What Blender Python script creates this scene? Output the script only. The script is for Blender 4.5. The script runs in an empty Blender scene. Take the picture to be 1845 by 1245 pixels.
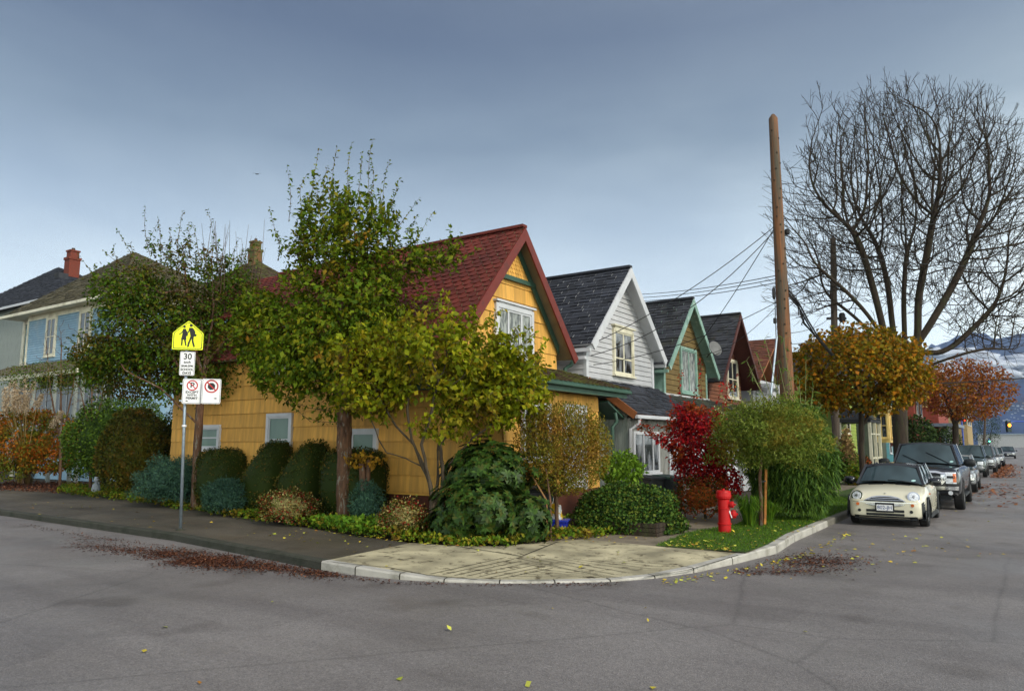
import bpy, bmesh, math, random
import numpy as np
from mathutils import Vector, Matrix
from mathutils.bvhtree import BVHTree
rad = math.radians
rng = np.random.default_rng(7)
random.seed(7)
scene = bpy.context.scene
COL = scene.collection

# ------------------------------------------------------------------ survey of the place
# The camera stands at the origin in the junction, 1.9 m up. World Y runs along the right-hand
# street, -X along the left-hand street.
W, H = 1845, 1245
F = 1328.0; HOR = 800.0; VPR = 1835.0; EYE = 1.9
PITCH = math.atan((HOR - H/2)/F); YAW = math.atan((VPR - W/2)/math.hypot(F, HOR - H/2))
FW0 = np.array([-math.sin(YAW), math.cos(YAW), 0.0]); RT = np.array([math.cos(YAW), math.sin(YAW), 0.0])
FWD = FW0*math.cos(PITCH) + np.array([0, 0, math.sin(PITCH)]); UPV = np.cross(RT, FWD)
CAM = np.array([0.0, 0.0, EYE])
def ray(x, y): return FWD*F + RT*(x - W/2) + UPV*(H/2 - y)
def gz(x, y, z=0.0):
    r = ray(x, y); return CAM + r*((z - EYE)/r[2])
def onX(x, y, c):
    r = ray(x, y); return CAM + r*(c/r[0])
def onY(x, y, c):
    r = ray(x, y); return CAM + r*(c/r[1])
def dpt(p): return float(np.dot(np.array(p)[:2], FW0[:2]))
def spot(px, Y, z=0.15):            # ground spot seen in column px at street coordinate Y
    p = onY(px, 850, Y); return np.array([p[0], Y, z])

# ------------------------------------------------------------------ objects and tags
ROOT = {}
def tag(o, label=None, cat=None, group=None, kind=None):
    if label: o['label'] = label
    if cat: o['category'] = cat
    if group: o['group'] = group
    if kind: o['kind'] = kind
    return o
def thing(name, label, cat, loc=(0, 0, 0), group=None, rotz=0.0, local=False, scale=1.0):
    o = bpy.data.objects.new(name, None); COL.objects.link(o)
    o.empty_display_size = 0.3
    o.location = loc; o.rotation_euler = (0, 0, rotz); o.scale = (scale,)*3
    ROOT[o] = np.zeros(3) if local else np.array(loc, float)
    return tag(o, label, cat, group)
def link(name, me, mats, parent=None, smooth=False):
    o = bpy.data.objects.new(name, me); COL.objects.link(o)
    for m in (mats if isinstance(mats, (list, tuple)) else [mats]): me.materials.append(m)
    if smooth: me.polygons.foreach_set('use_smooth', np.ones(len(me.polygons), bool))
    if parent is not None:
        o.parent = parent; ROOT[o] = ROOT[parent]
    else: ROOT[o] = np.zeros(3)
    return o
class MB:
    def __init__(s): s.v = []; s.f = []; s.m = []; s.mi = 0
    def vert(s, p): s.v.append((float(p[0]), float(p[1]), float(p[2]))); return len(s.v)-1
    def poly(s, pts):
        i = len(s.v)
        for p in pts: s.vert(p)
        s.f.append(tuple(range(i, i+len(pts)))); s.m.append(s.mi)
    def hexa(s, p):      # 8 pts: bottom 4 ccw, top 4 ccw
        i = len(s.v)
        for q in p: s.vert(q)
        for f in ((3,2,1,0),(4,5,6,7),(0,1,5,4),(1,2,6,5),(2,3,7,6),(3,0,4,7)):
            s.f.append(tuple(i+k for k in f)); s.m.append(s.mi)
    def box(s, a, b):
        (x0,y0,z0),(x1,y1,z1) = a, b
        s.hexa([(x0,y0,z0),(x1,y0,z0),(x1,y1,z0),(x0,y1,z0),(x0,y0,z1),(x1,y0,z1),(x1,y1,z1),(x0,y1,z1)])
    def fbox(s, fr, u0, u1, n0, n1, z0, z1):   # box in a wall frame
        P = lambda u, n, z: fr.p(u, z, n)
        s.hexa([P(u0,n1,z0),P(u1,n1,z0),P(u1,n0,z0),P(u0,n0,z0),P(u0,n1,z1),P(u1,n1,z1),P(u1,n0,z1),P(u0,n0,z1)])
    def beam(s, a, b, w, h, up=(0,0,1)):       # rectangular beam a->b, w sideways, h along up
        a = np.array(a, float); b = np.array(b, float); d = b-a; d /= np.linalg.norm(d)
        up = np.array(up, float); sd = np.cross(d, up); sd /= np.linalg.norm(sd); u = np.cross(sd, d)
        c = lambda o, i, j: o + sd*i*w/2 + u*j*h/2
        s.hexa([c(a,-1,-1),c(a,1,-1),c(b,1,-1),c(b,-1,-1),c(a,-1,1),c(a,1,1),c(b,1,1),c(b,-1,1)])
    def tube(s, pts, rs, n=8, cap=True):
        pts = [np.array(p, float) for p in pts]
        if not hasattr(rs, '__len__'): rs = [rs]*len(pts)
        base = len(s.v); ref = None
        for k, p in enumerate(pts):
            d = pts[min(k+1, len(pts)-1)] - pts[max(k-1, 0)]; d = d/(np.linalg.norm(d)+1e-9)
            if ref is None: ref = np.array([1.,0,0]) if abs(d[0]) < .8 else np.array([0,1.,0])
            a = np.cross(d, ref); a /= np.linalg.norm(a); b = np.cross(d, a); ref = np.cross(a, d)
            for j in range(n):
                t = 2*math.pi*j/n; s.vert(p + (a*math.cos(t)+b*math.sin(t))*rs[k])
        for k in range(len(pts)-1):
            for j in range(n):
                j2 = (j+1) % n
                s.f.append((base+k*n+j, base+k*n+j2, base+(k+1)*n+j2, base+(k+1)*n+j)); s.m.append(s.mi)
        if cap:
            s.f.append(tuple(base+j for j in range(n))[::-1]); s.m.append(s.mi)
            s.f.append(tuple(base+(len(pts)-1)*n+j for j in range(n))); s.m.append(s.mi)
    def lathe(s, prof, c=(0,0,0), n=20, axis=2, sgn=1):   # prof (r, h) from bottom to top
        base = len(s.v)
        for r, h in prof:
            for j in range(n):
                t = 2*math.pi*j/n; a, b = r*math.cos(t), r*math.sin(t)*sgn
                p = {2:(a,b,h), 1:(a,h,-b), 0:(h,a,b)}[axis]
                s.vert((c[0]+p[0], c[1]+p[1], c[2]+p[2]))
        for k in range(len(prof)-1):
            for j in range(n):
                j2 = (j+1) % n
                s.f.append((base+k*n+j, base+k*n+j2, base+(k+1)*n+j2, base+(k+1)*n+j)); s.m.append(s.mi)
        s.f.append(tuple(base+j for j in range(n))[::-1]); s.m.append(s.mi)
        s.f.append(tuple(base+(len(prof)-1)*n+j for j in range(n))); s.m.append(s.mi)
    def prism(s, pts, z0, z1):                # xy polygon (ccw)
        n = len(pts); i = len(s.v)
        for x, y in pts: s.vert((x, y, z0))
        for x, y in pts: s.vert((x, y, z1))
        s.f.append(tuple(i+k for k in range(n))[::-1]); s.m.append(s.mi)
        s.f.append(tuple(i+n+k for k in range(n))); s.m.append(s.mi)
        for k in range(n):
            k2 = (k+1) % n; s.f.append((i+k, i+k2, i+n+k2, i+n+k)); s.m.append(s.mi)
    def build(s, name, mats, parent=None, smooth=False, bevel=0, autos=False):
        sh = ROOT[parent] if parent is not None else np.zeros(3)
        v = np.array(s.v, float).reshape(-1, 3) - sh
        me = bpy.data.meshes.new(name); me.from_pydata(v.tolist(), [], s.f); me.update()
        o = link(name, me, mats, parent, smooth)
        if any(s.m): me.polygons.foreach_set('material_index', s.m)
        if bevel:
            bm = bmesh.new(); bm.from_mesh(me); bmesh.ops.remove_doubles(bm, verts=bm.verts, dist=1e-5)
            ed = [e for e in bm.edges if len(e.link_faces) == 2 and e.calc_face_angle(0) > 0.5]
            bmesh.ops.bevel(bm, geom=ed, offset=bevel, segments=2, profile=.5, affect='EDGES', clamp_overlap=True)
            bm.to_mesh(me); bm.free()
        return o
def raw(name, V, Fq, mat, parent=None, smooth=False, k=4, mi=None):
    """mesh from numpy arrays, faces all with k corners"""
    if parent is not None: V = V - ROOT[parent]
    me = bpy.data.meshes.new(name); me.vertices.add(len(V)); me.vertices.foreach_set('co', V.astype(np.float32).ravel())
    me.loops.add(Fq.size); me.loops.foreach_set('vertex_index', Fq.astype(np.int32).ravel())
    me.polygons.add(len(Fq)); me.polygons.foreach_set('loop_start', np.arange(0, Fq.size, k, dtype=np.int32))
    me.polygons.foreach_set('loop_total', np.full(len(Fq), k, np.int32))
    me.update(calc_edges=True); me.validate()
    o = link(name, me, mat, parent, smooth)
    if mi is not None: me.polygons.foreach_set('material_index', mi.astype(np.int32))
    return o

# ------------------------------------------------------------------ materials
def nodes(m):
    m.use_nodes = True; nt = m.node_tree; nt.nodes.clear(); return nt, nt.nodes, nt.links
def ramp(N, stops, interp='LINEAR'):
    r = N.new('ShaderNodeValToRGB'); r.color_ramp.interpolation = interp
    el = r.color_ramp.elements
    while len(el) > 1: el.remove(el[0])
    el[0].position = stops[0][0]; el[0].color = (*stops[0][1], 1)
    for p, c in stops[1:]:
        e = el.new(p); e.color = (*c, 1)
    return r
def mat(name, col, rough=.7, metal=0., var=.12, nscale=3., dirt=None, dscale=1.2, dlo=.5, dhi=.7, bump=0., bscale=40., spec=.4,
        coat=0., island=0., emit=None, stretch=None, trans=0.):
    """procedural surface: base colour with soft noise variation, optional dirt patches and bump"""
    m = bpy.data.materials.new(name); nt, N, L = nodes(m)
    out = N.new('ShaderNodeOutputMaterial'); b = N.new('ShaderNodeBsdfPrincipled'); L.new(b.outputs[0], out.inputs[0])
    tc = N.new('ShaderNodeTexCoord'); mp = N.new('ShaderNodeMapping'); L.new(tc.outputs['Object'], mp.inputs[0])
    if stretch: mp.inputs['Scale'].default_value = stretch
    n1 = N.new('ShaderNodeTexNoise'); n1.inputs['Scale'].default_value = nscale; n1.inputs['Detail'].default_value = 6
    L.new(mp.outputs[0], n1.inputs[0])
    lo = tuple(max(0, c*(1-var*1.6)) for c in col); hi = tuple(min(1, c*(1+var)) for c in col)
    r = ramp(N, [(.3, lo), (.7, hi)]); L.new(n1.outputs[0], r.inputs[0]); c = r.outputs[0]
    if island:
        g = N.new('ShaderNodeNewGeometry'); hs = N.new('ShaderNodeHueSaturation'); mr = N.new('ShaderNodeMapRange')
        mr.inputs[3].default_value = 1-island; mr.inputs[4].default_value = 1+island
        L.new(g.outputs['Random Per Island'], mr.inputs[0]); L.new(mr.outputs[0], hs.inputs['Value']); L.new(c, hs.inputs['Color']); c = hs.outputs[0]
    if dirt is not None:
        n2 = N.new('ShaderNodeTexNoise'); n2.inputs['Scale'].default_value = dscale; n2.inputs['Detail'].default_value = 8; n2.inputs['Roughness'].default_value = .65
        L.new(mp.outputs[0], n2.inputs[0]); r2 = ramp(N, [(dlo, (0,0,0)), (dhi, (1,1,1))]); L.new(n2.outputs[0], r2.inputs[0])
        mx = N.new('ShaderNodeMix'); mx.data_type = 'RGBA'; L.new(r2.outputs[0], mx.inputs[0]); L.new(c, mx.inputs[6]); mx.inputs[7].default_value = (*dirt, 1); c = mx.outputs[2]
    L.new(c, b.inputs['Base Color'])
    b.inputs['Roughness'].default_value = rough; b.inputs['Metallic'].default_value = metal
    b.inputs['Specular IOR Level'].default_value = spec; b.inputs['Coat Weight'].default_value = coat
    b.inputs['Transmission Weight'].default_value = trans
    if emit: b.inputs['Emission Color'].default_value = (*emit[0], 1); b.inputs['Emission Strength'].default_value = emit[1]
    if bump:
        nb = N.new('ShaderNodeTexNoise'); nb.inputs['Scale'].default_value = bscale; nb.inputs['Detail'].default_value = 4
        L.new(mp.outputs[0], nb.inputs[0]); bp = N.new('ShaderNodeBump'); bp.inputs['Strength'].default_value = bump; bp.inputs['Distance'].default_value = .02
        L.new(nb.outputs[0], bp.inputs['Height']); L.new(bp.outputs[0], b.inputs['Normal'])
    return m
def leafmat(name, cols, patch=None, pscale=.8, plo=.5, phi=.62, tl=.28, rough=.62, spec=.12):
    """each leaf picks its own colour from cols; patch colours come in clumps"""
    m = bpy.data.materials.new(name); nt, N, L = nodes(m)
    out = N.new('ShaderNodeOutputMaterial'); g = N.new('ShaderNodeNewGeometry')
    n = len(cols); r = ramp(N, [((i)/n, c) for i, c in enumerate(cols)], 'CONSTANT'); L.new(g.outputs['Random Per Island'], r.inputs[0]); c = r.outputs[0]
    tc = N.new('ShaderNodeTexCoord')
    if patch:
        r3 = ramp(N, [((i)/len(patch), q) for i, q in enumerate(patch)], 'CONSTANT')
        ml = N.new('ShaderNodeMath'); ml.operation = 'MULTIPLY'; ml.inputs[1].default_value = 7.31; L.new(g.outputs['Random Per Island'], ml.inputs[0])
        fr = N.new('ShaderNodeMath'); fr.operation = 'FRACT'; L.new(ml.outputs[0], fr.inputs[0]); L.new(fr.outputs[0], r3.inputs[0])
        n2 = N.new('ShaderNodeTexNoise'); n2.inputs['Scale'].default_value = pscale; n2.inputs['Detail'].default_value = 3; L.new(tc.outputs['Object'], n2.inputs[0])
        r2 = ramp(N, [(plo, (0,0,0)), (phi, (1,1,1))]); L.new(n2.outputs[0], r2.inputs[0])
        mx = N.new('ShaderNodeMix'); mx.data_type = 'RGBA'; L.new(r2.outputs[0], mx.inputs[0]); L.new(c, mx.inputs[6]); L.new(r3.outputs[0], mx.inputs[7]); c = mx.outputs[2]
    b = N.new('ShaderNodeBsdfPrincipled'); L.new(c, b.inputs['Base Color']); b.inputs['Roughness'].default_value = rough; b.inputs['Specular IOR Level'].default_value = spec
    t = N.new('ShaderNodeBsdfTranslucent'); L.new(c, t.inputs[0]); ms = N.new('ShaderNodeMixShader'); ms.inputs[0].default_value = tl
    L.new(b.outputs[0], ms.inputs[1]); L.new(t.outputs[0], ms.inputs[2]); L.new(ms.outputs[0], out.inputs[0])
    return m
def glassmat(name, inner, rough=.06, curtain_reflect=None, cs=14., refl=.5):
    m = bpy.data.materials.new(name); nt, N, L = nodes(m)
    out = N.new('ShaderNodeOutputMaterial'); b = N.new('ShaderNodeBsdfPrincipled'); L.new(b.outputs[0], out.inputs[0])
    tc = N.new('ShaderNodeTexCoord'); mp = N.new('ShaderNodeMapping'); L.new(tc.outputs['Object'], mp.inputs[0]); mp.inputs['Scale'].default_value = (1,1,.3)
    n1 = N.new('ShaderNodeTexNoise'); n1.inputs['Scale'].default_value = cs if curtain_reflect else 2.; L.new(mp.outputs[0], n1.inputs[0])
    r = ramp(N, [(.4, inner), (.6, curtain_reflect or tuple(min(1, c*2.2) for c in inner))]); L.new(n1.outputs[0], r.inputs[0]); L.new(r.outputs[0], b.inputs['Base Color'])  # second tone serves curtains and reflections painted into the pane
    b.inputs['Roughness'].default_value = rough; b.inputs['Specular IOR Level'].default_value = refl
    return m

# ------------------------------------------------------------------ 2-D clipping, walls, roofs
class Frame:      # a vertical wall plane: origin, horizontal direction u, outward normal n
    def __init__(s, o, u, n): s.o = np.array(o, float); s.u = np.array(u, float); s.n = np.array(n, float)
    def p(s, u, z, n=0.): return s.o + s.u*u + s.n*n + np.array([0, 0, z])
def clip(poly, a, b, c):    # keep a*x+b*y<=c
    out = []
    for i in range(len(poly)):
        p, q = poly[i], poly[(i+1) % len(poly)]
        dp, dq = a*p[0]+b*p[1]-c, a*q[0]+b*q[1]-c
        if dp <= 0: out.append(p)
        if (dp < 0 < dq) or (dq < 0 < dp):
            t = dp/(dp-dq); out.append((p[0]+(q[0]-p[0])*t, p[1]+(q[1]-p[1])*t))
    return out
def clipconv(sub, con):     # con ccw convex
    for i in range(len(con)):
        (x0, y0), (x1, y1) = con[i], con[(i+1) % len(con)]
        a, b = (y1-y0), -(x1-x0); sub = clip(sub, a, b, a*x0+b*y0)
        if len(sub) < 3: return []
    return sub
def siding(mb, fr, poly, course, gap=.011, out=.022, tabw=0, z0=0.):
    """courses of boards or shakes; each course leans out at its lower edge and leaves a real groove"""
    zmin = min(p[1] for p in poly); zmax = max(p[1] for p in poly); k = 0
    z = z0 if z0 else zmin
    while z < zmax:
        q = clip(clip(poly, 0, -1, -(max(z, zmin)+gap)), 0, 1, min(z+course, zmax))
        if len(q) >= 3:
            cells = [q]
            if tabw:
                cells = []; u0 = min(p[0] for p in q); u1 = max(p[0] for p in q); u = u0 - random.random()*tabw
                while u < u1:
                    w = tabw*random.uniform(.6, 1.4); c = clip(clip(q, -1, 0, -u-.002), 1, 0, u+w-.0008)
                    if len(c) >= 3: cells.append(c)
                    u += w
            for c in cells:
                lo = min(p[1] for p in c); oo = out*random.uniform(.85, 1.15)
                off = lambda p: oo*(1-(p[1]-z)/course)+.004
                mb.poly([fr.p(p[0], p[1], off(p)) for p in c])
                e = [p for p in c if abs(p[1]-lo) < 1e-4]
                if len(e) >= 2:
                    a, b = min(e), max(e); mb.poly([fr.p(a[0], a[1], off(a)), fr.p(a[0], a[1], -.02), fr.p(b[0], b[1], -.02), fr.p(b[0], b[1], off(b))])
        z += course; k += 1
def tiles(mb, o, u, v, poly, ex, w, style='tab', lift=.022, jit=.0):
    """roof covering on plane o + a*u + b*v (b up the slope); poly is a convex ccw outline in (a, b)"""
    o = np.array(o, float); u = np.array(u, float); v = np.array(v, float); n = np.cross(u, v); n /= np.linalg.norm(n)
    if n[2] < 0: n = -n
    b0 = min(p[1] for p in poly); b1 = max(p[1] for p in poly); a0 = min(p[0] for p in poly); a1 = max(p[0] for p in poly)
    r = 0; b = b0
    while b < b1:
        a = a0 - w*(.5 if r % 2 else 0) - w*(random.random() if style == 'lam' else 0)
        while a < a1:
            ww = w*(random.uniform(.5, 1.6) if style == 'lam' else 1.)
            dz = random.uniform(-jit, jit)
            if style == 'hex': t = [(a+.01, b+ex*.45), (a+ww*.27, b), (a+ww*.73, b), (a+ww-.01, b+ex*.45), (a+ww-.01, b+ex*1.3), (a+.01, b+ex*1.3)]
            elif style == 'scale': t = [(a+.004, b+ex*.4), (a+ww*.15, b+ex*.12), (a+ww*.5, b), (a+ww*.85, b+ex*.12), (a+ww-.004, b+ex*.4), (a+ww-.004, b+ex*1.2), (a+.004, b+ex*1.2)]
            else: t = [(a+.003, b), (a+ww-.003, b), (a+ww-.003, b+ex*1.08), (a+.003, b+ex*1.08)]
            lf = lift*(random.choice((.6, 1.5)) if style == 'lam' else 1)
            q = clipconv(t, poly)
            if len(q) >= 3:
                top = [o+u*p[0]+v*p[1]+n*(lf*(1-(p[1]-b)/(ex*1.3))+.004+dz) for p in q]; mb.poly(top)
                lo = min(p[1] for p in q)
                for i in range(len(q)):
                    i2 = (i+1) % len(q)
                    if q[i][1] < b+ex*.5 and q[i2][1] < b+ex*.5:
                        mb.poly([top[i], o+u*q[i][0]+v*q[i][1]-n*.004, o+u*q[i2][0]+v*q[i2][1]-n*.004, top[i2]])
            a += ww
        b += ex; r += 1
def slab(mb, o, u, v, poly, th=.1):      # roof deck under the covering
    o = np.array(o, float); u = np.array(u, float); v = np.array(v, float); n = np.cross(u, v); n /= np.linalg.norm(n)
    if n[2] < 0: n = -n
    m = len(poly); i = len(mb.v)
    for p in poly: mb.vert(o+u*p[0]+v*p[1])
    for p in poly: mb.vert(o+u*p[0]+v*p[1]-n*th)
    mb.f.append(tuple(range(i, i+m))); mb.m.append(mb.mi); mb.f.append(tuple(range(i+m, i+2*m))[::-1]); mb.m.append(mb.mi)
    for k in range(m):
        k2 = (k+1) % m; mb.f.append((i+k, i+m+k, i+m+k2, i+k2)); mb.m.append(mb.mi)
def window(parent, fr, u0, u1, z0, z1, frame, pane, trim=.1, vb=(), hb=(), sash=.045, proud=.085, sill=True, label=None, head=0.):
    f = MB()
    f.fbox(fr, u0-trim, u0, 0, proud, z0-trim*.6, z1+trim); f.fbox(fr, u1, u1+trim, 0, proud, z0-trim*.6, z1+trim)
    f.fbox(fr, u0, u1, 0, proud+.004, z1, z1+trim+head); f.fbox(fr, u0, u1, 0, proud-.004, z0-trim*.6, z0)
    if head: f.fbox(fr, u0-trim-.04, u1+trim+.04, 0, proud+.05, z1+trim+head+.001, z1+trim+head+.05)
    w = parent_obj = f.build('window', frame, parent)
    if label: w['label'] = label
    s = MB(); d = .066
    s.fbox(fr, u0+.001, u0+sash, .0, d, z0+.001, z1-.001); s.fbox(fr, u1-sash, u1-.001, .0, d, z0+.001, z1-.001)
    s.fbox(fr, u0+sash, u1-sash, .0, d, z0+.001, z0+sash); s.fbox(fr, u0+sash, u1-sash, .0, d, z1-sash, z1-.001)
    for t in vb:
        c = u0+(u1-u0)*t; s.fbox(fr, c-sash*.6, c+sash*.6, .005, d-.003, z0+sash, z1-sash)
    for t in hb:
        c = z0+(z1-z0)*t; s.fbox(fr, u0+sash, u1-sash, .0, d-.006, c-sash*.5, c+sash*.5)
    s.build('sash', frame, w)
    if sill:
        k = MB(); k.fbox(fr, u0-trim-.03, u1+trim+.03, 0, proud+.05, z0-trim*.6-.05, z0-trim*.6-.001); k.build('sill', frame, w)
    g = MB(); g.poly([fr.p(u0+sash*.5, z0+sash*.5, .044), fr.p(u1-sash*.5, z0+sash*.5, .044), fr.p(u1-sash*.5, z1-sash*.5, .044), fr.p(u0+sash*.5, z1-sash*.5, .044)])
    g.build('pane', pane, w)
    return w
def downpipe(parent, pts, m, r=.045):
    b = MB(); b.tube(pts, r, 8); return b.build('downpipe', m, parent, smooth=True)
# ------------------------------------------------------------------ foliage
def unit(a): return a/(np.linalg.norm(a, axis=-1, keepdims=True)+1e-9)
def leaves(name, mt, parent, P, out=None, size=.07, asp=.5, droop=.3, wout=.6, var=.35, fold=.12, axis=None, waxis=.0, rnd=.9):
    """P: (N,3) leaf bases; out: outward direction of the crown there"""
    n = len(P); P = np.asarray(P, float)
    if out is None: out = np.zeros((n, 3))
    a = unit(rng.normal(size=(n, 3))*rnd + out*.5 + np.array([0, 0, -droop]) + (axis*waxis if axis is not None else 0))
    nn = rng.normal(size=(n, 3))*.55 + out*wout + np.array([0, 0, .45])
    s = unit(np.cross(a, nn)); nn = np.cross(s, a)
    L = (size*(1+rng.uniform(-var, var, n)))[:, None]; w = L*asp*.5
    V = np.stack([P, P+a*L*.45+s*w+nn*L*fold, P+a*L-nn*L*fold*.6, P+a*L*.45-s*w+nn*L*fold], 1).reshape(-1, 3)
    return raw(name, V, np.arange(4*n).reshape(n, 4), mt, parent)
def blobdir(n): return unit(rng.normal(size=(n, 3)))
class Noise3:
    def __init__(s, k=7, f=1.5, seed=0):
        r = np.random.default_rng(seed); s.k = unit(r.normal(size=(k, 3)))*f*r.uniform(.6, 2.2, (k, 1)); s.p = r.uniform(0, 6.3, k)
    def __call__(s, X): return np.sin(X@s.k.T + s.p).mean(-1)*1.6
def shell(n, c, r, lump=.18, thick=.22, seed=0, f=3., flat=None, low=-.75):
    """points near the surface of a lumpy ellipsoid; returns positions and outward directions"""
    d = blobdir(int(n*1.4)); d = d[d[:, 2] > low][:n]
    nz = Noise3(9, f, seed); k = 1 + lump*nz(d*2)
    k = k*(1 - thick*rng.random(len(d))**1.6)
    P = d*np.array(r)*k[:, None]
    if flat is not None: P[:, 2] = np.minimum(P[:, 2], flat)
    return P + np.array(c), unit(d/np.array(r))
def core(mb, c, r, k=.72, lump=.18, seed=0, f=3., flat=None):
    """solid core added inside a dense bush to block sight and light through it"""
    nz = Noise3(9, f, seed); base = len(mb.v); nu, nv = 18, 10
    for i in range(nv+1):
        ph = math.pi*i/nv
        for j in range(nu):
            t = 2*math.pi*j/nu; d = np.array([math.sin(ph)*math.cos(t), math.sin(ph)*math.sin(t), math.cos(ph)])
            p = d*np.array(r)*k*(1+lump*float(nz(d[None]*2)[0])) * random.uniform(.93, 1.05)
            if flat is not None: p[2] = min(p[2], flat*.85)
            mb.vert(p+np.array(c))
    for i in range(nv):
        for j in range(nu):
            j2 = (j+1) % nu; mb.f.append((base+i*nu+j, base+(i+1)*nu+j, base+(i+1)*nu+j2, base+i*nu+j2)); mb.m.append(mb.mi)
def branchmesh(name, mt, parent, nodes, par, r, sides=5, big=.05):
    """tapered limbs through a node tree"""
    N = np.array(nodes); n = len(N); par = np.array(par); d = np.zeros((n, 3))
    d[1:] = N[1:] - N[np.maximum(par[1:], 0)]; d[par < 0] = (0, 0, 1); d = unit(d)
    ch = [[] for _ in range(n)]
    for i in range(n):
        if par[i] >= 0: ch[par[i]].append(i)
    for i in range(n):        # smooth direction at joints
        if ch[i]:
            m = max(ch[i], key=lambda q: r[q]); dm = N[m]-N[i]; d[i] = unit(d[i]+unit(dm))
    main = np.full(n, -1)
    for i in range(n):
        if ch[i]: main[i] = max(ch[i], key=lambda q: r[q])
    V = []; Fc = []; cnt = 0
    def ring(p, dd, rr, k):
        ref = np.array([1., 0, 0]) if abs(dd[0]) < .75 else np.array([0, 1., 0])
        a = unit(np.cross(dd, ref)); b = np.cross(dd, a); t = np.arange(k)*2*math.pi/k
        return p + (np.cos(t)[:, None]*a + np.sin(t)[:, None]*b)*rr
    for i in range(n):
        if par[i] < 0: continue
        q = par[i]; k = 3 if r[i] < big*.4 else (sides if r[i] < big*2.5 else 9)
        dq = d[q] if main[q] == i else d[i]; rq = r[q] if main[q] == i else min(r[q], r[i]*1.25)
        di = d[i]
        if abs(dq[0]) < .75 and abs(di[0]) >= .75: di = dq
        elif abs(dq[0]) >= .75 and abs(di[0]) < .75: dq = di
        V.append(ring(N[q], dq, rq, k)); V.append(ring(N[i], di, r[i], k))
        for j in range(k):
            j2 = (j+1) % k; Fc.append((cnt+j, cnt+j2, cnt+k+j2, cnt+k+j))
        cnt += 2*k
    return raw(name, np.concatenate(V), np.array(Fc), mt, parent, smooth=True)
def piper(nodes, par, tip, rmax, e=2.3):
    n = len(nodes); s = np.zeros(n); has = np.zeros(n, bool)
    for i in range(n-1, -1, -1):
        if not has[i]: s[i] = tip**e
        if par[i] >= 0: s[par[i]] += s[i]; has[par[i]] = True
    r = s**(1/e); k = rmax/r[0]
    return tip*(r/tip)**(math.log(rmax/tip)/math.log(r[0]/tip))
def colonise(skel, A, D, kill, infl=2.0, trop=.15, jit=.15, iters=150):
    """space colonisation: limbs grow from the skeleton (list of polylines, the first starts at the ground) to the points A"""
    nodes = []; par = []
    for pl_ in skel:
        pts = [np.array(p, float) for p in pl_]
        if nodes:
            dd = [np.linalg.norm(q-pts[0]) for q in nodes]; last = int(np.argmin(dd)); start = nodes[last]; pts = [start]+pts[1:]
        else: nodes.append(pts[0]); par.append(-1); last = 0
        for a, b in zip(pts[:-1], pts[1:]):
            m = max(1, int(np.linalg.norm(b-a)/D))
            for k in range(1, m+1):
                nodes.append(a+(b-a)*k/m + rng.normal(size=3)*D*.04); par.append(last); last = len(nodes)-1
    A = np.array(A); M = np.array(nodes)
    dist = np.full(len(A), 1e9); near = np.zeros(len(A), int)
    for s0 in range(0, len(M), 200):
        q = np.linalg.norm(A[:, None]-M[None, s0:s0+200], axis=2); j = q.argmin(1); v = q[np.arange(len(A)), j]; u = v < dist; dist[u] = v[u]; near[u] = j[u]+s0
    for it in range(iters):
        act = dist < infl
        if not act.any(): break
        src, inv = np.unique(near[act], return_inverse=True); vec = unit(A[act]-np.array(nodes)[near[act]])
        acc = np.zeros((len(src), 3)); np.add.at(acc, inv, vec)
        new = np.array(nodes)[src] + D*unit(unit(acc)+np.array([0, 0, trop])+rng.normal(size=acc.shape)*jit)
        i0 = len(nodes); nodes.extend(list(new)); par.extend(list(src))
        q = np.linalg.norm(A[:, None]-new[None], axis=2); j = q.argmin(1); v = q[np.arange(len(A)), j]; u = v < dist; dist[u] = v[u]; near[u] = j[u]+i0
        keep = dist > kill; A, dist, near = A[keep], dist[keep], near[keep]
        if len(A) == 0: break
    return nodes, [int(x) for x in par]
def ellpts(n, c, r, hollow=.0):
    d = blobdir(n)*(hollow**3+(1-hollow**3)*rng.random((n, 1)))**(1/3); return d*np.array(r)+np.array(c)
def tippts(nodes, par, r, rlim, per, spread):
    """leaf positions scattered along the thin twigs"""
    N = np.array(nodes); idx = np.array([i for i in range(1, len(N)) if r[i] < rlim]); P = np.repeat(idx, per)
    t = rng.random((len(P), 1)); q = N[np.array(par)[P]]; return q+(N[P]-q)*t + rng.normal(size=(len(P), 3))*spread
def sprig(base, tip, n, size, mb, leafP, leafA, r=.008, bend=.1):
    """an upright shoot with leaves in two ranks"""
    base = np.array(base, float); tip = np.array(tip, float); d = tip-base; off = rng.normal(size=3)*bend*np.linalg.norm(d)*.5
    pts = [base+d*t+off*math.sin(math.pi*t) for t in np.linspace(0, 1, 6)]; mb.tube(pts, [r*(1-.6*t) for t in np.linspace(0, 1, 6)], 4, cap=False)
    for t in np.linspace(.12, 1, n):
        p = base+d*t+off*math.sin(math.pi*t); leafP.append(p); a = rng.normal(size=3); a[2] = abs(a[2])*.3-.2; leafA.append(a)
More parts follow.
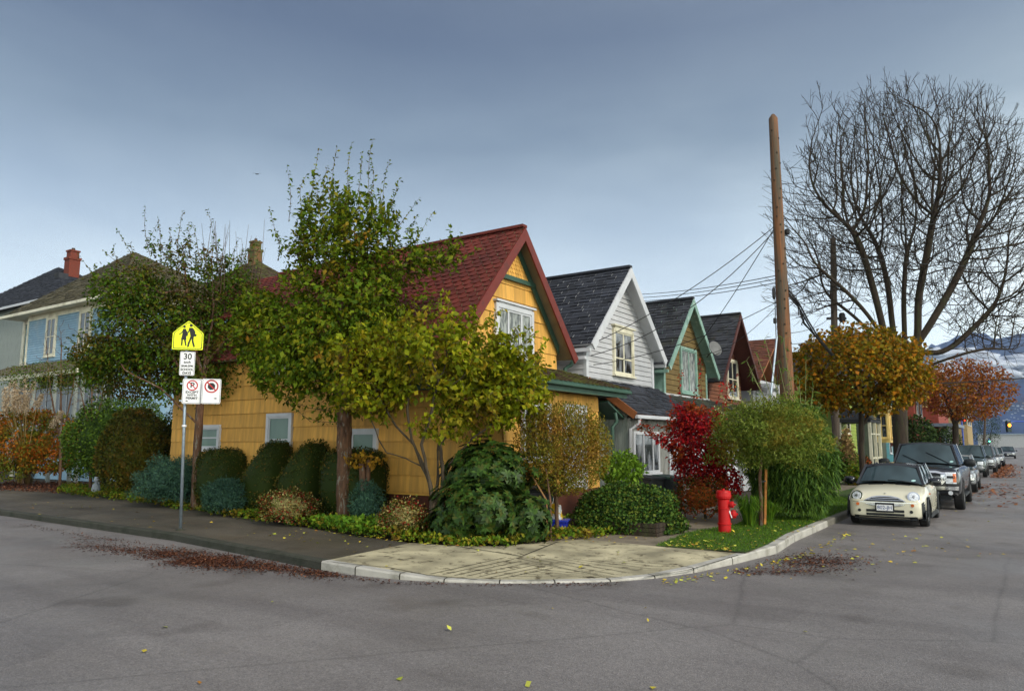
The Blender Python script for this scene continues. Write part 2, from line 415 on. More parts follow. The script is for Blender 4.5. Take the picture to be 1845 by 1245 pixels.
def bush(name, label, mt, px, Y, ytop, wpx, n, size, asp=.5, z=.2, depth=.8, lump=.2, k=.72, group=None, cat='shrub', dens=.3, droop=.1, seed=None, parts=True, ybot=None, low=-.75, f=3., woody=True):
    c = spot(px, Y, z); d = dpt(c); top = onY(px, ytop, Y)[2]; rw = wpx*d/F/2; hh = top-z
    if ybot: zb = onY(px, ybot, Y)[2]; cc = (zb+top)/2; rz = (top-zb)/2
    else: cc = z+hh*.5; rz = hh*.5*1.02
    seed = seed if seed is not None else int(px); C = (c[0], c[1], cc); Rr = (rw, rw*depth, rz)
    o = thing(name, label, cat, tuple(c), group)
    P, out = shell(n, C, Rr, lump, dens, seed, f, low=low); P[:, 2] = np.maximum(P[:, 2], z-.05)
    leaves('foliage', mt, o, P, out, size, asp, droop)
    cm = MB(); core(cm, C, Rr, k*.88, lump, seed, f)
    cm.build('filler_core', mt, o, smooth=False)
    return o, C, Rr
# ------------------------------------------------------------------ palette
M = {}
def asphalt(name, c1, c2, speck, rough=.75, wet=False):
    m = bpy.data.materials.new(name); nt, N, L = nodes(m)
    out = N.new('ShaderNodeOutputMaterial'); b = N.new('ShaderNodeBsdfPrincipled'); L.new(b.outputs[0], out.inputs[0]); tc = N.new('ShaderNodeTexCoord')
    def noise(s, d=4, rgh=.5):
        n = N.new('ShaderNodeTexNoise'); n.inputs['Scale'].default_value = s; n.inputs['Detail'].default_value = d; n.inputs['Roughness'].default_value = rgh
        L.new(tc.outputs['Object'], n.inputs[0]); return n
    def mix(a, bb, f, typ='MIX'):
        x = N.new('ShaderNodeMix'); x.data_type = 'RGBA'; x.blend_type = typ
        for k, q in ((0, f), (6, a), (7, bb)):
            if hasattr(q, 'is_linked'): L.new(q, x.inputs[k])
            else: x.inputs[k].default_value = q if k == 0 else (*q, 1)
        return x.outputs[2]
    big = ramp(N, [(.35, c1), (.65, c2)]); L.new(noise(.35, 5, .6).outputs[0], big.inputs[0])
    st = N.new('ShaderNodeTexNoise'); mp = N.new('ShaderNodeMapping'); mp.inputs['Scale'].default_value = (.15, 1.6, 1); mp.inputs['Rotation'].default_value = (0, 0, .35)
    L.new(tc.outputs['Object'], mp.inputs[0]); L.new(mp.outputs[0], st.inputs[0]); st.inputs['Scale'].default_value = 1.; st.inputs['Detail'].default_value = 5
    sr = ramp(N, [(.45, (1, 1, 1)), (.75, (.8, .79, .8))]); L.new(st.outputs[0], sr.inputs[0])
    c = mix(big.outputs[0], sr.outputs[0], 1., 'MULTIPLY')
    v = N.new('ShaderNodeTexVoronoi'); v.inputs['Scale'].default_value = 95; L.new(tc.outputs['Object'], v.inputs[0])
    vr = ramp(N, [(.0, (.35, .35, .35)), (.45, (.95, .95, .95)), (.8, (1.15, 1.13, 1.12)), (1., (1.7, 1.68, 1.65))]); sx = N.new('ShaderNodeSeparateColor'); L.new(v.outputs['Color'], sx.inputs[0]); L.new(sx.outputs[0], vr.inputs[0])
    c = mix(c, vr.outputs[0], speck, 'MULTIPLY')
    fn = ramp(N, [(.3, (.75, .75, .75)), (.7, (1.2, 1.2, 1.2))]); L.new(noise(14, 8, .75).outputs[0], fn.inputs[0]); c = mix(c, fn.outputs[0], .7, 'MULTIPLY')
    # narrow sealed cracks
    vc = N.new('ShaderNodeTexVoronoi'); vc.feature = 'DISTANCE_TO_EDGE'; vc.inputs['Scale'].default_value = .22
    wv = N.new('ShaderNodeMix'); wv.data_type = 'VECTOR'; wv.inputs[0].default_value = .12; L.new(tc.outputs['Object'], wv.inputs[4]); L.new(noise(1.1, 6).outputs[1], wv.inputs[5]); L.new(wv.outputs[1], vc.inputs[0])
    cr = ramp(N, [(0, (.35, .35, .35)), (.006, (1, 1, 1))]); L.new(vc.outputs[0], cr.inputs[0]); c = mix(c, cr.outputs[0], .35, 'MULTIPLY')
    vp = N.new('ShaderNodeTexVoronoi'); vp.inputs['Scale'].default_value = .16; vp.distance = 'CHEBYCHEV'; L.new(tc.outputs['Object'], vp.inputs[0]); sp2 = N.new('ShaderNodeSeparateColor'); L.new(vp.outputs['Color'], sp2.inputs[0])
    pr2 = ramp(N, [(0, (.86, .85, .85)), (.5, (1, 1, 1)), (1, (1.1, 1.09, 1.08))]); L.new(sp2.outputs[1], pr2.inputs[0]); c = mix(c, pr2.outputs[0], .8, 'MULTIPLY')
    oil = ramp(N, [(.62, (1, 1, 1)), (.74, (.62, .6, .58))]); L.new(noise(.9, 3, .4).outputs[0], oil.inputs[0]); c = mix(c, oil.outputs[0], .8, 'MULTIPLY')
    L.new(c, b.inputs['Base Color'])
    rr = ramp(N, [(.35, (rough-.3,)*3), (.6, (rough,)*3)]); L.new(noise(.6, 5).outputs[0], rr.inputs[0]); L.new(rr.outputs[0], b.inputs['Roughness'])
    b.inputs['Specular IOR Level'].default_value = .3
    bp = N.new('ShaderNodeBump'); bp.inputs['Strength'].default_value = .5; bp.inputs['Distance'].default_value = .006; L.new(v.outputs['Distance'], bp.inputs['Height']); L.new(bp.outputs[0], b.inputs['Normal'])
    return m
M['road'] = asphalt('road_asphalt', (.165, .151, .147), (.215, .198, .193), .5, .7)
M['walk'] = asphalt('sidewalk_asphalt', (.070, .062, .047), (.115, .10, .078), .6, .75)
M['kerb_old'] = mat('old_kerb', (.045, .045, .033), .85, dirt=(.012, .018, .006), dscale=2.5, bump=.6, bscale=30)
M['kerb_street'] = mat('grey_kerb', (.15, .14, .115), .85, dirt=(.05, .055, .03), dscale=1.5, bump=.5, bscale=30)
M['kerb_new'] = mat('pale_concrete', (.42, .40, .36), .8, dirt=(.13, .12, .08), dscale=2.2, dlo=.5, dhi=.75, bump=.3, bscale=50)
M['ramp'] = mat('ramp_concrete', (.42, .37, .24), .8, var=.3, nscale=1.5, dirt=(.075, .058, .03), dscale=5.5, dlo=.54, dhi=.66, bump=.3, bscale=60)
M['path'] = mat('path_concrete', (.2, .165, .12), .8, dirt=(.09, .075, .05), dscale=2, bump=.3, bscale=50)
M['groove'] = mat('dirty_groove', (.035, .03, .02), .9)
M['soil'] = mat('garden_soil', (.03, .022, .012), .95, dirt=(.05, .035, .015), dscale=6, bump=.8, bscale=25)
M['turf'] = mat('turf', (.055, .105, .012), .9, var=.3, nscale=3, dirt=(.05, .07, .01), dscale=1.4, bump=.9, bscale=90)
M['earth'] = mat('far_ground', (.06, .07, .04), .95)
M['yellow'] = mat('yellow_shakes', (.68, .36, .075), .75, var=.12, nscale=1.4, dirt=(.46, .25, .06), dscale=1.1, dlo=.45, dhi=.7, island=.12, bump=.25, bscale=14, stretch=(7, 7, .6))
M['yellow_board'] = mat('yellow_board', (.70, .38, .07), .65, var=.08)
M['green_trim'] = mat('dark_green_trim', (.035, .085, .06), .5)
M['red_roof'] = mat('red_shingle', (.135, .022, .014), .8, var=.25, nscale=1.2, dirt=(.07, .014, .012), dscale=.9, island=.22, bump=.4, bscale=120)
M['red_trim'] = mat('red_barge', (.16, .022, .014), .55, dirt=(.07, .02, .015), dscale=3)
M['soffit'] = mat('olive_soffit', (.22, .17, .10), .7)
M['brick_base'] = mat('red_brown_foundation', (.10, .028, .014), .85, dirt=(.04, .015, .01), dscale=3)
M['white'] = mat('white_paint', (.54, .55, .58), .5, var=.05, dirt=(.42, .42, .42), dscale=2.2, dlo=.55, dhi=.8)
M['white_board'] = mat('weathered_white_board', (.47, .47, .49), .6, var=.07, nscale=2, dirt=(.38, .38, .38), dscale=1.4, dlo=.5, dhi=.8, island=.05)
M['cream'] = mat('cream_paint', (.66, .62, .48), .5, var=.05, dirt=(.4, .36, .25), dscale=2)
M['slate'] = mat('charcoal_shingle', (.028, .031, .042), .85, var=.25, nscale=2, island=.35, bump=.5, bscale=120)
M['slate2'] = mat('grey_shingle', (.034, .036, .044), .85, var=.3, nscale=2, dirt=(.05, .05, .035), dscale=1.1, island=.35, bump=.5, bscale=120)
M['mossy'] = mat('mossy_shingle', (.045, .022, .014), .9, var=.3, dirt=(.07, .075, .012), dscale=1.6, dlo=.42, dhi=.6, island=.3, bump=.5, bscale=100)
M['dark_moss'] = mat('dark_mossy_shingle', (.028, .03, .024), .9, var=.3, dirt=(.04, .05, .02), dscale=2, island=.3)
M['olive'] = mat('olive_brown_board', (.15, .10, .033), .7, var=.12, island=.1, dirt=(.10, .06, .02), dscale=2)
M['teal'] = mat('mint_trim', (.20, .33, .28), .6, dirt=(.35, .45, .4), dscale=5, dlo=.55, dhi=.65)
M['rust'] = mat('rust_red_board', (.17, .06, .028), .7, var=.12, island=.1, dirt=(.14, .04, .02), dscale=2)
M['dark_red'] = mat('dark_red_trim', (.07, .018, .014), .6)
M['corr'] = mat('grey_ribbed_sheet', (.33, .33, .31), .6, var=.15, nscale=2, dirt=(.2, .2, .17), dscale=1.5, stretch=(3, 3, .5))
M['greyboard'] = mat('weathered_grey_board', (.27, .30, .28), .7, var=.2, nscale=2, stretch=(5, 5, .5), dirt=(.15, .17, .14), dscale=2)
M['brownboard'] = mat('brown_barge', (.26, .09, .03), .6)
M['glass_dark'] = glassmat('dark_window_glass', (.012, .016, .02), .04, refl=.9)
M['glass_lace'] = glassmat('lace_window', (.07, .08, .08), .12, (.28, .30, .28), 13., .5)
M['glass_blind'] = glassmat('blind_window', (.12, .19, .16), .1, (.15, .23, .19), 2., .4)
M['glass_tree'] = glassmat('painted_reflection_window', (.01, .012, .014), .03, (.22, .23, .25), 5., .9)  # pale blotches are a reflection painted into the pane colour
M['wood_pole'] = mat('brown_pole_wood', (.21, .085, .032), .8, var=.3, nscale=5, stretch=(6, 6, .25), dirt=(.075, .065, .045), dscale=1.4, dlo=.42, dhi=.6, bump=.7, bscale=12)
M['grey_pole'] = mat('grey_pole_wood', (.075, .055, .04), .85, var=.3, nscale=5, stretch=(6, 6, .25), bump=.5, bscale=12)
M['wire'] = mat('black_cable', (.01, .01, .012), .6)
M['metal'] = mat('galvanised_steel', (.30, .36, .42), .45, metal=.6, var=.1, dirt=(.2, .24, .28), dscale=8)
M['black'] = mat('black_plastic', (.012, .013, .015), .5)
M['bark'] = mat('grey_brown_bark', (.075, .055, .034), .9, var=.35, nscale=6, stretch=(3, 3, .5), bump=.8, bscale=25)
M['bark_red'] = mat('red_brown_bark', (.13, .065, .035), .85, var=.35, nscale=6, stretch=(3, 3, .8), dirt=(.22, .2, .16), dscale=5, dlo=.56, dhi=.62, bump=.5, bscale=25)
M['bark_dark'] = mat('dark_bark', (.038, .025, .016), .9, var=.35, nscale=5, stretch=(3, 3, .5), dirt=(.04, .045, .015), dscale=1.5, bump=.8, bscale=20)
M['twig'] = mat('brown_twig', (.10, .055, .03), .85)

# leaves (linear albedo)
G = lambda *c: c
M['L_elm'] = leafmat('elm_leaf', [(.085,.15,.006), (.12,.18,.007), (.055,.10,.005), (.15,.20,.009), (.09,.12,.006), (.20,.20,.008)], [(.26,.15,.012), (.12,.13,.012), (.30,.13,.012), (.08,.11,.012)], .9, .56, .7, tl=.3)
M['L_left'] = leafmat('left_tree_leaf', [(.05,.11,.007), (.075,.14,.008), (.04,.075,.006), (.10,.16,.008), (.12,.11,.009)], [(.09,.05,.014), (.14,.085,.012), (.05,.06,.012)], .8, .5, .66, tl=.25)
M['L_lilac'] = leafmat('lilac_leaf', [(.19,.23,.007), (.25,.28,.008), (.12,.16,.006), (.30,.30,.01), (.16,.19,.007), (.27,.22,.008)], [(.24,.14,.012), (.17,.16,.012), (.10,.05,.02), (.28,.2,.014)], 1.1, .5, .66, tl=.32)
M['L_rhodo'] = leafmat('rhododendron_leaf', [(.022,.055,.008), (.035,.08,.011), (.055,.11,.015), (.02,.045,.008), (.06,.075,.01)], tl=.15, rough=.5, spec=.25)
M['L_yellow'] = leafmat('yellow_shrub_leaf', [(.20,.17,.02), (.26,.20,.022), (.15,.15,.018), (.22,.12,.014), (.16,.18,.02)], [(.22,.09,.014), (.28,.15,.014), (.16,.07,.014)], 1.6, .48, .65, tl=.3)
M['L_clip'] = leafmat('clipped_hedge_leaf', [(.035,.055,.008), (.05,.075,.01), (.025,.04,.006), (.09,.08,.012), (.12,.08,.014)], tl=.1)
M['L_laurel'] = leafmat('laurel_leaf', [(.045,.09,.01), (.07,.13,.012), (.03,.06,.008), (.10,.16,.014)], tl=.15)
M['L_round'] = leafmat('round_bush_leaf', [(.06,.075,.01), (.09,.10,.012), (.12,.10,.012), (.035,.045,.008)], [(.18,.09,.012), (.10,.07,.01)], 2., .52, .66, tl=.15)
M['L_orange'] = leafmat('orange_shrub_leaf', [(.45,.11,.01), (.34,.09,.01), (.25,.13,.012), (.14,.12,.014), (.5,.16,.012)], [(.12,.15,.016), (.22,.19,.018), (.07,.09,.012)], 1.0, .46, .56, tl=.3)
M['L_spurge'] = leafmat('blue_spurge_leaf', [(.035,.085,.06), (.05,.11,.08), (.03,.07,.045), (.06,.13,.07)], tl=.12)
M['L_azalea'] = leafmat('azalea_leaf', [(.06,.09,.014), (.10,.13,.018), (.24,.02,.012), (.16,.015,.01), (.42,.36,.14), (.05,.06,.012), (.3,.2,.05)], tl=.2)
M['L_cover'] = leafmat('bright_groundcover_leaf', [(.09,.20,.014), (.13,.26,.02), (.06,.14,.012), (.16,.24,.02)], tl=.3)
M['L_ivy'] = leafmat('ivy_leaf', [(.03,.075,.012), (.05,.11,.016), (.02,.045,.01), (.08,.14,.02), (.12,.15,.02)], tl=.15)
M['L_verge'] = leafmat('verge_leaf', [(.09,.17,.012), (.14,.23,.014), (.06,.11,.010), (.20,.22,.014), (.26,.20,.02)], [(.16,.09,.02), (.26,.18,.02)], 1.2, .55, .66, tl=.25)
M['L_red'] = leafmat('crimson_leaf', [(.36,.008,.014), (.24,.006,.012), (.48,.015,.02), (.15,.006,.014), (.4,.03,.014)], [(.30,.05,.012), (.2,.07,.014), (.36,.08,.014)], 1.3, .52, .62, tl=.3)
M['L_lowred'] = leafmat('rust_leaf', [(.25,.05,.012), (.16,.035,.012), (.32,.08,.014), (.07,.06,.012), (.05,.06,.01)], tl=.2)
M['L_willow'] = leafmat('dappled_willow_leaf', [(.13,.19,.025), (.18,.24,.035), (.09,.14,.018), (.22,.26,.05), (.14,.17,.02)], [(.26,.21,.03), (.3,.2,.025), (.2,.2,.03)], 1.2, .5, .62, tl=.3)
M['L_cream'] = leafmat('cream_tip_leaf', [(.42,.46,.18), (.34,.4,.12), (.5,.5,.26)], tl=.3)
M['L_bamboo'] = leafmat('bamboo_leaf', [(.05,.11,.018), (.08,.15,.02), (.035,.075,.012), (.11,.19,.025)], tl=.25)
M['L_maple'] = leafmat('autumn_maple_leaf', [(.28,.16,.008), (.36,.19,.008), (.22,.17,.01), (.4,.15,.008), (.17,.15,.01)], [(.07,.08,.01), (.12,.11,.01), (.33,.12,.008)], 1.1, .46, .62, tl=.3)
M['L_far'] = leafmat('far_orange_leaf', [(.32,.09,.014), (.25,.06,.014), (.38,.14,.014), (.18,.05,.014)], [(.22,.13,.014), (.3,.1,.012)], .5, .48, .6, tl=.3)
M['L_fargreen'] = leafmat('far_green_leaf', [(.03,.06,.014), (.05,.085,.018), (.025,.04,.01)], tl=.15)
M['L_lime'] = leafmat('lime_leaf', [(.14,.26,.022), (.2,.32,.03), (.1,.19,.018)], tl=.3)
M['L_fallen'] = leafmat('fallen_leaf', [(.55,.46,.05), (.42,.33,.04), (.5,.5,.08), (.3,.14,.03), (.6,.42,.05), (.35,.38,.05)], tl=.05, rough=.6)
M['L_litter'] = leafmat('leaf_litter', [(.10,.035,.02), (.07,.025,.015), (.13,.05,.025), (.05,.02,.014), (.17,.07,.035), (.035,.016,.012)], tl=.0, rough=.55)
M['L_dry'] = leafmat('dry_grass', [(.36,.24,.10), (.26,.16,.07), (.2,.16,.05)], tl=.2)
M['L_grass'] = leafmat('grass_blade', [(.06,.14,.010), (.09,.19,.012), (.12,.21,.014), (.045,.10,.01)], tl=.25)
M['plume'] = leafmat('pampas_plume', [(.55,.44,.30), (.62,.5,.36), (.45,.34,.22)], tl=.3)

# ------------------------------------------------------------------ the ground
def flat(name, pts, z, m, kind='structure', parent=None):
    b = MB(); b.poly([(p[0], p[1], z) for p in pts]); return tag(b.build(name, m, parent), kind=kind)
g = MB(); g.poly([(-2500, -300, -.03), (1500, -300, -.03), (1500, 4000, -.03), (-2500, 4000, -.03)]); tag(g.build('ground', M['earth']), kind='structure')
r = MB()
for a, b in (((-200, -14), (30, 5)), ((-200, 5), (30, 9.6)), ((-9.9, 9.6), (8.5, 12)), ((-5, 12), (8.5, 700))):
    nx = max(1, int((b[0]-a[0])/8)); 
    r.poly([(a[0], a[1], 0), (b[0], a[1], 0), (b[0], b[1], 0), (a[0], b[1], 0)])
tag(r.build('road', M['road']), kind='structure')
# line of the kerb, from the far left, round the corner and away along the right-hand street
arc_px = [(578, 1027), (640, 1036), (720, 1044), (800, 1049), (900, 1051), (1000, 1050.5), (1100, 1048), (1180, 1042), (1250, 1032), (1320, 1017), (1400, 997)]
arc = [gz(x, y)[:2] for x, y in arc_px]
kerb = [np.array(p) for p in ((-200., 9.3), (-60., 9.15), (-22.2, 8.98), (-14, 8.62))] + arc + [np.array(p) for p in ((-3.78, 15.4), (-3.8, 18.6), (-3.82, 21.4), (-3.85, 60.), (-3.9, 340.))]
i0, i1 = 4, 4+len(arc)-1
def drop(k):          # height of the kerb top: level with the road in the middle of the ramp
    if k < i0 or k > i1: return .14
    x = arc_px[k-i0][0]
    if x <= 640: t = (x-578)/62*.15
    elif x < 830: t = .15+.85*(x-640)/190
    elif x < 1150: t = 1
    else: t = max(0, 1-(x-1150)/230)
    return .14-.115*t
def inset(path, d):
    out = []
    for k, p in enumerate(path):
        t = path[min(k+1, len(path)-1)]-path[max(k-1, 0)]; t = t/np.linalg.norm(t); out.append(p+np.array([-t[1], t[0]])*d)
    return out
inn = inset(kerb, .16)
def kerbmesh(name, m, ks, z0=-.02):
    b = MB()
    for k in ks:
        if k+1 >= len(kerb): continue
        h0, h1 = drop(k), drop(k+1); L = np.linalg.norm(kerb[k+1]-kerb[k]); n = max(1, min(30, int(L/1.5))) if L < 60 else 20
        for q in range(n):
            A = [kerb[k]+(kerb[k+1]-kerb[k])*t for t in (q/n, (q+1)/n)]; B = [inn[k]+(inn[k+1]-inn[k])*t for t in (q/n, (q+1)/n)]; hh = [h0+(h1-h0)*t for t in (q/n, (q+1)/n)]
            c = .025
            sl = [a+(bb-a)*.12 for a, bb in zip(A, B)]
            b.poly([(*A[0], z0), (*A[1], z0), (*A[1], hh[1]-c), (*A[0], hh[0]-c)])
            b.poly([(*A[0], hh[0]-c), (*A[1], hh[1]-c), (*sl[1], hh[1]), (*sl[0], hh[0])])
            b.poly([(*sl[0], hh[0]), (*sl[1], hh[1]), (*B[1], hh[1]), (*B[0], hh[0])])
            b.poly([(*B[0], hh[0]), (*B[1], hh[1]), (*B[1], z0), (*B[0], z0)])
    return tag(b.build(name, m), kind='structure')
kerbmesh('old_kerb', M['kerb_old'], range(0, i0))
kerbmesh('pale_kerb', M['kerb_new'], range(i0, i1+2))
kerbmesh('street_kerb', M['kerb_street'], range(i1+2, len(kerb)-1))
b = MB()      # joints between the kerb stones
for k in range(i0, i1+2):
    L = np.linalg.norm(kerb[k+1]-kerb[k]); n = max(1, int(round(L/1.3)))
    for q in range(n):
        t = q/n; a = kerb[k]+(kerb[k+1]-kerb[k])*t; c = inn[k]+(inn[k+1]-inn[k])*t; h = drop(k)+(drop(k+1)-drop(k))*t; tg = (kerb[k+1]-kerb[k])/L*.009; nn = (a-c)/np.linalg.norm(a-c)*.003
        b.poly([(*(a-tg+nn), 0), (*(a+tg+nn), 0), (*(a+tg+nn), h-.02), (*(a-tg+nn), h-.02)]); a2 = a+(c-a)*.1; b.poly([(*(a-tg+nn), h-.02), (*(a+tg+nn), h-.02), (*(a2+tg), h+.0035), (*(a2-tg), h+.0035)]); b.poly([(*(a2-tg), h+.0035), (*(a2+tg), h+.0035), (*(c+tg), h+.0035), (*(c-tg), h+.0035)])
tag(b.build('kerb_joints', M['groove']), kind='structure')
# block interior
blk = [tuple(p) for p in inn[:i0+1]] + [tuple(p) for p in inn[i1:]] + [(-200, 340)]
ZW = .13
wl = [tuple(p) for p in inn[:i0+1]] + [tuple(gz(740, 978, ZW)[:2]), tuple(gz(650, 966, ZW)[:2]), tuple(gz(450, 934, ZW)[:2]), tuple(gz(260, 903, ZW)[:2]), tuple(gz(100, 884, ZW)[:2]), (-60, 16), (-200, 17)]
flat('left_sidewalk', wl, ZW, M['walk'])
# the block's soil under the gardens
flat('garden_soil', [(-200, 9.6), (-10.2, 9.6), (-9.6, 12), (-6, 14.2), (-4.2, 14.5), (-4.2, 340), (-200, 340)], .07, M['soil'])
# ramp: a sheet that falls to the road at the kerb
tl, tr_ = gz(740, 978, ZW)[:2], gz(1330, 997, ZW)[:2]
backpx = [(740, 978), (780, 981), (830, 984), (905, 984), (985, 976), (1060, 972), (1120, 978), (1180, 984), (1240, 989), (1300, 993), (1345, 996)]
back = [gz(x, y, ZW)[:2] for x, y in backpx]
front = inn[i0:i1+1]
def resample(P, n):
    P = np.array(P); s = np.r_[0, np.cumsum(np.linalg.norm(np.diff(P, axis=0), axis=1))]; t = np.linspace(0, s[-1], n); return np.stack([np.interp(t, s, P[:, 0]), np.interp(t, s, P[:, 1])], 1), t/s[-1]
nb = 40; Bk, _ = resample(back, nb); Fr, ft = resample(front, nb)
hz = np.interp(np.linspace(0, 1, nb), np.linspace(0, 1, nb), [0]*nb)
ss = np.r_[0, np.cumsum(np.linalg.norm(np.diff(np.array(front), axis=0), axis=1))]; hf = np.interp(ft*ss[-1], ss, [drop(k) for k in range(i0, i1+1)])
V = []; mrow = 12
for j in range(mrow+1):
    t = j/mrow
    for i in range(nb): V.append([*(Fr[i]+(Bk[i]-Fr[i])*t), (hf[i]-.002)+(ZW+.006-hf[i])*min(1, t*1.15)])
V = np.array(V); Fq = np.array([(j*nb+i, j*nb+i+1, (j+1)*nb+i+1, (j+1)*nb+i) for j in range(mrow) for i in range(nb-1)])
RAMP_V = V.copy(); tag(raw('corner_ramp', V, Fq, M['ramp'], smooth=True), kind='structure')
def rampz(x, y):
    d = np.hypot(RAMP_V[:, 0]-x, RAMP_V[:, 1]-y); k = np.argsort(d)[:4]; w = 1/(d[k]+.01); return float((RAMP_V[k, 2]*w).sum()/w.sum())
def onramp(x, y):
    p = gz(x, y, .1)
    for _ in range(4): p = gz(x, y, rampz(p[0], p[1]))
    return p
b = MB()        # scored lines and joints of the ramp
def score(p0, p1, w=.02, n=8):
    P = [onramp(p0[0]+(p1[0]-p0[0])*t, p0[1]+(p1[1]-p0[1])*t) for t in np.linspace(0, 1, n+1)]
    for a, c in zip(P[:-1], P[1:]):
        d = c-a; s = np.array([-d[1], d[0], 0]); s = s/np.linalg.norm(s)*w/2; u = np.array([0, 0, .0045])
        b.poly([a-s+u, c-s+u, c+s+u, a+s+u])
for k in range(7): score((775+k*22, 1034+k*1.2), (912+k*14, 1004+k*3.2), .018)
for k in range(7): score((930+k*26, 1005+k*.5), (1085+k*22, 1038-k*3.4), .013)
for k in range(5): score((985-k*16, 1020+k*4.5), (1120-k*10, 1041-k*.3), .011)
score((600, 1013), (700, 1022)); score((700, 1022), (770, 1036)); score((830, 985), (940, 1002), .03); score((940, 1002), (1005, 976), .03)
score((770, 1036), (860, 1044)); score((1160, 1040), (1240, 1027), .025); score((1240, 1027), (1330, 1000), .025)
tag(b.build('ramp_joints', M['groove']), kind='structure')
# sidewalk that runs away along the right-hand street
pw = [tuple(gz(x, y, ZW)[:2]) for x, y in ((1060, 972), (1120, 978), (1180, 984), (1240, 960))] + [(-5.35, 16.6), (-5.7, 20), (-5.75, 340), (-7.3, 340), (-7.3, 20)] + [tuple(gz(1130, 935, ZW)[:2]), tuple(gz(1000, 962, ZW)[:2]), tuple(gz(985, 976, ZW)[:2])]
flat('right_sidewalk', pw, ZW-.001, M['path'])
lawnp = [tuple(gz(x, y, ZW)[:2]) for x, y in ((1180, 984), (1240, 989), (1300, 993), (1345, 996))] + [tuple(inn[i1]), tuple(inn[i1+1]), tuple(inn[i1+2]), (-4.02, 80), (-5.7, 80), (-5.65, 20), (-5.3, 16.6), tuple(gz(1240, 960, ZW)[:2])]
flat('lawn', lawnp, ZW+.012, M['turf'])
b = MB()      # gutter dish by the ramp ends
for pts in (((520, 1034), (600, 1041), (560, 1037.5), (530, 1030)),): pass
# grass blades on the strip of lawn (nobody could count them)
def inpoly(P, poly):
    x, y = P[:, 0], P[:, 1]; c = np.zeros(len(P), bool); n = len(poly)
    for i in range(n):
        x0, y0 = poly[i]; x1, y1 = poly[(i+1) % n]; k = ((y0 > y) != (y1 > y)) & (x < (x1-x0)*(y-y0)/((y1-y0)+1e-12)+x0); c ^= k
    return c
def scatter(poly, n):
    p = np.array(poly); lo, hi = p.min(0), p.max(0); out = []
    while sum(map(len, out)) < n:
        q = rng.uniform(lo, hi, (n*2, 2)); out.append(q[inpoly(q, poly)])
    return np.concatenate(out)[:n]
near = [q for q in lawnp]; near = [(x, min(y, 27)) for x, y in lawnp]
Q = scatter(near, 26000); P = np.c_[Q, np.full(len(Q), ZW+.01)]
gr = leaves('lawn_grass', M['L_grass'], None, P, np.tile([0, 0, 1.], (len(P), 1)), .05, .16, -.6, rnd=.45); tag(gr, 'short green lawn grass on the verge beside the hydrant', 'grass', kind='stuff')
# ground cover between the left sidewalk and the shrubs
def cover(name, label, cat, m, px, n, size, h, z=.14, asp=.7, Y1=None):
    poly = [tuple(gz(x, y, z)[:2]) for x, y in px]; Q = scatter(poly, n)
    nz = Noise3(8, 2.5, len(px)); hh = h*(.45+.55*np.clip(nz(np.c_[Q, np.zeros(n)])*.8+.5, 0, 1)); P = np.c_[Q, z+hh*rng.random(n)**.6]
    o = leaves(name, m, None, P, np.tile([0, 0, .8], (n, 1)), size, asp, .0); return tag(o, label, cat, kind='stuff')
cover('verge_plants', 'low green and yellow plants edging the left sidewalk', 'ground cover', M['L_verge'], [(100, 888), (115, 877), (260, 884), (330, 893), (430, 905), (560, 925), (650, 930), (700, 930), (755, 966), (740, 978), (650, 967), (560, 952), (450, 938), (260, 908)], 15000, .085, .24)
cover('verge_plants', 'ivy and weeds edging the pale corner ramp under the shrubs', 'ground cover', M['L_verge'], [(730, 975), (700, 940), (800, 930), (950, 930), (1060, 942), (1150, 948), (1110, 962), (1060, 971), (985, 975), (905, 986), (830, 985)], 12000, .08, .18)
cover('cranesbill_patch', 'bright green leafy ground cover between the two red-leaved bushes', 'ground cover', M['L_cover'], [(555, 948), (575, 925), (640, 915), (690, 925), (720, 945), (700, 962), (650, 968), (600, 960)], 5200, .085, .3)
cover('bark_litter', 'brown dead leaves and bark under the shrubs at the left edge', 'leaf litter', M['L_litter'], [(-40, 882), (22, 868), (180, 872), (180, 882), (110, 889)], 3000, .07, .08)
Q = scatter([(-24, 13.0), (-10.5, 11.2), (-9, 12.6), (-9, 13), (-21, 13)], 5000); tag(leaves('bed_plants', M['L_ivy'], None, np.c_[Q, .1+.14*rng.random(5000)], np.tile([0, 0, .8], (5000, 1)), .08, .7), 'dark ivy floor of the bed beneath the shrubs along the yellow wall', 'ground cover', kind='stuff')
# red-brown litter washed into the left gutter
def litter(px, n, sig, size, m, z=.004):
    P = []
    px = np.array(px, float); k = rng.integers(0, len(px)-1, n); t = rng.random(n); c = px[k]+(px[k+1]-px[k])*t[:, None]
    c = c+rng.normal(size=(n, 2))*np.array(sig)
    for x, y in c: P.append(gz(x, y, z))
    return np.array(P)
def lying(name, m, P, size, asp=.6, label='', cat='', parent=None):
    n = len(P); a = rng.normal(size=(n, 3)); a[:, 2] = np.abs(a[:, 2])*.12; a = unit(a); nn = np.tile([0, 0, 1.], (n, 1))+rng.normal(size=(n, 3))*.25
    s = unit(np.cross(a, nn)); L = (size*rng.uniform(.5, 1.4, n))[:, None]; up = np.array([0, 0, .006])
    V = np.stack([P+up, P+a*L*.4+s*L*asp*.5+up*2, P+a*L+up, P+a*L*.4-s*L*asp*.5+up*2], 1).reshape(-1, 3); V[:, 2] = np.maximum(V[:, 2], P.repeat(4, 0)[:, 2]+.002)
    return tag(raw(name, V, np.arange(4*n).reshape(n, 4), m), label, cat, kind='stuff')
P1 = litter([(140, 980), (230, 992), (330, 1003), (430, 1012), (500, 1025), (600, 1037)], 6500, (18, 5), .03, None)
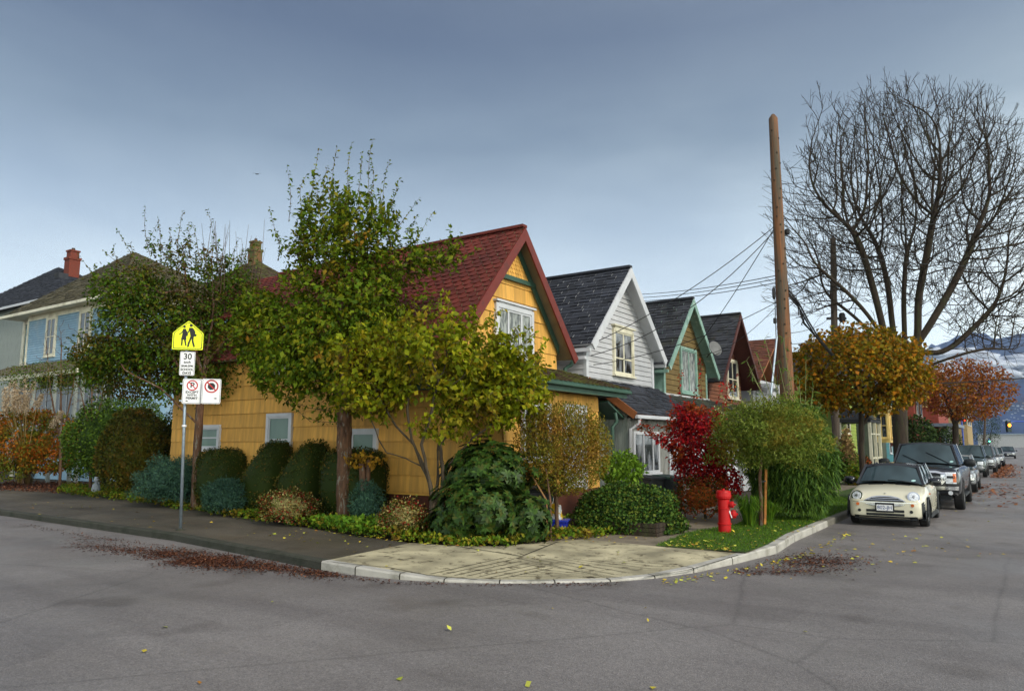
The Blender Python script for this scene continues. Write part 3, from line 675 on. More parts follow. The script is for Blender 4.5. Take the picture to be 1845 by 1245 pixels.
P2 = litter([(290, 1000), (350, 1010), (430, 1018)], 6000, (26, 6.5), .03, None)
P3 = litter([(26, 942), (160, 968), (300, 985), (420, 1004), (560, 1030), (700, 1050), (900, 1054), (1100, 1053)], 1800, (8, 2.), .03, None)
PP = np.concatenate([P1, P2, P3]); nz_l = Noise3(12, 5, 77); PP = PP[(nz_l(PP*1.3)+rng.random(len(PP))*1.1) > .35]; PP = PP[(PP[:, 1] < 8.4+.0*PP[:, 0]) | (PP[:, 0] > -9)]
PP = PP[PP[:, 1] < np.interp(PP[:, 0], [k[0] for k in kerb[:11]], [k[1] for k in kerb[:11]])-.04]
lying('gutter_litter', M['L_litter'], PP, .04, .5, 'wet red brown leaf litter washed along the left gutter', 'leaf litter')
# ------------------------------------------------------------------ houses
XP = np.array([1., 0, 0]); YP = np.array([0, 1., 0]); ZP = np.array([0, 0, 1.])
def wallbox(parent, name, m, a, b):
    w = MB(); w.box(a, b); return w.build(name, m, parent)
def gable_house(o, xf, xb, y0, y1, z0, zp, half_over_front, eave_over, pitch_z, wallmats, course, roofm, tile, rakem, style='tab', tabw=0, soff=None, wallz=None, gz0=None, barge=.2, lift=.022, ex=.3, tw=.4, jit=.0, sidecourse=True):
    """long gable-fronted house: gable wall faces +X at xf; ridge runs back to xb. zp = (eave z, ridge z of the walls)"""
    ze, zr = zp; yc = (y0+y1)/2; hw = (y1-y0)/2
    body = MB(); body.mi = 0
    i = len(body.v)
    pts = [(y0, z0), (y1, z0), (y1, ze), (yc, zr), (y0, ze)]
    for x in (xf-.03, xb):
        for y, z in pts:
            yy = y + (.03 if y == y0 else (-.03 if y == y1 else 0)); body.vert((x, yy, z-(.03 if z > z0 else 0)))
    body.f.append((0,1,2,3,4)); body.m.append(0); body.f.append((9,8,7,6,5)); body.m.append(0)
    for k in range(5):
        k2 = (k+1) % 5; body.f.append((k, k+5, k2+5, k2)); body.m.append(0)
    wo = body.build('wall', wallmats, o)
    # boards
    fr = Frame((xf, y0, 0), YP, XP); s = MB(); g0 = gz0 if gz0 is not None else z0
    siding(s, fr, [(0, g0), (y1-y0, g0), (y1-y0, ze), (hw, zr), (0, ze)], course, tabw=tabw)
    s.build('gable_boards', wallmats, o)
    if sidecourse:
        fs = Frame((xb, y0, 0), XP, -YP); s = MB(); siding(s, fs, [(0, z0), (xf-xb, z0), (xf-xb, ze), (0, ze)], course, tabw=tabw); s.build('side_boards', wallmats, o)
    # roof: two slopes with overhang
    k = (zr-ze)/hw; sl = math.hypot(1, k); xo = xf+half_over_front; L = xo-xb
    rise = eave_over; top = zr + .06
    roof = MB(); tl = MB()
    for sgn in (-1, 1):
        o0 = np.array([xb, yc+sgn*(hw+rise), ze-rise*k+.06]); v = np.array([0, -sgn/sl, k/sl]); ln = (hw+rise)*sl
        slab(roof, o0, XP, v, [(0, 0), (L, 0), (L, ln), (0, ln)], .07)
        if sgn < 0 or True:
            tiles(tl, o0+np.array([0, 0, .004]), XP, v, [(0, -.03), (L+.02, -.03), (L+.02, ln), (0, ln)], ex, tw, style, lift, jit)
    r = roof.build('roof', soff or rakem, o); tl.build('shingles', roofm, r)
    cap = MB(); cap.beam((xb, yc, zr+.10), (xo+.03, yc, zr+.10), .2, .07); cap.build('ridge_cap', roofm, r)
    bg = MB()      # barge boards
    for sgn in (-1, 1):
        a = np.array([xo+.012, yc+sgn*(hw+rise+.02), ze-rise*k+.02]); b = np.array([xo+.012, yc, zr+.03+.0*sgn])
        nrm = np.array([0, sgn*k/sl, 1/sl]); h = barge
        dn = -nrm*h
        x1 = np.array([.045, 0, 0])
        bg.hexa([a+dn, a+dn+x1, b+np.array([0, 0, -h*sl])+x1, b+np.array([0, 0, -h*sl]), a+nrm*.03, a+nrm*.03+x1, b+ZP*.03+x1, b+ZP*.03])
    bo = bg.build('barge_board', rakem, o)
    return wo, r, fr, (yc, hw, k, sl, xo)

# --- yellow corner house
yh = thing('corner_house', 'yellow shingled corner house with a red roof and dark green trim', 'house', (-10.2, 13, .1))
XF, YA, YB = -10.2, 12.8, 17.1
wo, yroof, yfr, (yc, hw, kk, sl, xo) = gable_house(yh, XF, -19.2, YA, YB, .8, (4.66, 7.2), .38, .42, 0, M['yellow'], .385, M['red_roof'], None, M['red_trim'], 'hex', tabw=.5, soff=M['soffit'], gz0=3.5, barge=.2, ex=.17, tw=.27, jit=.004, sidecourse=False, lift=.03)
s = MB(); fs = Frame((-21.2, YA, 0), XP, -YP); siding(s, fs, [(0, .8), (11.0, .8), (11.0, 4.66), (7.4, 4.66), (7.4, 5.35), (0, 5.35)][:0] or [(0, .8), (11.0, .8), (11.0, 4.55), (0, 4.55)], .385, tabw=.9)
siding(s, fs, [(0, 4.65), (6.9, 4.65), (6.9, 5.4), (0, 5.4)], .385, tabw=.9)
s.build('side_shakes', M['yellow'], yh)
b = MB(); b.box((-21.2, YA+.03, .8), (-19.2, YB, 5.4)); b.box((-19.2, YA+.03, 4.5), (-14.3, YB, 5.4)); b.build('rear_wing_wall', M['yellow'], yh)
rr = MB(); tt = MB(); k2 = (7.25-5.3)/2.75; s2 = math.hypot(1, k2)
for sgn, on in ((-1, 1), (1, 1)):
    o0 = np.array([-21.6, yc+sgn*2.6, 5.42]); v = np.array([0, -sgn/s2, k2/s2]); ln = 2.6*s2
    slab(rr, o0, XP, v, [(0, 0), (7.6, 0), (7.6, ln), (0, ln)], .07); tiles(tt, o0+ZP*.004, XP, v, [(0, -.03), (7.6, -.03), (7.6, ln), (0, ln)], .17, .27, 'hex', .03, .004)
wr = rr.build('rear_roof', M['red_trim'], yh); tt.build('shingles', M['red_roof'], wr)
b = MB(); b.box((-21.2, YA+.02, .0), (-8.95, YB, .8)); b.build('foundation', M['brick_base'], yh)
b = MB(); b.fbox(fs, -.02, 12.27, 0, .04, .76, .8); b.build('water_table', M['yellow_board'], yh)
# soffit-side rake trim in green and the belt under the fish-scale peak
b = MB(); zt = 6.02
def rakez(y): return 7.2-abs(y-yc)*kk
for sgn in (-1, 1):
    a0 = np.array([XF+.05, yc+sgn*(hw+.02), 4.55]); b0 = np.array([XF+.05, yc+sgn*.0, 7.13]); dn = ZP*-.24
    e = XP*.04; b.hexa([a0+dn, a0+dn+e, b0+dn+e, b0+dn, a0, a0+e, b0+e, b0])
yb = (7.2-zt)/kk; b.box((XF+.04, yc-yb+.02, zt-.09), (XF+.11, yc+yb-.02, zt+.02)); b.build('green_rake_trim', M['green_trim'], yh)
s = MB(); tiles(s, (XF+.035, yc-yb, zt), YP, ZP, [(0, .02), (2*yb, .02), (yb, 7.1-zt)], .105, .115, 'scale', .02)
# the scale rows must stand on the vertical gable: they were laid on a vertical plane through XF
s.build('fish_scale_peak', M['yellow'], yh)
# gable window, with muntins and an arched centre light
p0 = onX(890, 519, XF); wy0, wy1 = p0[1]-YA+.1, onX(957, 540, XF)[1]-YA-.1
gw = window(yh, yfr, wy0, wy1, 4.02, 5.18, M['white'], M['glass_lace'], trim=.11, vb=(.3, .7), sash=.05, head=.03)
b = MB(); cu = (wy0+wy1)/2; R_ = .2; P = [yfr.p(cu+R_*math.cos(t), 4.55+R_*math.sin(t), .06) for t in np.linspace(math.pi, 0, 13)]
P = [yfr.p(cu-R_, 4.08, .06)]+P+[yfr.p(cu+R_, 4.08, .06)]; b.tube(P, .02, 5); b.build('arched_muntin', M['white'], gw)
# side windows
for px0, px1, pt, pb, upper in ((487, 524, 752, 812, 0), (364, 395, 772, 806, 0), (637, 677, 780, 822, 0), (476, 518, 600, 672, 1)):
    a = onY(px0, (pt+pb)/2, YA); c = onY(px1, (pt+pb)/2, YA); zt_ = onY(px0, pt, YA)[2]; zb_ = onY(px0, pb, YA)[2]
    if not upper and px0 != 364: zb_ -= .3
    window(yh, fs, a[0]+21.2, c[0]+21.2, zb_, min(zt_, 5.1), M['white'], M['glass_blind'], trim=.1, hb=(.5,), sash=.04)
# enclosed front porch
XE = -8.95
b = MB(); b.box((XF-.02, YA+.03, .8), (XE-.03, YB-.03, 3.15)); b.build('porch_wall', M['yellow'], yh)
fe = Frame((XE, YA, 0), YP, XP); s = MB(); siding(s, fe, [(0, .8), (YB-YA, .8), (YB-YA, 3.12), (0, 3.12)], .385, tabw=.5)
f2 = Frame((XF, YA, 0), XP, -YP); siding(s, f2, [(0, .8), (XE-XF, .8), (XE-XF, 3.12), (0, 3.12)], .385, tabw=.9)
f3 = Frame((XF, YB, 0), XP, YP); s.build('porch_shakes', M['yellow'], yh)
rp = MB(); tp = MB(); hip = [(0, 0), (5.5, 0), (5.0, 1.78), (.8, 1.78)]
oo = np.array([-8.42, 12.45, 3.33]); v = np.array([-1.7, 0, .52]); v /= np.linalg.norm(v); slab(rp, oo, YP, v, hip, .05); tiles(tp, oo+ZP*.004, YP, v, [(0, -.02), (5.5, -.02), (5.0, 1.78), (.8, 1.78)], .16, .22, 'hex', .035, .01)
o2 = np.array([-11.4, 12.45, 3.33]); v2 = np.array([0, .8, .52]); v2 /= np.linalg.norm(v2); slab(rp, o2, XP, v2, [(0, 0), (2.98, 0), (1.25, .94), (0, .94)], .05); tiles(tp, o2+ZP*.004, XP, v2, [(0, -.02), (2.98, -.02), (1.25, .94), (0, .94)], .16, .22, 'hex', .035, .01)
pr_ = rp.build('porch_roof', M['green_trim'], yh); tp.build('shingles', M['mossy'], pr_)
b = MB(); b.box((-8.55, 12.5, 3.10), (-8.50, 17.9, 3.27)); b.box((-11.4, 12.5, 3.10), (-8.552, 12.55, 3.27)); b.box((-10.18, 12.56, 3.13), (-8.56, 17.85, 3.16)); b.build('green_fascia', M['green_trim'], yh)
b = MB(); b.beam((-8.44, 12.4, 3.27), (-8.44, 18.0, 3.25), .11, .09); b.beam((-11.4, 12.4, 3.27), (-8.5, 12.4, 3.25), .11, .09); b.build('gutter', M['green_trim'], yh, bevel=.02)
window(yh, fe, .75, 1.75, 1.6, 2.72, M['white'], M['glass_dark'], trim=.1, vb=(.5,), label='white window on the front porch')
dd = MB(); dd.fbox(fe, 2.55, 3.45, .02, .07, .85, 2.75); d_ = dd.build('door', M['white'], yh, bevel=.01); b = MB(); b.fbox(fe, 2.7, 3.3, .071, .085, 1.75, 2.6); b.build('pane', M['glass_lace'], d_); b = MB(); b.lathe([(.0, 0), (.03, .01), (.03, .05), (0, .06)], (XE+.07, YA+2.66, 1.65), 10, 0); b.build('handle', M['metal'], d_)
dt = MB(); dt.fbox(fe, 2.45, 2.55, .0, .09, .8, 2.85); dt.fbox(fe, 3.45, 3.55, .0, .09, .8, 2.85); dt.fbox(fe, 2.55, 3.45, .0, .09, 2.755, 2.855); dt.build('door_frame', M['white'], yh)
b = MB(); b.beam((-9.75, 12.98, 4.37), (-9.55, 17.78, 4.37), .1, .08) if 0 else b.box((-19.2, 17.62, 4.2), (-9.6, 17.74, 4.29)); b.build('side_gutter', M['white'], yh)
downpipe(yh, [(-10.0, 17.68, 4.18), (-10.02, 17.58, 4.05), (-10.1, 17.42, 3.95), (-10.12, 17.42, 3.4)], M['green_trim'], .055)
# little side lean-to with its green pipe, between the two houses
b = MB(); tl2 = MB(); vv = np.array([0, -1.0, .42]); vv /= np.linalg.norm(vv); oL = np.array([-10.4, 18.35, 2.62]); slab(b, oL, XP, vv, [(0, 0), (1.6, 0), (1.6, 1.05), (0, 1.05)], .05); q = b.build('lean_to_roof', M['green_trim'], yh); tiles(tl2, oL+ZP*.004, XP, vv, [(0, 0), (1.6, 0), (1.6, 1.05), (0, 1.05)], .16, .22, 'hex', .03); tl2.build('shingles', M['mossy'], q)
downpipe(yh, [(-8.78, 17.75, 2.72), (-8.78, 17.85, 2.5), (-8.85, 17.72, 2.35), (-8.85, 17.7, .2)], M['green_trim'], .05)
wallbox(yh, 'lean_to_wall', M['greyboard'], (-10.4, 17.4, .1), (-9.3, 18.1, 2.55))

# --- white house
wh = thing('gabled_house', 'white weatherboard house with a steep charcoal roof and a grey ribbed porch', 'house', (-9.85, 18.2, .1), 'row of narrow gabled houses')
wo, r_, wfr, (wyc, whw, wk, wsl, wxo) = gable_house(wh, -9.85, -19, 18.1, 22.7, .1, (4.9, 7.22), .36, .3, 0, M['white_board'], .155, M['slate'], None, M['white'], 'lam', soff=M['white'], gz0=3.6, barge=.2, ex=.16, tw=.3)
a = onX(1107, 600, -9.85)[1]-18.2; c = onX(1138, 600, -9.85)[1]-18.2
window(wh, wfr, a, c, 4.02, 5.28, M['cream'], M['glass_tree'], trim=.09, vb=(.5,), hb=(.36,), head=.06)
b = MB(); b.fbox(wfr, -.02, .12, -.05, .05, 3.55, 4.7); b.build('corner_board', M['white'], wh); b = MB(); b.fbox(wfr, 4.5, 4.64, -.05, .05, 3.55, 4.7); b.build('corner_board', M['white'], wh)
b = MB(); b.fbox(Frame((-9.85, 18.2, 0), -XP, -YP), .16, .36, .02, .06, 3.2, 4.6); b.build('brown_corner_post', M['brownboard'], wh)
b = MB(); b.box((-19, 17.72, 4.42), (-9.5, 17.82, 4.52)); b.build('gutter', M['white'], wh)
b = MB(); b.box((-19, 22.98, 4.42), (-9.5, 23.08, 4.52)); b.build('gutter', M['white'], wh)
XS = -8.75
b = MB(); b.box((-9.82, 18.45, .1), (XS, 22.9, 2.62)); b.build('porch_wall', M['corr'], wh)
fp = Frame((XS, 18.45, 0), YP, XP); b = MB()
for i in range(44): b.fbox(fp, i*.1+.02, i*.1+.075, .0, .022, .12, 2.6)
b.build('ribbed_sheet', M['corr'], wh)
fps = Frame((-9.8, 18.45, 0), XP, -YP); b = MB()
for i in range(7): b.fbox(fps, i*.15, i*.15+.144, .0, .015+.004*(i % 2), .12, 2.9)
b.build('grey_side_boards', M['greyboard'], wh)
b = MB(); b.poly([fps.p(.52+.28*math.cos(t), 1.0+.28*math.sin(t), .022) for t in np.linspace(0, math.pi, 14)]+[fps.p(.24, .6, .022), fps.p(.8, .6, .022)]); b.build('round_topped_hatch', M['cream'], wh)
pw_ = window(wh, fp, .30, 1.95, 1.12, 2.2, M['white'], M['glass_tree'], trim=.05, vb=(.36, .74), sash=.035, proud=.06)
rp = MB(); tp = MB(); oo = np.array([-8.45, 18.3, 2.72]); v = np.array([-1.4, 0, 1.0]); vl = np.linalg.norm(v); v = v/vl
slab(rp, oo, YP, v, [(0, 0), (4.85, 0), (4.85, vl), (0, vl)], .06); tiles(tp, oo+ZP*.004, YP, v, [(0, -.03), (4.85, -.03), (4.85, vl), (0, vl)], .14, .3, 'lam', .02)
q = rp.build('porch_roof', M['brownboard'], wh); tp.build('shingles', M['slate'], q)
b = MB(); b.beam((-8.43, 18.25, 2.66), (-9.88, 18.25, 3.69), .05, .2); b.build('brown_rake', M['brownboard'], wh)
b = MB(); b.beam((-8.42, 18.3, 2.63), (-8.42, 23.2, 2.65), .12, .1); b.build('porch_gutter', M['white'], wh, bevel=.02)
downpipe(wh, [(-8.42, 18.5, 2.58), (-8.45, 18.5, 2.45), (-8.66, 18.42, 2.3), (-8.68, 18.42, .2)], M['white'], .05)
b = MB(); b.fbox(fp, 2.75, 3.4, .02, .05, .12, 2.1); b.build('porch_door', M['white'], wh)

# --- olive-brown house with mint trim
bh = thing('gabled_house', 'olive brown boarded house with mint green trim and a satellite dish', 'house', (-9.85, 23.6, .1), 'row of narrow gabled houses')
wo, r_, bfr, (byc, bhw, bk, bsl, bxo) = gable_house(bh, -9.85, -19, 23.65, 27.85, .1, (4.9, 7.12), .36, .42, 0, M['olive'], .19, M['slate2'], None, M['teal'], 'lam', soff=M['teal'], gz0=3.55, barge=.17, ex=.16, tw=.3)
b = MB(); b.fbox(Frame((-9.85, 23.65, 0), -XP, -YP), 0, .7, .0, .05, 3.3, 4.6); b.fbox(bfr, -.05, .1, -.02, .04, 3.5, 4.6); b.build('corner_board', M['teal'], bh); b = MB(); b.fbox(bfr, 4.1, 4.22, -.02, .04, 3.5, 4.6); b.build('corner_board', M['teal'], bh)
a = onX(1227, 640, -9.85)[1]-23.75; c = onX(1252, 640, -9.85)[1]-23.75
window(bh, bfr, a, c, 3.78, 5.3, M['teal'], M['glass_lace'], trim=.1, vb=(.5,), head=0)
b = MB(); b.fbox(bfr, -.1, 4.3, .02, .09, 3.5, 3.62); b.build('flashing', M['white'], bh)
b = MB(); b.box((-19, 23.2, 4.28), (-9.5, 23.3, 4.38)); b.build('gutter', M['teal'], bh)
rp = MB(); tp = MB(); oo = np.array([-8.45, 23.3, 2.62]); slab(rp, oo, YP, v, [(0, 0), (4.9, 0), (4.9, vl), (0, vl)], .06); tiles(tp, oo+ZP*.004, YP, v, [(0, -.03), (4.9, -.03), (4.9, vl), (0, vl)], .15, .3, 'lam', .02)
q = rp.build('porch_roof', M['teal'], bh); tp.build('shingles', M['dark_moss'], q)
b = MB(); b.beam((-8.43, 23.25, 2.62), (-9.86, 23.25, 3.66), .05, .1); b.build('porch_rake', M['teal'], bh)
b = MB(); b.box((-9.8, 23.5, .1), (-8.8, 28.0, 2.55)); b.build('porch_wall', M['white_board'], bh)
fb = Frame((-8.8, 23.5, 0), YP, XP); s = MB(); siding(s, fb, [(0, .12), (4.5, .12), (4.5, 2.5), (0, 2.5)], .14); s.build('porch_boards', M['white_board'], bh)
b = MB(); b.fbox(fb, 2.6, 3.4, .03, .08, .2, 2.2); b.build('porch_door', M['white'], bh); b = MB(); b.fbox(fb, 1.0, 1.12, .03, .09, .2, 2.5); b.build('porch_post', M['white'], bh)
b = MB(); b.box((-11.5, 23.9, 6.2), (-11.2, 24.15, 7.35)); b.build('flue', M['grey_pole'], bh)
b = MB()     # dish bolted to the barge board
dc = np.array([-9.25, 28.0, 5.35]); 
dsh = thing('satellite_dish', 'round grey satellite dish on the mint green roof edge', 'satellite dish', (-9.25, 26.95, 5.2))
b = MB(); R0 = .29
prof = [(0.001, .0), (R0*.5, .02), (R0*.8, .06), (R0, .10), (R0*.99, .12), (R0*.5, .04), (.001, .02)]
b.lathe(prof, (0, 0, 0), 20, 0); b.v = [tuple(Vector((Matrix.Rotation(rad(-28), 3, 'Z') @ Matrix.Rotation(rad(-18), 3, 'Y')) @ Vector(p)) + Vector((-9.2, 26.95, 5.42))) for p in b.v]; b.build('reflector', mat('dish_grey', (.14, .14, .14), .6), dsh, smooth=True)
b = MB(); b.tube([(-9.22, 26.95, 5.38), (-9.42, 27.0, 5.22), (-9.5, 27.05, 5.15)], .02, 6); b.tube([(-9.18, 26.9, 5.2), (-8.9, 26.75, 5.25)], .012, 6); b.build('bracket', M['black'], dsh)

# --- rust-red house with a deep porch gable
rh = thing('gabled_house', 'rust red boarded house with a deep overhanging gable', 'house', (-9.85, 29.1, .1), 'row of narrow gabled houses')
wo, r_, rfr, (ryc, rhw, rk, rsl, rxo) = gable_house(rh, -10.1, -19, 28.8, 33.0, .1, (4.85, 7.3), .75, .5, 0, M['rust'], .15, M['slate2'], None, M['dark_red'], 'lam', soff=M['dark_red'], gz0=3.3, barge=.14, ex=.16, tw=.3)
a = onX(1313, 660, -10.1)[1]-29.1; c = onX(1329, 660, -10.1)[1]-29.1
window(rh, rfr, a, c, 3.9, 5.45, M['cream'], M['glass_dark'], trim=.1, vb=(.5,), hb=(.5,))
window(rh, rfr, 1.95, 2.25, 5.85, 6.25, M['cream'], M['glass_dark'], trim=.06)
rp = MB(); tp = MB(); oo = np.array([-8.5, 28.7, 2.55]); slab(rp, oo, YP, v, [(0, 0), (5.0, 0), (5.0, vl), (0, vl)], .06); tiles(tp, oo+ZP*.004, YP, v, [(0, -.03), (5.0, -.03), (5.0, vl), (0, vl)], .15, .3, 'lam', .02)
q = rp.build('porch_roof', M['dark_red'], rh); tp.build('shingles', M['dark_moss'], q)
b = MB(); b.box((-10.0, 28.9, .1), (-8.9, 33.4, 2.5)); b.build('porch_wall', M['white_board'], rh)

# --- fifth house: red-brown roof over a pale porch
h5 = thing('gabled_house', 'house with a red brown roof and white upper porch behind the bamboo', 'house', (-10, 36, .1), 'row of narrow gabled houses')
b = MB(); b.box((-19, 35.2, .1), (-10.2, 41.5, 5.0)); b.build('wall', M['white_board'], h5)
rp = MB(); tp = MB()
oo = np.array([-19.0, 34.7, 4.85]); v5 = np.array([0, 3.6, 2.35]); l5 = np.linalg.norm(v5); v5 = v5/l5; slab(rp, oo, XP, v5, [(0, 0), (9.3, 0), (9.3, l5), (0, l5)], .08); tiles(tp, oo+ZP*.004, XP, v5, [(0, 0), (9.3, 0), (9.3, l5), (0, l5)], .2, .3, 'lam', .02)
oo = np.array([-19.0, 41.9, 4.85]); v6 = v5*np.array([1, -1, 1]); slab(rp, oo, XP, v6, [(0, 0), (9.3, 0), (9.3, l5), (0, l5)], .08)
q = rp.build('roof', M['brownboard'], h5); tp.build('shingles', mat('brown_shingle', (.12, .04, .022), .85, island=.3), q)
b = MB(); b.box((-10.2, 34.9, 3.0), (-9.3, 38.2, 3.15)); b.box((-10.2, 34.9, 4.5), (-9.3, 38.2, 4.7))
for y in (34.95, 36.4, 38): b.box((-9.45, y, 3.15), (-9.3, y+.15, 4.5))
b.build('upper_porch', M['white'], h5)
f5 = Frame((-10.2, 35.2, 0), YP, XP); window(h5, f5, .5, 1.6, 3.3, 4.3, M['white'], M['glass_dark'], trim=.08); 
b = MB(); fg = Frame((-10.15, 38.3, 0), YP, XP)

# --- houses down the street
def simple_house(name, label, cat, m, x0, x1, y0, y1, zt, roofm, rtype='gable', course=.2, wins=(), trim=None, group=None, ridge=1.8, axis='x', side=True, over=.3):
    o = thing(name, label, cat, (x1, y0, .1), group)
    b = MB(); b.box((x0, y0+.03, .1), (x1-.03, y1, zt)); b.build('wall', m, o)
    if course:
        s = MB(); siding(s, Frame((x1, y0, 0), YP, XP), [(0, .1), (y1-y0, .1), (y1-y0, zt), (0, zt)], course)
        if side: siding(s, Frame((x0, y0, 0), XP, -YP), [(0, .1), (x1-x0, .1), (x1-x0, zt), (0, zt)], course)
        s.build('boards', m, o)
    rp = MB()
    if rtype == 'flat':
        rp.box((x0-.2, y0-.25, zt), (x1+.3, y1+.25, zt+.28)); rp.build('cornice', roofm, o)
    elif rtype == 'hip':
        e = over; xm0, xm1 = x0+(y1-y0)/2, x1-(y1-y0)/2; ym = (y0+y1)/2
        if xm1 < xm0: xm0 = xm1 = (x0+x1)/2
        A = [(x0-e, y0-e, zt), (x1+e, y0-e, zt), (x1+e, y1+e, zt), (x0-e, y1+e, zt)]; T = [(xm0, ym, zt+ridge), (xm1, ym, zt+ridge)]
        rp.poly([A[0], A[1], T[1], T[0]]); rp.poly([A[1], A[2], T[1]]); rp.poly([A[2], A[3], T[0], T[1]]); rp.poly([A[3], A[0], T[0]]); rp.poly(A[::-1])
        q = rp.build('roof', roofm, o)
        tp = MB()
        def face(a, bb, c, d):
            a, bb, c, d = [np.array(t) for t in (a, bb, c, d)]; u = unit(bb-a); w = (d-a)-u*np.dot(d-a, u); vv_ = unit(w); L = np.linalg.norm(bb-a)
            tiles(tp, a+ZP*.01, u, vv_, [(0, 0), (L, 0), (np.dot(c-a, u), np.dot(c-a, vv_)), (np.dot(d-a, u), np.dot(d-a, vv_))], .2, .35, 'lam', .025)
        face(A[0], A[1], T[1], T[0]); face(A[1], A[2], (T[1][0], T[1][1]+.01, T[1][2]), T[1]); tp.build('shingles', roofm, q)
        f = MB(); f.box((x0-e, y0-e-.06, zt-.13), (x1+e, y0-e, zt+.02)); f.box((x1+e, y0-e-.06, zt-.13), (x1+e+.06, y1+e, zt+.02)); f.box((x0-e+.01, y0-e+.01, zt-.06), (x1+e-.01, y1+e-.01, zt-.005)); f.build('gutter', trim or M['white'], o)
    else:
        ym = (y0+y1)/2; 
        A = [(x0-.3, y0-.3, zt-.1), (x1+.4, y0-.3, zt-.1), (x1+.4, ym, zt+ridge), (x0-.3, ym, zt+ridge)]; B_ = [(x1+.4, y1+.3, zt-.1), (x0-.3, y1+.3, zt-.1), (x0-.3, ym, zt+ridge), (x1+.4, ym, zt+ridge)]
        rp.poly(A); rp.poly(B_); rp.poly([(x1, y0, zt-.05), (x1, y1, zt-.05), (x1, ym, zt+ridge-.2)]); q = rp.build('roof', roofm, o)
    for (face_, u0, u1, z0, z1) in wins:
        fr = Frame((x1, y0, 0), YP, XP) if face_ == 'f' else Frame((x0, y0, 0), XP, -YP)
        window(o, fr, u0, u1, z0, z1, trim or M['white'], M['glass_dark'], trim=.12, hb=(.5,), proud=.07)
    return o
M['lime'] = mat('lime_green_board', (.26, .34, .05), .65, var=.1, island=.08, dirt=(.17, .24, .05), dscale=1.2); M['peacock'] = mat('teal_blue_board', (.03, .17, .20), .6, island=.08); M['cherry'] = mat('red_brick_wall', (.25, .045, .025), .8, var=.2)
M['tan'] = mat('tan_stucco', (.34, .24, .11), .85); M['butter'] = mat('butter_yellow_paint', (.62, .45, .17), .6); M['tower'] = mat('grey_brown_concrete', (.12, .10, .09), .85); M['sage'] = mat('grey_green_board', (.08, .10, .07), .7)
gh = simple_house('green_house', 'lime green house with a small roofed porch beside the maple trunk', 'house', M['lime'], -20, -9.0, 47.5, 54.5, 6.2, M['slate2'], 'gable', .22, [('f', 3.6, 4.6, 2.6, 4.0)], M['cream'])
b = MB(); b.box((-9.0, 46.6, 3.15), (-6.9, 50.5, 3.35)); b.poly([(-6.8, 46.5, 3.36), (-6.8, 50.6, 3.36), (-9.0, 50.6, 4.25), (-9.0, 46.5, 4.25)]); b.poly([(-9.0, 46.5, 3.3), (-6.8, 46.5, 3.3), (-6.8, 46.5, 3.36), (-9.0, 46.5, 4.25)]); b.build('porch_roof', M['slate2'], gh)
b = MB()
for x, y in ((-7.0, 46.8), (-7.0, 48.6), (-7.0, 50.3), (-8.6, 46.8)): b.box((x-.08, y-.08, .2), (x+.08, y+.08, 3.15))
b.box((-7.04, 46.8, 2.45), (-6.96, 50.3, 2.52)); b.box((-7.04, 46.8, 1.05), (-6.96, 50.3, 1.15)); b.build('porch_posts', M['cream'], gh)
bw = simple_house('bay_house', 'dark green house with a butter yellow bay window over a red flower box', 'house', M['sage'], -20, -8.3, 56.5, 62.5, 5.4, M['slate2'], 'gable', .22, [], M['butter'])
b = MB(); b.box((-8.3, 57.2, 2.0), (-7.3, 60.2, 4.3)); b.box((-8.4, 57.0, 4.3), (-7.1, 60.4, 4.5)); b.build('bay', M['butter'], bw)
for fr, L in ((Frame((-7.3, 57.2, 0), YP, XP), 3.0), (Frame((-8.3, 57.2, 0), XP, -YP), 1.0)):
    window(bw, fr, L*.16, L*.84, 2.35, 4.0, M['butter'], M['glass_dark'], trim=.08, vb=(.5,), hb=(.5,))
b = MB(); b.box((-7.3, 57.1, 1.75), (-6.9, 60.3, 2.0)); b.build('flower_box', M['dark_red'], bw)
th = simple_house('blue_house', 'teal blue house behind the big bare tree', 'house', M['peacock'], -20, -8.6, 64.5, 72, 6.6, M['slate2'], 'gable', .22, [('f', 2, 3, 1.2, 3.0), ('f', 5, 6, 1.2, 3.0)], M['white'])
sh = simple_house('cream_cornice_house', 'dark red house with a cream cornice beyond the teal blue house', 'house', M['cherry'], -20, -7.6, 76, 84, 7.3, M['butter'], 'flat', 0, [('f', 2, 3.2, 4.6, 6.2), ('f', 5, 6.2, 4.6, 6.2)], M['cream'])
cb = simple_house('corner_shop', 'red brick corner building with a grey canopy and white post', 'shop building', M['cherry'], -24, -6.9, 92, 106, 9.6, M['brownboard'], 'flat', 0, [('f', 1.2, 5.5, 6.0, 8.0), ('f', 7.5, 11.5, 6.0, 8.0), ('s', 12, 16, 6.0, 8.0)], M['butter'])
b = MB(); b.box((-7.6, 91.2, 3.75), (-5.3, 106, 4.1)); b.box((-24, 90.6, 3.75), (-5.3, 91.98, 4.1)); b.build('canopy', mat('canopy_grey', (.16, .19, .24), .6), cb)
b = MB(); b.box((-6.3, 91.2, .1), (-5.5, 91.9, 3.75)); b.build('canopy_post', M['white'], cb)
b = MB(); b.box((-14, 91.9, .6), (-7.5, 91.99, 3.4)); b.box((-6.88, 93, .6), (-6.8, 99, 3.4)); b.build('shopfront', M['glass_dark'], cb)
ts = simple_house('tan_building', 'tan two storey building beyond the second traffic light', 'building', M['tan'], -22, -6.6, 140, 156, 8.4, M['tan'], 'flat', 0, [('f', 2, 5, 5, 7), ('s', 9, 12, 5, 7), ('f', 8, 11, 5, 7)], M['white'])
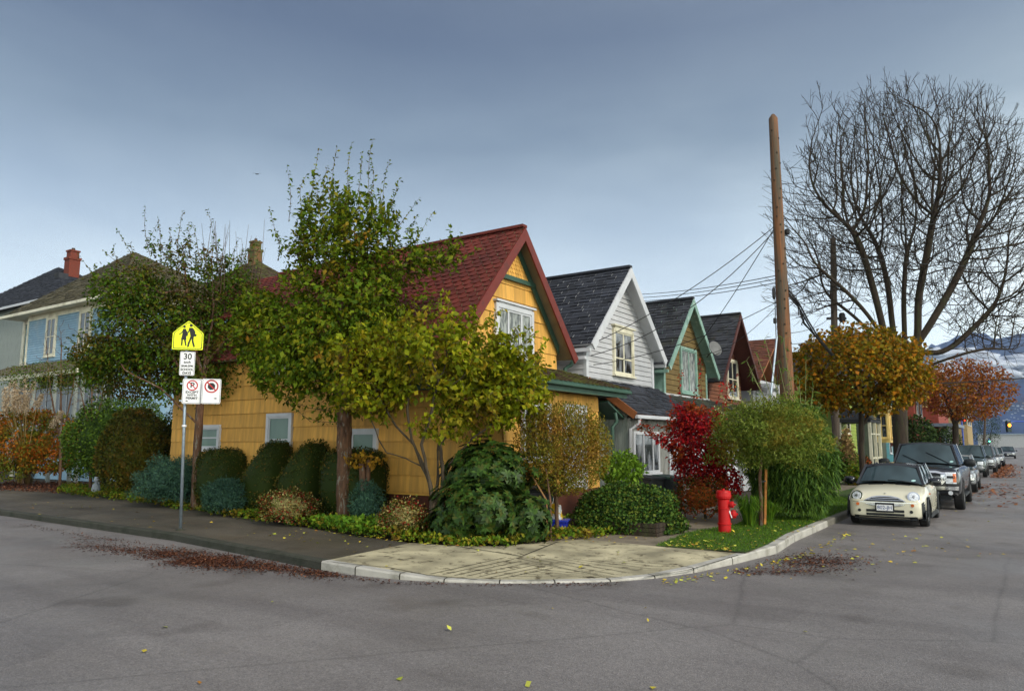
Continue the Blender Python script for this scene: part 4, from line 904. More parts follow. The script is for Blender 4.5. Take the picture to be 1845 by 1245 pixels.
tw = simple_house('apartment_tower', 'grey brown flat roofed apartment block above the red brick building', 'building', M['tower'], -34, -16, 150, 170, 21, M['tower'], 'flat', 0, [('f', 2+5*i, 5+5*i, 3+4*j, 5.4+4*j) for i in range(3) for j in range(4)]+[('s', 1.5+4.5*i, 4+4.5*i, 3+4*j, 5.4+4*j) for i in range(4) for j in range(4)], M['tower'])
b = MB(); b.box((-28, 155, 21.2), (-22, 162, 23.4)); b.build('lift_house', M['tower'], tw)
# --- across the left of the frame: pale blue house, dark-roofed house, a third roof
M['pale_blue'] = mat('pale_blue_board', (.22, .36, .48), .6, var=.08, island=.08, dirt=(.30, .38, .44), dscale=1.5); M['deep_blue'] = mat('deep_blue_board', (.025, .16, .25), .6, var=.15, island=.1, dirt=(.05, .17, .25), dscale=2)
M['ochre_roof'] = mat('brown_mossy_shingle', (.095, .08, .045), .9, var=.3, island=.35, dirt=(.07, .065, .03), dscale=1.3)
YL = 18.5
xa = onY(52, 600, YL)[0]; xb_ = onY(212, 600, YL)[0]; xc = onY(27, 600, YL)[0]
ze_ = onY(110, 549, YL-.6)[2]
lb = thing('pale_blue_house', 'pale blue clapboard house with a hipped brown roof behind the bare shrubs', 'house', (xa, YL, .1))
b = MB(); b.box((xc, YL+.6, .1), (xb_-.03, YL+9, ze_)); b.box((xa, YL+.03, .1), (xb_-.05, YL+.59, ze_)); b.build('wall', M['pale_blue'], lb)
zb0 = onY(110, 648, YL)[2]
fl = Frame((xa, YL, 0), XP, -YP); s = MB(); siding(s, fl, [(0, zb0), (xb_-xa, zb0), (xb_-xa, ze_-.35), (0, ze_-.35)], .13); siding(s, Frame((xb_, YL, 0), YP, XP), [(0, zb0), (9, zb0), (9, ze_), (0, ze_)], .13); s.build('clapboards', M['pale_blue'], lb)
s = MB(); siding(s, Frame((xc, YL+.57, 0), XP, -YP), [(0, zb0-.5), (xa-xc, zb0-.5), (xa-xc, ze_-.3), (0, ze_-.3)], .13); s.build('deep_blue_recess', M['deep_blue'], lb)
b = MB(); b.fbox(fl, -.14, .0, -.3, .06, zb0-.3, ze_-.3); b.fbox(fl, -.1, xb_-xa+.1, .0, .05, ze_-.35, ze_-.02); b.fbox(Frame((xc, YL+.55, 0), XP, -YP), -.3, 0, -.1, .06, .1, ze_-.1); b.fbox(Frame((xc, YL+.55, 0), XP, -YP), 0, xa-xc, 0, .05, ze_-.3, ze_-.02); b.build('white_trim', M['cream'], lb)
for a0, a1 in ((84, 101), (143, 163)):
    u0 = onY(a0, 600, YL)[0]-xa; u1 = onY(a1, 600, YL)[0]-xa; window(lb, fl, u0+.12, u1-.05, zb0+.35, ze_-.45, M['cream'], M['glass_dark'], trim=.16, vb=(.5,), hb=(.5,), proud=.06)
e = .6; A = [(xc-.5, YL-e, ze_), (xb_+e, YL-e, ze_), (xb_+e, YL+9.5, ze_), (xc-.5, YL+9.5, ze_)]
pk = onY(243, 455, YL+4.2); pk2 = np.array([pk[0]-.6, pk[1], pk[2]]); T = [pk2, pk]
rp = MB(); rp.poly([A[0], A[1], T[1], T[0]]); rp.poly([A[1], A[2], T[1]]); rp.poly([A[2], A[3], T[0], T[1]]); rp.poly([A[3], A[0], T[0]]); rp.poly(A[::-1]); q = rp.build('roof', M['ochre_roof'], lb)
tp = MB()
def hipface(tp, a, bb, c, d, ex=.2):
    a, bb, c, d = [np.array(t, float) for t in (a, bb, c, d)]; u = unit(bb-a); w = (d-a)-u*np.dot(d-a, u); v_ = unit(w); L = np.linalg.norm(bb-a)
    tiles(tp, a+ZP*.012, u, v_, [(0, 0), (L, 0), (np.dot(c-a, u), np.dot(c-a, v_)), (np.dot(d-a, u), np.dot(d-a, v_))], ex, .35, 'lam', .03)
hipface(tp, A[0], A[1], T[1], T[0]); hipface(tp, A[1], A[2], np.array(T[1])+YP*.02, T[1]); tp.build('shingles', M['ochre_roof'], q)
b = MB(); b.box((xc-.5, YL-e-.1, ze_-.12), (xb_+e, YL-e, ze_+.03)); b.box((xc-.5, YL-e+.01, ze_-.08), (xb_+e-.01, YL+9, ze_-.01)); b.build('gutter', M['cream'], lb)
# verandah below
zv = onY(110, 668, YL-1.8)[2]; b = MB(); b.box((xc-.5, YL-1.9, zv-.2), (xb_+.3, YL-1.75, zv+.02)); b.build('verandah_beam', M['cream'], lb)
b = MB(); b.poly([(xc-.5, YL-2.0, zv+.03), (xb_+.3, YL-2.0, zv+.03), (xb_+.3, YL, zb0-.05), (xc-.5, YL, zb0-.05)]); b.build('verandah_roof', M['ochre_roof'], lb)
b = MB()
for px in (62, 100, 138, 150, 190): 
    x = onY(px, 700, YL-1.8)[0]; b.box((x-.07, YL-1.9, .1), (x+.07, YL-1.76, zv-.2))
b.build('verandah_posts', M['greyboard'], lb)
b = MB()
for i in range(16):
    x = xc+(xb_-xc)*i/15; b.box((x-.03, YL-.04, 1.2), (x+.03, YL+.0, zb0-.6))
b.box((xc, YL-.05, 2.9), (xb_, YL-.0, 3.0)); b.build('verandah_glazing_bars', M['white'], lb)
b = MB(); b.poly([(xa, YL-.01, 1.2), (xb_, YL-.01, 1.2), (xb_, YL-.01, zb0-.6), (xa, YL-.01, zb0-.6)]); b.build('verandah_glass', M['glass_dark'], lb)
# dark-roofed house at the far left
YD = 25.; zd = onY(30, 549, YD)[2]; pkd = onY(88, 484, YD+4); xe = onY(60, 549, YD)[0]+4.5
ld = thing('dark_roofed_house', 'house at the left edge with a dark slate hip roof and brick chimney', 'house', (xe, YD, .1))
b = MB(); b.box((xe-22, YD+.6, .1), (xe-.6, YD+9, zd)); b.build('wall', M['greyboard'], ld)
A = [(xe-24, YD, zd), (xe, YD, zd), (xe, YD+9.5, zd), (xe-24, YD+9.5, zd)]; r1 = onY(165, 491, YD+4.6)
T = [(xe-24+5, YD+4.7, pkd[2]), (pkd[0]+1.6, YD+4.7, pkd[2])]
T = [np.array([pkd[0]-.2, YD+4.7, pkd[2]+.2]), np.array([pkd[0]+.2, YD+4.7, pkd[2]+.2])]
A[0] = (2*pkd[0]-xe, YD, zd); A[3] = (2*pkd[0]-xe, YD+9.5, zd)
rp = MB(); rp.poly([A[0], A[1], T[1], T[0]]); rp.poly([A[1], A[2], T[1]]); rp.poly([A[2], A[3], T[0], T[1]]); rp.poly([A[3], A[0], T[0]]); rp.poly(A[::-1]); q = rp.build('roof', M['slate'], ld)
tp = MB(); hipface(tp, A[0], A[1], T[1], T[0], .25); hipface(tp, A[1], A[2], T[1]+YP*.02, T[1], .25); tp.build('shingles', M['slate'], q)
b = MB(); b.box((A[0][0], YD-.12, zd-.15), (xe, YD, zd+.02)); b.build('gutter', M['white'], ld)
def chimney(parent, px, pyt, pyb, wpx, Y, m):
    c = onY(px, pyb, Y); t = onY(px, pyt, Y)[2]; w = wpx*dpt(c)/F/2; b = MB(); x, y = c[0], c[1]; h = t-c[2]
    b.box((x-w, y-w, c[2]-1.2), (x+w, y+w, c[2]+h*.55)); b.box((x-w*1.15, y-w*1.15, c[2]+h*.55), (x+w*1.15, y+w*1.15, c[2]+h*.66)); b.box((x-w*.8, y-w*.8, c[2]+h*.66), (x+w*.8, y+w*.8, c[2]+h*.93)); b.box((x-w*.95, y-w*.95, c[2]+h*.93), (x+w*.95, y+w*.95, t))
    k = b.build('chimney', m, parent); p = MB(); p.lathe([(w*.35, 0), (w*.3, h*.12)], (x, y, t), 10); p.build('chimney_pot', M['grey_pole'], k); return k
M['brick'] = mat('orange_brick', (.17, .035, .02), .85, var=.25, nscale=12, dirt=(.12, .04, .025), dscale=5); M['brick_moss'] = mat('mossy_brick', (.16, .075, .03), .85, var=.25, nscale=12, dirt=(.08, .09, .025), dscale=4, dlo=.42, dhi=.55)
chimney(q, 129, 453, 491, 19, YD+4.2, M['brick'])
b = MB(); c = onY(113, 497, YD+2.9); b.box((c[0]-.5, c[1]-.4, c[2]-.3), (c[0]+.3, c[1]+.3, c[2]+.18)); b.build('roof_vent', M['slate2'], q)
# third roof behind the yellow house
YT = 26.; pt_ = onY(452, 474, YT+4); zt3 = onY(400, 545, YT)[2]
lt = thing('brown_roofed_house', 'brown hip roofed house with a mossy chimney behind the left hand tree', 'house', (pt_[0], YT, .1))
A = [(pt_[0]-6, YT, zt3), (pt_[0]+6, YT, zt3), (pt_[0]+6, YT+8, zt3), (pt_[0]-6, YT+8, zt3)]; T = [np.array([pt_[0]-.5, YT+4, pt_[2]]), np.array([pt_[0]+.8, YT+4, pt_[2]])]
b = MB(); b.box((pt_[0]-5.4, YT+.5, .1), (pt_[0]+5.4, YT+7.4, zt3)); b.build('wall', M['butter'], lt)
rp = MB(); rp.poly([A[0], A[1], T[1], T[0]]); rp.poly([A[1], A[2], T[1]]); rp.poly([A[2], A[3], T[0], T[1]]); rp.poly([A[3], A[0], T[0]]); rp.poly(A[::-1]); q = rp.build('roof', M['mossy'], lt)
tp = MB(); hipface(tp, A[0], A[1], T[1], T[0], .25); hipface(tp, A[1], A[2], T[1]+YP*.02, T[1], .25); tp.build('shingles', M['mossy'], q)
chimney(q, 459, 436, 478, 18, YT+3.9, M['brick_moss'])
# ------------------------------------------------------------------ plants
def dp(x, y, d):
    r = ray(x, y); return CAM + r*(d/float(np.dot(r, FW0)))
def spotX(px, X, z=.14):
    r = ray(px, 850); return np.array([X, r[1]*X/r[0], z])
def pell(n, cx, cy, rx, ry, d, dz=1.0, hollow=0.):      # random points in an ellipsoid given by its look from the corner
    c = dp(cx, cy, d); s = d/F; q = ellpts(n, (0, 0, 0), (1, 1, 1), hollow)
    return c + q[:, :1]*RT*rx*s + q[:, 1:2]*ZP*ry*s + q[:, 2:3]*FW0*rx*s*dz
def line(pts, d, offs=None): return [dp(x, y, d+(offs[k] if offs else 0)) for k, (x, y) in enumerate(pts)]
def seed(n):
    global rng; rng = np.random.default_rng(n); random.seed(n)
def smoothtree(nd, pa, it=4):
    N = np.array(nd); pa_ = np.array(pa); kids = np.bincount(pa_[pa_ >= 0], minlength=len(N)); child = np.full(len(N), -1)
    for i in range(1, len(N)):
        if kids[pa_[i]] >= 1: child[pa_[i]] = i if child[pa_[i]] < 0 else child[pa_[i]]
    m = (pa_ >= 0) & (child >= 0)
    for _ in range(it): q = N.copy(); q[m] = N[m]*.4+N[pa_[m]]*.3+N[child[m]]*.3; N = q
    return list(N)
def outward(P, c): return unit(P-np.array(c))
def make_sprigs(o, specs, d, n, mt, tw, size):
    mb = MB(); lp = []; la = []
    for bx, by, tx, ty, off in specs: sprig(dp(bx, by, d+off), dp(tx, ty, d+off), n, size, mb, lp, la)
    mb.build('shoots', tw, o); leaves('shoot_leaves', mt, o, np.repeat(np.array(lp), 2, 0)+rng.normal(size=(len(lp)*2, 3))*.012, np.zeros((len(lp)*2, 3)), size, .5, .2)

def edge_sprigs(o, nd, pa, c, n, ln, mt, tw, size, up=.5, nl=9, lo=.55):
    N = np.array(nd); kids = np.bincount(np.array([p for p in pa if p >= 0]), minlength=len(N)); dd = np.linalg.norm(N-c, axis=1); ok = np.where((kids == 0) & (dd > np.quantile(dd[kids == 0], lo)))[0]
    pick = rng.choice(ok, min(n, len(ok)), replace=False); mb = MB(); lp = []; la = []
    for i in pick:
        d_ = unit(unit(N[i]-c)*.7+np.array([0, 0, up])+rng.normal(size=3)*.3); sprig(N[i], N[i]+d_*ln*rng.uniform(.5, 1.2), nl, size, mb, lp, la, .006)
    mb.build('shoots', tw, o); q = np.repeat(np.array(lp), 2, 0); leaves('shoot_leaves', mt, o, q+rng.normal(size=q.shape)*.015, None, size, .55, .3, var=.4)
# tall elm-like tree in front of the yellow wall
seed(11)
base = spot(622, 11.7, .1); d = dpt(base); o = thing('elm_tree', 'tall leafy green tree with a pale marked trunk in front of the yellow wall', 'tree', tuple(base))
A = np.concatenate([pell(700, 615, 560, 120, 165, d, .9), pell(380, 622, 430, 105, 95, d, .9), pell(120, 500, 610, 70, 65, d, .8), pell(90, 720, 480, 65, 55, d, .8), pell(60, 780, 470, 55, 25, d-.3, .5), pell(60, 640, 690, 90, 60, d, .8), pell(40, 470, 640, 45, 30, d, .6)])
nd, pa = colonise([[base, dp(621, 820, d), dp(619, 740, d), dp(617, 680, d), dp(612, 600, d), dp(618, 500, d), dp(622, 400, d)], line([(619, 720), (590, 640), (560, 540), (530, 440)], d), line([(618, 700), (650, 620), (690, 530), (735, 470)], d), line([(618, 690), (630, 600), (650, 480), (670, 380)], d, [0, .3, .6, .8])], A, .16, .22, 1.6, .2)
r = piper(nd, pa, .004, .17); branchmesh('trunk', M['bark_red'], o, nd, pa, r)
P = tippts(nd, pa, r, .014, 12, .10); P = P[rng.random(len(P)) < min(1, 17000/len(P))]; nq = Noise3(10, 5, 5)
inner = np.concatenate([pell(5600, 605, 635, 158, 118, d, .8), pell(500, 622, 480, 120, 95, d, .8), pell(2600, 520, 650, 90, 65, d-.3, .7), pell(2800, 468, 590, 55, 75, d+.6, .7), pell(800, 720, 560, 75, 60, d, .7)]); inner = inner[nq(inner)+rng.random(len(inner))*.9 > .25]; P = np.concatenate([P, inner])
leaves('crown', M['L_elm'], o, P, outward(P, dp(615, 560, d)), .125, .55, .5, var=.45)
edge_sprigs(o, nd, pa, dp(612, 600, d), 110, .6, M['L_elm'], M['twig'], .11)
make_sprigs(o, [(520, 400, 517, 300, 0), (560, 380, 575, 268, 0), (600, 360, 607, 266, .3), (628, 350, 634, 258, 0), (645, 350, 652, 276, -.3), (665, 350, 671, 252, 0), (668, 350, 666, 280, .2), (690, 380, 702, 288, 0), (710, 420, 755, 358, 0), (740, 460, 783, 380, 0), (700, 380, 718, 325, .2), (505, 440, 486, 376, 0), (500, 470, 497, 420, 0), (545, 380, 553, 315, -.2), (582, 350, 590, 300, 0), (770, 480, 832, 455, -.2), (730, 420, 752, 390, 0), (500, 560, 440, 520, 0), (560, 760, 480, 690, -.3), (600, 740, 495, 700, -.4), (620, 760, 550, 752, -.5)], d, 13, M['L_elm'], M['twig'], .085)

# multi-stemmed tree at the left
seed(12)
base = spot(355, 12.1, .15); d = dpt(base); o = thing('fruit_tree', 'half bare tree with red brown branches and upright shoots behind the sign post', 'tree', tuple(base))
A = np.concatenate([pell(330, 300, 570, 120, 95, d, .8), pell(260, 385, 560, 90, 110, d, .8), pell(120, 240, 520, 80, 55, d, .8), pell(70, 420, 640, 60, 60, d, .6), pell(80, 190, 640, 60, 40, d, .6), pell(60, 330, 690, 100, 40, d, .8), pell(120, 340, 470, 100, 35, d, .8)])
nd, pa = colonise([[base, dp(357, 800, d), dp(360, 735, d), dp(366, 690, d), dp(372, 640, d), dp(385, 560, d), dp(400, 480, d)], line([(362, 730), (340, 690), (310, 640), (270, 590)], d), line([(366, 690), (350, 620), (340, 540), (330, 460)], d), line([(368, 660), (410, 610), (440, 560), (455, 510)], d), line([(355, 775), (320, 730), (290, 700), (230, 670)], d, [0, -.3, -.5, -.7]), line([(370, 650), (360, 560), (375, 470)], d, [0, .3, .5])], A, .2, .25, 1.8, .2)
r = piper(nd, pa, .0055, .12); branchmesh('trunk', M['bark_red'], o, nd, pa, r)
P = tippts(nd, pa, r, .014, 11, .11); px_ = (P-CAM)@RT/((P-CAM)@FW0)*F+W/2
keep = rng.random(len(P)) < np.where(px_ < 330, .9, .45); P = P[keep]
P = np.concatenate([P, pell(6500, 270, 590, 105, 85, d+.3, .8), pell(1500, 230, 530, 75, 45, d+.2, .8), pell(5000, 350, 615, 120, 95, d+.8, .8), pell(2600, 400, 530, 75, 70, d+.5, .7), pell(4500, 250, 670, 110, 50, d+.8, .7), pell(1800, 380, 680, 80, 45, d+.6, .6), pell(1200, 430, 560, 50, 70, d+.5, .7), pell(2200, 200, 640, 75, 35, d, .7)])
leaves('crown', M['L_left'], o, P, outward(P, dp(310, 580, d)), .10, .55, .35, var=.4)
edge_sprigs(o, nd, pa, dp(320, 620, d), 90, .6, M['L_left'], M['twig'], .095)
make_sprigs(o, [(250, 480, 210, 412, 0), (235, 470, 235, 440, .2), (270, 460, 262, 372, 0), (290, 470, 285, 395, .2), (320, 450, 330, 380, 0), (390, 470, 373, 378, 0), (360, 470, 348, 405, .2), (220, 520, 140, 455, 0), (240, 500, 185, 450, 0), (300, 470, 305, 410, 0), (460, 540, 470, 435, 0), (420, 470, 462, 440, 0), (400, 490, 430, 430, 0), (345, 450, 340, 400, 0)], d, 13, M['L_left'], M['twig'], .085)
b = MB()
for k in range(34):
    x = rng.uniform(370, 470); t = rng.uniform(392, 470); b.tube([dp(x, t+rng.uniform(60, 140), d+rng.uniform(-.8, .8)), dp(x+rng.uniform(-12, 16), t, d+rng.uniform(-.8, .8))], [.01, .004], 3, cap=False)
b.build('whips', M['twig'], o)

# lilac with several stems
seed(13)
base = spot(788, 11.2, .1); d = dpt(base); o = thing('lilac_tree', 'spreading yellow green lilac with curved bare stems before the house corner', 'tree', tuple(base))
A = np.concatenate([pell(420, 780, 640, 130, 75, d, .8), pell(260, 880, 690, 105, 85, d, .8), pell(160, 680, 700, 75, 50, d, .8), pell(70, 930, 640, 35, 45, d, .6), pell(90, 800, 590, 100, 30, d, .7), pell(60, 660, 640, 50, 50, d, .6)])
nd, pa = colonise([[base, dp(775, 870, d), dp(755, 825, d), dp(742, 790, d), dp(735, 740, d), dp(740, 680, d)], line([(788, 912), (770, 850), (745, 800), (715, 768), (690, 730), (670, 690)], d, [0, .2, .2, .1, 0, 0]), line([(760, 840), (730, 825), (697, 815), (682, 792), (670, 760), (650, 720)], d), line([(788, 912), (790, 860), (788, 810), (800, 750), (815, 690)], d, [0, .3, .4, .4, .4]), line([(775, 870), (760, 800), (778, 740), (790, 680)], d, [0, -.2, -.3, -.4]), line([(788, 912), (800, 870), (792, 800), (840, 740), (880, 690), (925, 640)], d, [0, .1, .2, .3, .3, .2]), line([(792, 860), (850, 790), (905, 750)], d, [.2, 0, -.1])], A, .15, .2, 1.5, .12)
r = piper(nd, pa, .0045, .075); branchmesh('trunk', M['bark'], o, nd, pa, r, big=.04)
P = tippts(nd, pa, r, .013, 14, .11); P = P[rng.random(len(P)) < min(1, 15000/len(P))]; nq = Noise3(10, 6, 8)
P = np.concatenate([P, pell(2000, 775, 640, 135, 75, d+.2, .7), pell(1200, 865, 700, 95, 75, d+.2, .7), pell(1300, 690, 690, 70, 50, d+.1, .7), pell(1100, 925, 720, 65, 60, d, .7), pell(900, 920, 640, 40, 40, d, .7), pell(900, 640, 650, 60, 65, d-.2, .7), pell(500, 820, 765, 90, 30, d, .7)]); P = P[nq(P)+rng.random(len(P))*.9 > .22]
leaves('crown', M['L_lilac'], o, P, outward(P, dp(800, 660, d)), .115, .68, .6, var=.45)
edge_sprigs(o, nd, pa, dp(800, 680, d), 130, .45, M['L_lilac'], M['twig'], .105, .25)
make_sprigs(o, [(840, 570, 850, 555, 0), (900, 650, 928, 592, 0), (930, 640, 945, 600, 0), (940, 700, 985, 690, -.2), (780, 580, 770, 548, 0), (890, 610, 893, 570, 0), (700, 600, 690, 560, 0), (960, 660, 975, 645, 0)], d, 10, M['L_lilac'], M['twig'], .085)

# very big bare tree by the right-hand street
seed(14)
base = spotX(1624, -5.0, .1); d = dpt(base); o = thing('bare_elm', 'very tall leafless street tree with many dark ascending limbs at the right', 'tree', tuple(base))
A = np.concatenate([pell(6500, 1640, 370, 215, 212, d, .8), pell(900, 1500, 470, 95, 95, d, .8), pell(2600, 1785, 430, 115, 225, d, .8), pell(500, 1770, 590, 75, 55, d-1, .8), pell(420, 1425, 420, 40, 120, d, .6), pell(420, 1465, 535, 70, 45, d, .7), pell(140, 1500, 240, 60, 70, d, .7), pell(160, 1740, 230, 80, 60, d, .7), pell(300, 1590, 200, 60, 45, d, .7)])
nd, pa = colonise([[base, dp(1622, 780, d), dp(1620, 720, d), dp(1622, 668, d)],
    line([(1620, 735), (1606, 690), (1598, 620), (1584, 560), (1562, 480), (1540, 410)], d, [0, -.3, -.5, -.8, -1, -1.2]),
    line([(1620, 720), (1618, 640), (1606, 590), (1602, 520), (1585, 450)], d, [0, .5, .8, 1, 1.4]),
    line([(1622, 700), (1630, 630), (1627, 540), (1632, 460)], d, [0, .4, .6, .9]),
    line([(1622, 690), (1655, 620), (1652, 540), (1668, 470), (1680, 400)], d, [0, -.4, -.8, -1, -1.3]),
    line([(1655, 620), (1690, 560), (1725, 500), (1755, 430)], d, [-.4, -.8, -1, -1.2]),
    line([(1660, 640), (1700, 640), (1745, 600), (1800, 545)], d, [0, .3, .6, .8]),
    line([(1660, 690), (1690, 650), (1730, 640), (1790, 620), (1840, 640)], d, [-.2, -1, -1.6, -2, -2]),
    line([(1598, 620), (1560, 560), (1510, 510), (1460, 475)], d, [-.5, -1.2, -1.6, -2]),
    line([(1606, 690), (1580, 610), (1530, 560), (1480, 530)], d, [-.3, .8, 1.4, 2])], A, .36, .42, 3.2, .22, .22)
nd = smoothtree(nd, pa, 6); n0 = len(nd); N_ = np.array(nd)
tips = [i for i in range(1, n0)]; kids = np.bincount([p for p in pa if p >= 0], minlength=n0)
for i in list(range(60, n0)):
    if kids[i] <= 1 and rng.random() < (1 if kids[i] == 0 else .42):
        dirn = unit(N_[i]-N_[pa[i]]); 
        rad_ = unit(N_[i]-dp(1635, 640, d))
        for q in range(3 if kids[i] == 0 else 1):
            dd = unit(dirn*.6+rad_*.55+rng.normal(size=3)*.33+np.array([0, 0, .15])); prev = i; p1 = N_[i]
            for k in range(3):
                p1 = p1+dd*rng.uniform(.25, .4); nd.append(p1); pa.append(prev); prev = len(nd)-1; dd = unit(dd+rng.normal(size=3)*.16+np.array([0, 0, .06]))
                if k == 1 and rng.random() < .5: nd.append(p1+unit(dd+rng.normal(size=3)*.5)*.35); pa.append(prev)
r = piper(nd, pa, .0085, .36, 2.2); branchmesh('trunk', M['bark_dark'], o, nd, pa, r, big=.08)
print('bare nodes', len(nd))

# autumn maple behind the white car
seed(15)
base = spotX(1553, -5.0, .14); d = dpt(base); o = thing('autumn_maple', 'round crowned maple with olive and orange leaves on a dark trunk behind the white car', 'tree', tuple(base))
A = np.concatenate([pell(420, 1552, 668, 105, 68, d, .9), pell(60, 1620, 690, 50, 35, d, .8), pell(60, 1480, 700, 40, 35, d, .8)])
nd, pa = colonise([[base, dp(1553, 820, d), dp(1552, 755, d), dp(1545, 715, d), dp(1535, 670, d)], line([(1553, 765), (1580, 720), (1610, 690), (1640, 670)], d), line([(1552, 750), (1555, 690), (1570, 630)], d, [0, .4, .6]), line([(1548, 740), (1510, 700), (1480, 680)], d, [0, -.4, -.8])], A, .28, .35, 2.2, .05)
r = piper(nd, pa, .008, .115); branchmesh('trunk', M['bark_dark'], o, nd, pa, r)
P = tippts(nd, pa, r, .03, 6, .16); 
q = np.concatenate([pell(7500, 1552, 665, 115, 82, d, 1., .72), pell(1500, 1625, 690, 55, 42, d-.3, .9, .5), pell(1300, 1480, 705, 42, 42, d-.3, .9, .5), pell(2600, 1552, 670, 100, 62, d, .9)]); lim = dp(1552, 742, d)[2]; q[:, 2] = np.maximum(q[:, 2], lim-rng.random(len(q))*.35); nz = Noise3(9, 1.6, 3); q = q+nz(q)[:, None]*outward(q, dp(1552, 700, d))*.32; q[:, 2] = np.maximum(q[:, 2], lim-rng.random(len(q))*.3); q = q[Noise3(10, 3.5, 9)(q)+rng.random(len(q))*.9 > .2]
P = np.concatenate([P[::2], q]); leaves('crown', M['L_maple'], o, P, outward(P, dp(1552, 690, d)), .15, .8, .3, fold=.2, var=.45); edge_sprigs(o, nd, pa, dp(1552, 700, d), 90, .55, M['L_maple'], M['twig'], .15, .3)

# trees further down the street
def roundtree(name, label, px, X, m, bark, cx, cy, rx, ry, n, size, trunk_px, sd_, r0=.2, natt=250, D=.5):
    seed(sd_); base = spotX(px, X, .1); d = dpt(base); o = thing(name, label, 'tree', tuple(base))
    A = pell(natt, cx, cy, rx, ry, d, .8); nd, pa = colonise([[base, dp(px, cy+ry*1.1, d), dp(px+2, cy+ry*.5, d)], line([(px, cy+ry*1.1), (cx-rx*.4, cy)], d), line([(px, cy+ry), (cx+rx*.45, cy)], d)], A, D, D*1.3, D*9, .1)
    r = piper(nd, pa, .012, r0); branchmesh('trunk', bark, o, nd, pa, r)
    P = np.concatenate([tippts(nd, pa, r, .05, 4, .3), pell(n, cx, cy, rx, ry, d, .8, .4)]); nz = Noise3(9, .8, sd_); P = P+nz(P)[:, None]*outward(P, dp(cx, cy, d))*.6
    leaves('crown', m, o, P, outward(P, dp(cx, cy, d)), size, .7, .3); return o
roundtree('orange_maple', 'thin orange and red street tree beyond the bare tree', 1722, -4.9, M['L_far'], M['bark_dark'], 1733, 703, 84, 60, 5200, .24, 0, 21, .26, 420, .45)
roundtree('orange_maple', 'sliver of a bright orange tree at the right edge', 1852, 4.5, M['L_far'], M['bark_dark'], 1853, 720, 18, 22, 900, .3, 0, 22, .2, 100)
for i, (px, X, cx, cy, rx, ry, lab) in enumerate([(1700, -6.6, 1705, 800, 30, 32, 'dark green street shrub tree under the orange tree'), (1640, -6.8, 1650, 790, 28, 38, 'leafy green shrub tree beside the big bare trunk'), (1776, -6.6, 1776, 770, 26, 40, 'dark conifer like tree before the far mountains')]):
    roundtree('green_tree', lab, px, X, M['L_fargreen'], M['bark_dark'], cx, cy, rx, ry, 2200, .22, 0, 30+i, .15, 80)

# shrubs along the left sidewalk
seed(16)
bush('orange_shrub', 'orange and yellow shrub at the left edge below the pampas plumes', M['L_orange'], 52, 14.6, 738, 170, 9500, .13, .5, .12, lump=.3, k=.5, f=2.5)
bush('gap_filler_bush', 'dark foliage added to fill the black gap between the olive bush and the yellow wall', M['L_clip'], 322, 15.0, 742, 120, 5000, .09, .5, .12, lump=.2, k=.85, f=3)  # foliage mass added to fill a dark gap between the shrubs
bush('dark_laurel', 'large dark green shrub behind the rounded olive bush', M['L_laurel'], 205, 15.0, 716, 215, 12000, .11, .5, .12, lump=.22, k=.8, f=2.5)
bush('round_bush', 'rounded olive and bronze bush left of the sign post', M['L_round'], 240, 13.6, 740, 142, 9000, .095, .6, .15, lump=.10, k=.88, dens=.12)
bush('blue_spurge', 'large blue green spurge clump behind the sign post', M['L_spurge'], 318, 12.4, 822, 150, 11000, .09, .2, .15, lump=.28, k=.75, f=4)
bush('blue_spurge', 'small rounded blue green spurge clump right of the sign post', M['L_spurge'], 410, 11.6, 862, 92, 6000, .08, .2, .15, lump=.2, k=.75, f=4)
bush('blue_spurge', 'dark blue green spurge at the foot of the tall tree', M['L_spurge'], 662, 11.5, 868, 66, 2400, .08, .2, .12, lump=.25, k=.7, f=4)
